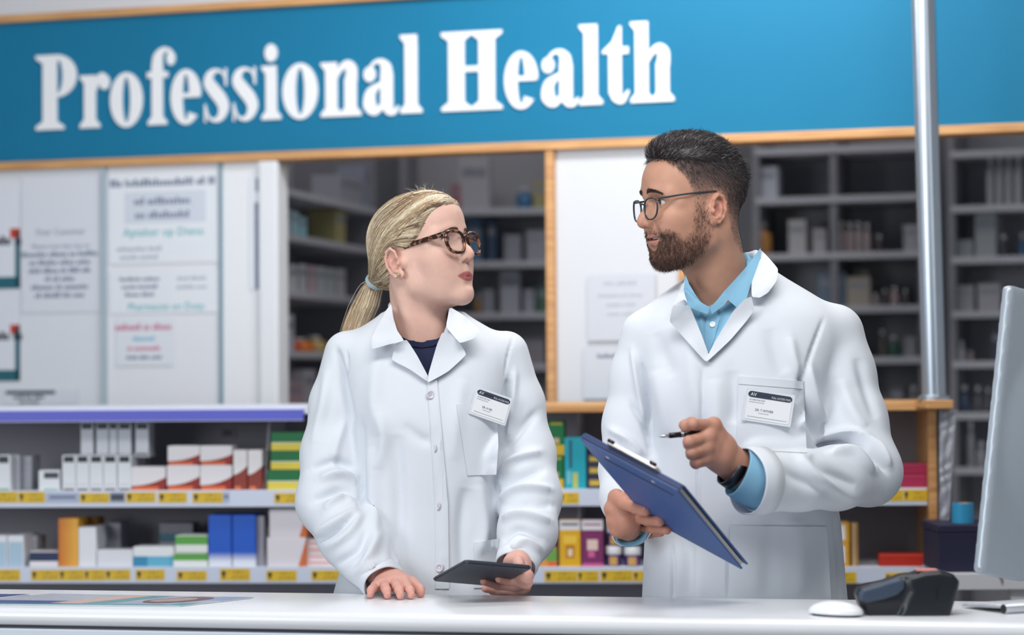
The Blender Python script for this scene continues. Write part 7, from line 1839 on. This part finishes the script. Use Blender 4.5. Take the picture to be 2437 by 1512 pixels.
# ------------------------------------------------------------------ things the people hold and wear
def board_mesh(c, th, n_out, bev=0.0):
    """thin slab on the quad c (4 corners), thickness th towards n_out"""
    c = [np.asarray(p) for p in c]; V = c + [p + n_out * th for p in c]
    return V, [(0, 1, 2, 3), (7, 6, 5, 4), (0, 4, 5, 1), (1, 5, 6, 2), (2, 6, 7, 3), (3, 7, 4, 0)]
def quad_frame(c):
    """origin, u, v, n(towards viewer)"""
    u = c[1] - c[0]; v = c[3] - c[0]; n = np.cross(u, v); n /= np.linalg.norm(n)
    if n @ (c[0] - CAM) > 0: n = -n
    return c[0], u, v, n
def rounded_quad(c, r, th, n, seg=5):
    """slab with rounded corners; r as length"""
    o, u, v, _ = quad_frame(c); L, W = np.linalg.norm(u), np.linalg.norm(v); uu, vv = u / L, v / W; pts = []
    for cx, cy, a0 in ((r, r, 180), (L - r, r, 270), (L - r, W - r, 0), (r, W - r, 90)):
        for k in range(seg + 1):
            a = math.radians(a0 + 90 * k / seg); pts.append(o + uu * (cx + r * math.cos(a)) + vv * (cy + r * math.sin(a)))
    N = len(pts); V = pts + [p + n * th for p in pts]
    return V, [tuple(range(N)), tuple(range(2 * N - 1, N - 1, -1))] + [(i, N + i, N + (i + 1) % N, (i + 1) % N) for i in range(N)]
def fix_normals(o):
    bm = bmesh.new(); bm.from_mesh(o.data); bmesh.ops.recalc_face_normals(bm, faces=bm.faces[:]); bm.to_mesh(o.data); bm.free(); return o
def bevel_obj(o, w, seg=2):
    bm = bmesh.new(); bm.from_mesh(o.data); bmesh.ops.recalc_face_normals(bm, faces=bm.faces[:]); bmesh.ops.bevel(bm, geom=[e for e in bm.edges if e.calc_face_angle(0) > .6], offset=w, segments=seg, affect='EDGES'); bm.to_mesh(o.data); bm.free(); return o
# tablet
o_, u_, v_, n_ = quad_frame(TAB)
tab = empty('tablet_computer', TAB[0], 'dark grey tablet computer held low over the counter by the woman', 'tablet')
V, F_ = rounded_quad(TAB, .010, .0072, -n_); b = bevel_obj(mesh_obj('case', V, F_, mat('tablet_grey', '#3b414b', 0.42, metal=0.3, var=0.03), tab), .0022)
ctr = sum(TAB) / 4; inn = [ctr + (p - ctr) * .93 - n_ * .0073 for p in TAB]
V, F_ = rounded_quad(inn, .006, .0006, -n_); fix_normals(mesh_obj('screen', V, F_, mat('tablet_glass', '#0d0f13', 0.05), tab))
p = TAB[1] + u_ * 0 + (TAB[2] - TAB[1]) * .04 + (TAB[0] - TAB[1]) * .02
# clipboard
o_, u_, v_, n_ = quad_frame(CLB)
clip = empty('clipboard', sum(CLB) / 4, 'blue clipboard with metal clip held at an angle by the man', 'clipboard')
BLUEP = mat('clipboard_blue', '#2c5390', 0.42, var=0.04, scale=200, bump=0.05)
V, F_ = rounded_quad(CLB, .006, .0030, -n_); bevel_obj(mesh_obj('board', V, F_, BLUEP, clip), .0008)
ulen = np.linalg.norm(CLB[1] - CLB[0]); uu = (CLB[1] - CLB[0]) / ulen; vlen = np.linalg.norm(CLB[3] - CLB[0]); vv = (CLB[3] - CLB[0]) / vlen
def cq(a0, a1, b0, b1, off): return [CLB[0] + uu * a * ulen + vv * b * vlen - n_ * off for a, b in ((a0, b0), (a1, b0), (a1, b1), (a0, b1))]
V, F_ = rounded_quad(cq(-.002, 1.01, .0, 1.01, .013), .006, .0022, -n_); bevel_obj(mesh_obj('cover', V, F_, BLUEP, clip), .0006)
V, F_ = board_mesh(cq(.03, .97, .03, .985, .0052), .006, -n_); fix_normals(mesh_obj('paper_stack', V, F_, mat('paper_cream', '#e4e0d4', 0.8, var=0.04, scale=400), clip))
V, F_ = board_mesh(cq(.0, 1.0, .0, .012, .0032), .012, -n_); bevel_obj(mesh_obj('spine', V, F_, mat('clip_navy', '#1d2f5c', 0.45), clip), .002)
V, F_ = board_mesh(cq(.26, .76, -.050, .03, .0135), .006, -n_); bevel_obj(mesh_obj('metal_clip', V, F_, mat('clip_steel', '#cfc9c4', 0.25, metal=0.9, var=0.04), clip), .0015)
for a in (.30, .72):
    t0 = CLB[0] + uu * ulen * a - vv * .014 - n_ * .019; v, f = tube_mesh([t0 - uu * .006, t0 + uu * .006], .0032, 12); mesh_obj('clip_hinge', v, f, mat('clip_hinge', '#3a3038', 0.35, metal=0.7), clip, True)
for a in (.24, .70):
    t0 = CLB[0] + uu * ulen * a + vv * vlen * .075; A = rot_axes(n_); mb = MB().lathe([(.0042, -.0004), (.0042, .0006), (.003, .0010)], 14); v = np.array(mb.v); v = t0 + v[:, 2:3] * A[0] + v[:, 0:1] * A[1] + v[:, 1:2] * A[2]; mesh_obj('rivet', v, mb.f, mat('rivet_steel', '#d5dbe2', 0.25, metal=0.8), clip)
V, F_ = board_mesh(cq(.17, .86, .128, .137, -.0002), .0008, n_); fix_normals(mesh_obj('press_line', V, F_, _mats['clip_navy'], clip))
# pen
pen = empty('ballpoint_pen', M_PEN[0], 'black ballpoint pen with silver tip in the raised hand of the man', 'pen')
d = (M_PEN[1] - M_PEN[0]); d /= np.linalg.norm(d)
def pseg(a, b, r0, r1, name, m):
    v, f = tube_mesh([M_PEN[0] + d * a, M_PEN[0] + d * (a + b) / 2, M_PEN[0] + d * b], [r0, (r0 + r1) / 2 * 1.03, r1], 18); return mesh_obj(name, v, f, m, pen, True)
CHR = mat('chrome', '#d9dee4', 0.12, metal=1.0, var=0.02); BLK = mat('pen_black', '#101114', 0.25)
pseg(0, .004, .0006, .0012, 'nib', CHR); pseg(.004, .024, .0012, .0044, 'tip', CHR); pseg(.024, .0475, .0048, .0050, 'barrel', BLK); pseg(.0475, .0492, .0053, .0053, 'ring', CHR); pseg(.0508, .0525, .0053, .0053, 'ring', CHR); pseg(.0492, .0508, .0050, .005, 'barrel', BLK); pseg(.0525, .125, .0050, .0045, 'barrel', BLK)
# wrist watch strap at the man's left wrist
wa, wb = P(1768, 1128, 4.098), P(1742, 1118, 4.100)
wc = P(1742, 1122, 4.108); ax_ = P(1800, 1140, 4.13) - P(1752, 1108, 4.115); ax_ /= np.linalg.norm(ax_); A = rot_axes(ax_); V = []; Fc = []; n = 40
for k, (dd, r) in enumerate(((-.009, .0315), (.009, .0325), (.009, .0300), (-.009, .0290))):
    for i in range(n): a = 2 * math.pi * i / n; V.append(wc + ax_ * dd + A[1] * r * math.cos(a) + A[2] * r * math.sin(a))
for j in range(4):
    for i in range(n): Fc.append((j * n + i, j * n + (i + 1) % n, ((j + 1) % 4) * n + (i + 1) % n, ((j + 1) % 4) * n + i))
tag(mesh_obj('wrist_strap', V, Fc, mat('strap_black', '#161a22', 0.4), None, True), 'black watch strap just inside the light blue cuff of the man', 'watch')
# name badges
CLEAR = mat('badge_sleeve', '#dfe4ea', 0.12, var=0.01, spec=0.6); CARD = mat('badge_card', '#eef0f3', 0.5, var=0.01); DK = mat('badge_dark', '#3a4152', 0.45); TXT = mat('badge_text', '#454c5e', 0.6); TXW = mat('badge_text_white', '#eef0f4', 0.5)
def badge(px, support, name_text, label, inset):
    h = [surf_at(support, *p)[0] for p in px]; 
    c = np.array([P(p[0], p[1], np.mean([q[1] for q in h]) + (q[1] - np.mean([w[1] for w in h])) * .6 - .010) for p, q in zip(px, h)])
    o = c[0]; u = c[1] - c[0]; L = np.linalg.norm(u); u /= L; v = c[3] - c[0]; v -= u * (u @ v); W = np.linalg.norm(v); v /= W; n = np.cross(u, v)
    if n @ (o - CAM) > 0: n = -n
    gg = [surf_at(support, *(np.array(px[0]) * (1 - s) * (1 - t) + np.array(px[1]) * s * (1 - t) + np.array(px[2]) * s * t + np.array(px[3]) * (1 - s) * t))[0] for s in np.linspace(0, 1, 6) for t in np.linspace(0, 1, 6)]
    clr = max((g - o) @ n for g in gg); o = o + n * (clr + .0055); c = c + n * (clr + .0055)
    root = empty('name_badge', c.mean(0), label, 'badge')
    Q = lambda x0, y0, x1, y1, z: [o + u * x0 * L + v * y0 * W + n * z, o + u * x1 * L + v * y0 * W + n * z, o + u * x1 * L + v * y1 * W + n * z, o + u * x0 * L + v * y1 * W + n * z]
    V, F_ = rounded_quad(Q(0, 0, 1, 1, 0), .002, .0012, -n); fix_normals(mesh_obj('sleeve', V, F_, CLEAR, root))
    V, F_ = rounded_quad(Q(.05, .06, .95, .93, .0002), .0015, .0004, n); fix_normals(mesh_obj('card', V, F_, CARD, root))
    V, F_ = rounded_quad(Q(.05, .07, .95, .26, .0007), .0060, .0002, n); fix_normals(mesh_obj('header_bar', V, F_, DK, root))
    def put(tx, x, y, size, m, al='LEFT', sx=1.0):
        tv, tf = text_geo(tx, size * W, al); tv = np.array([o + u * (x * L + q[0] * sx) + v * (y * W - q[2]) + n * .0011 for q in tv]); mesh_obj('badge_text', tv, tf, m, root)
    put('AV', .10, .215, .15, TXW); put('FULL ACCESS PASS', .92, .215, .085, TXW, 'RIGHT', .85)
    put('ID CARD FOR STAFF', .09, .35, .060, TXT, sx=.9);
    put(name_text, .42, .66, .105, TXT, 'CENTER', .85)
    for y0, x0, cnt, st in ((.845, .10, 26, .031), (.395, .09, 13, .024), (.715, .31, 9, .024)):     # print too small to read
        for k in range(cnt):
            x = x0 + k * st; V, F_ = board_mesh(Q(x, y0, x + st * .7, y0 + .013, .0008), .0001, n); mesh_obj('small_print', V, F_, TXT, root)
badge([(1130, 920), (1216, 950), (1194, 1022), (1112, 985)], wsup, 'DR. A NEL', 'clear sleeved name badge tilted on the chest of the woman', 0)
badge([(1776, 923), (1892, 941), (1879, 1017), (1761, 999)], msup, 'DR. T WITHER', 'clear sleeved name badge on the chest pocket of the man', 0)
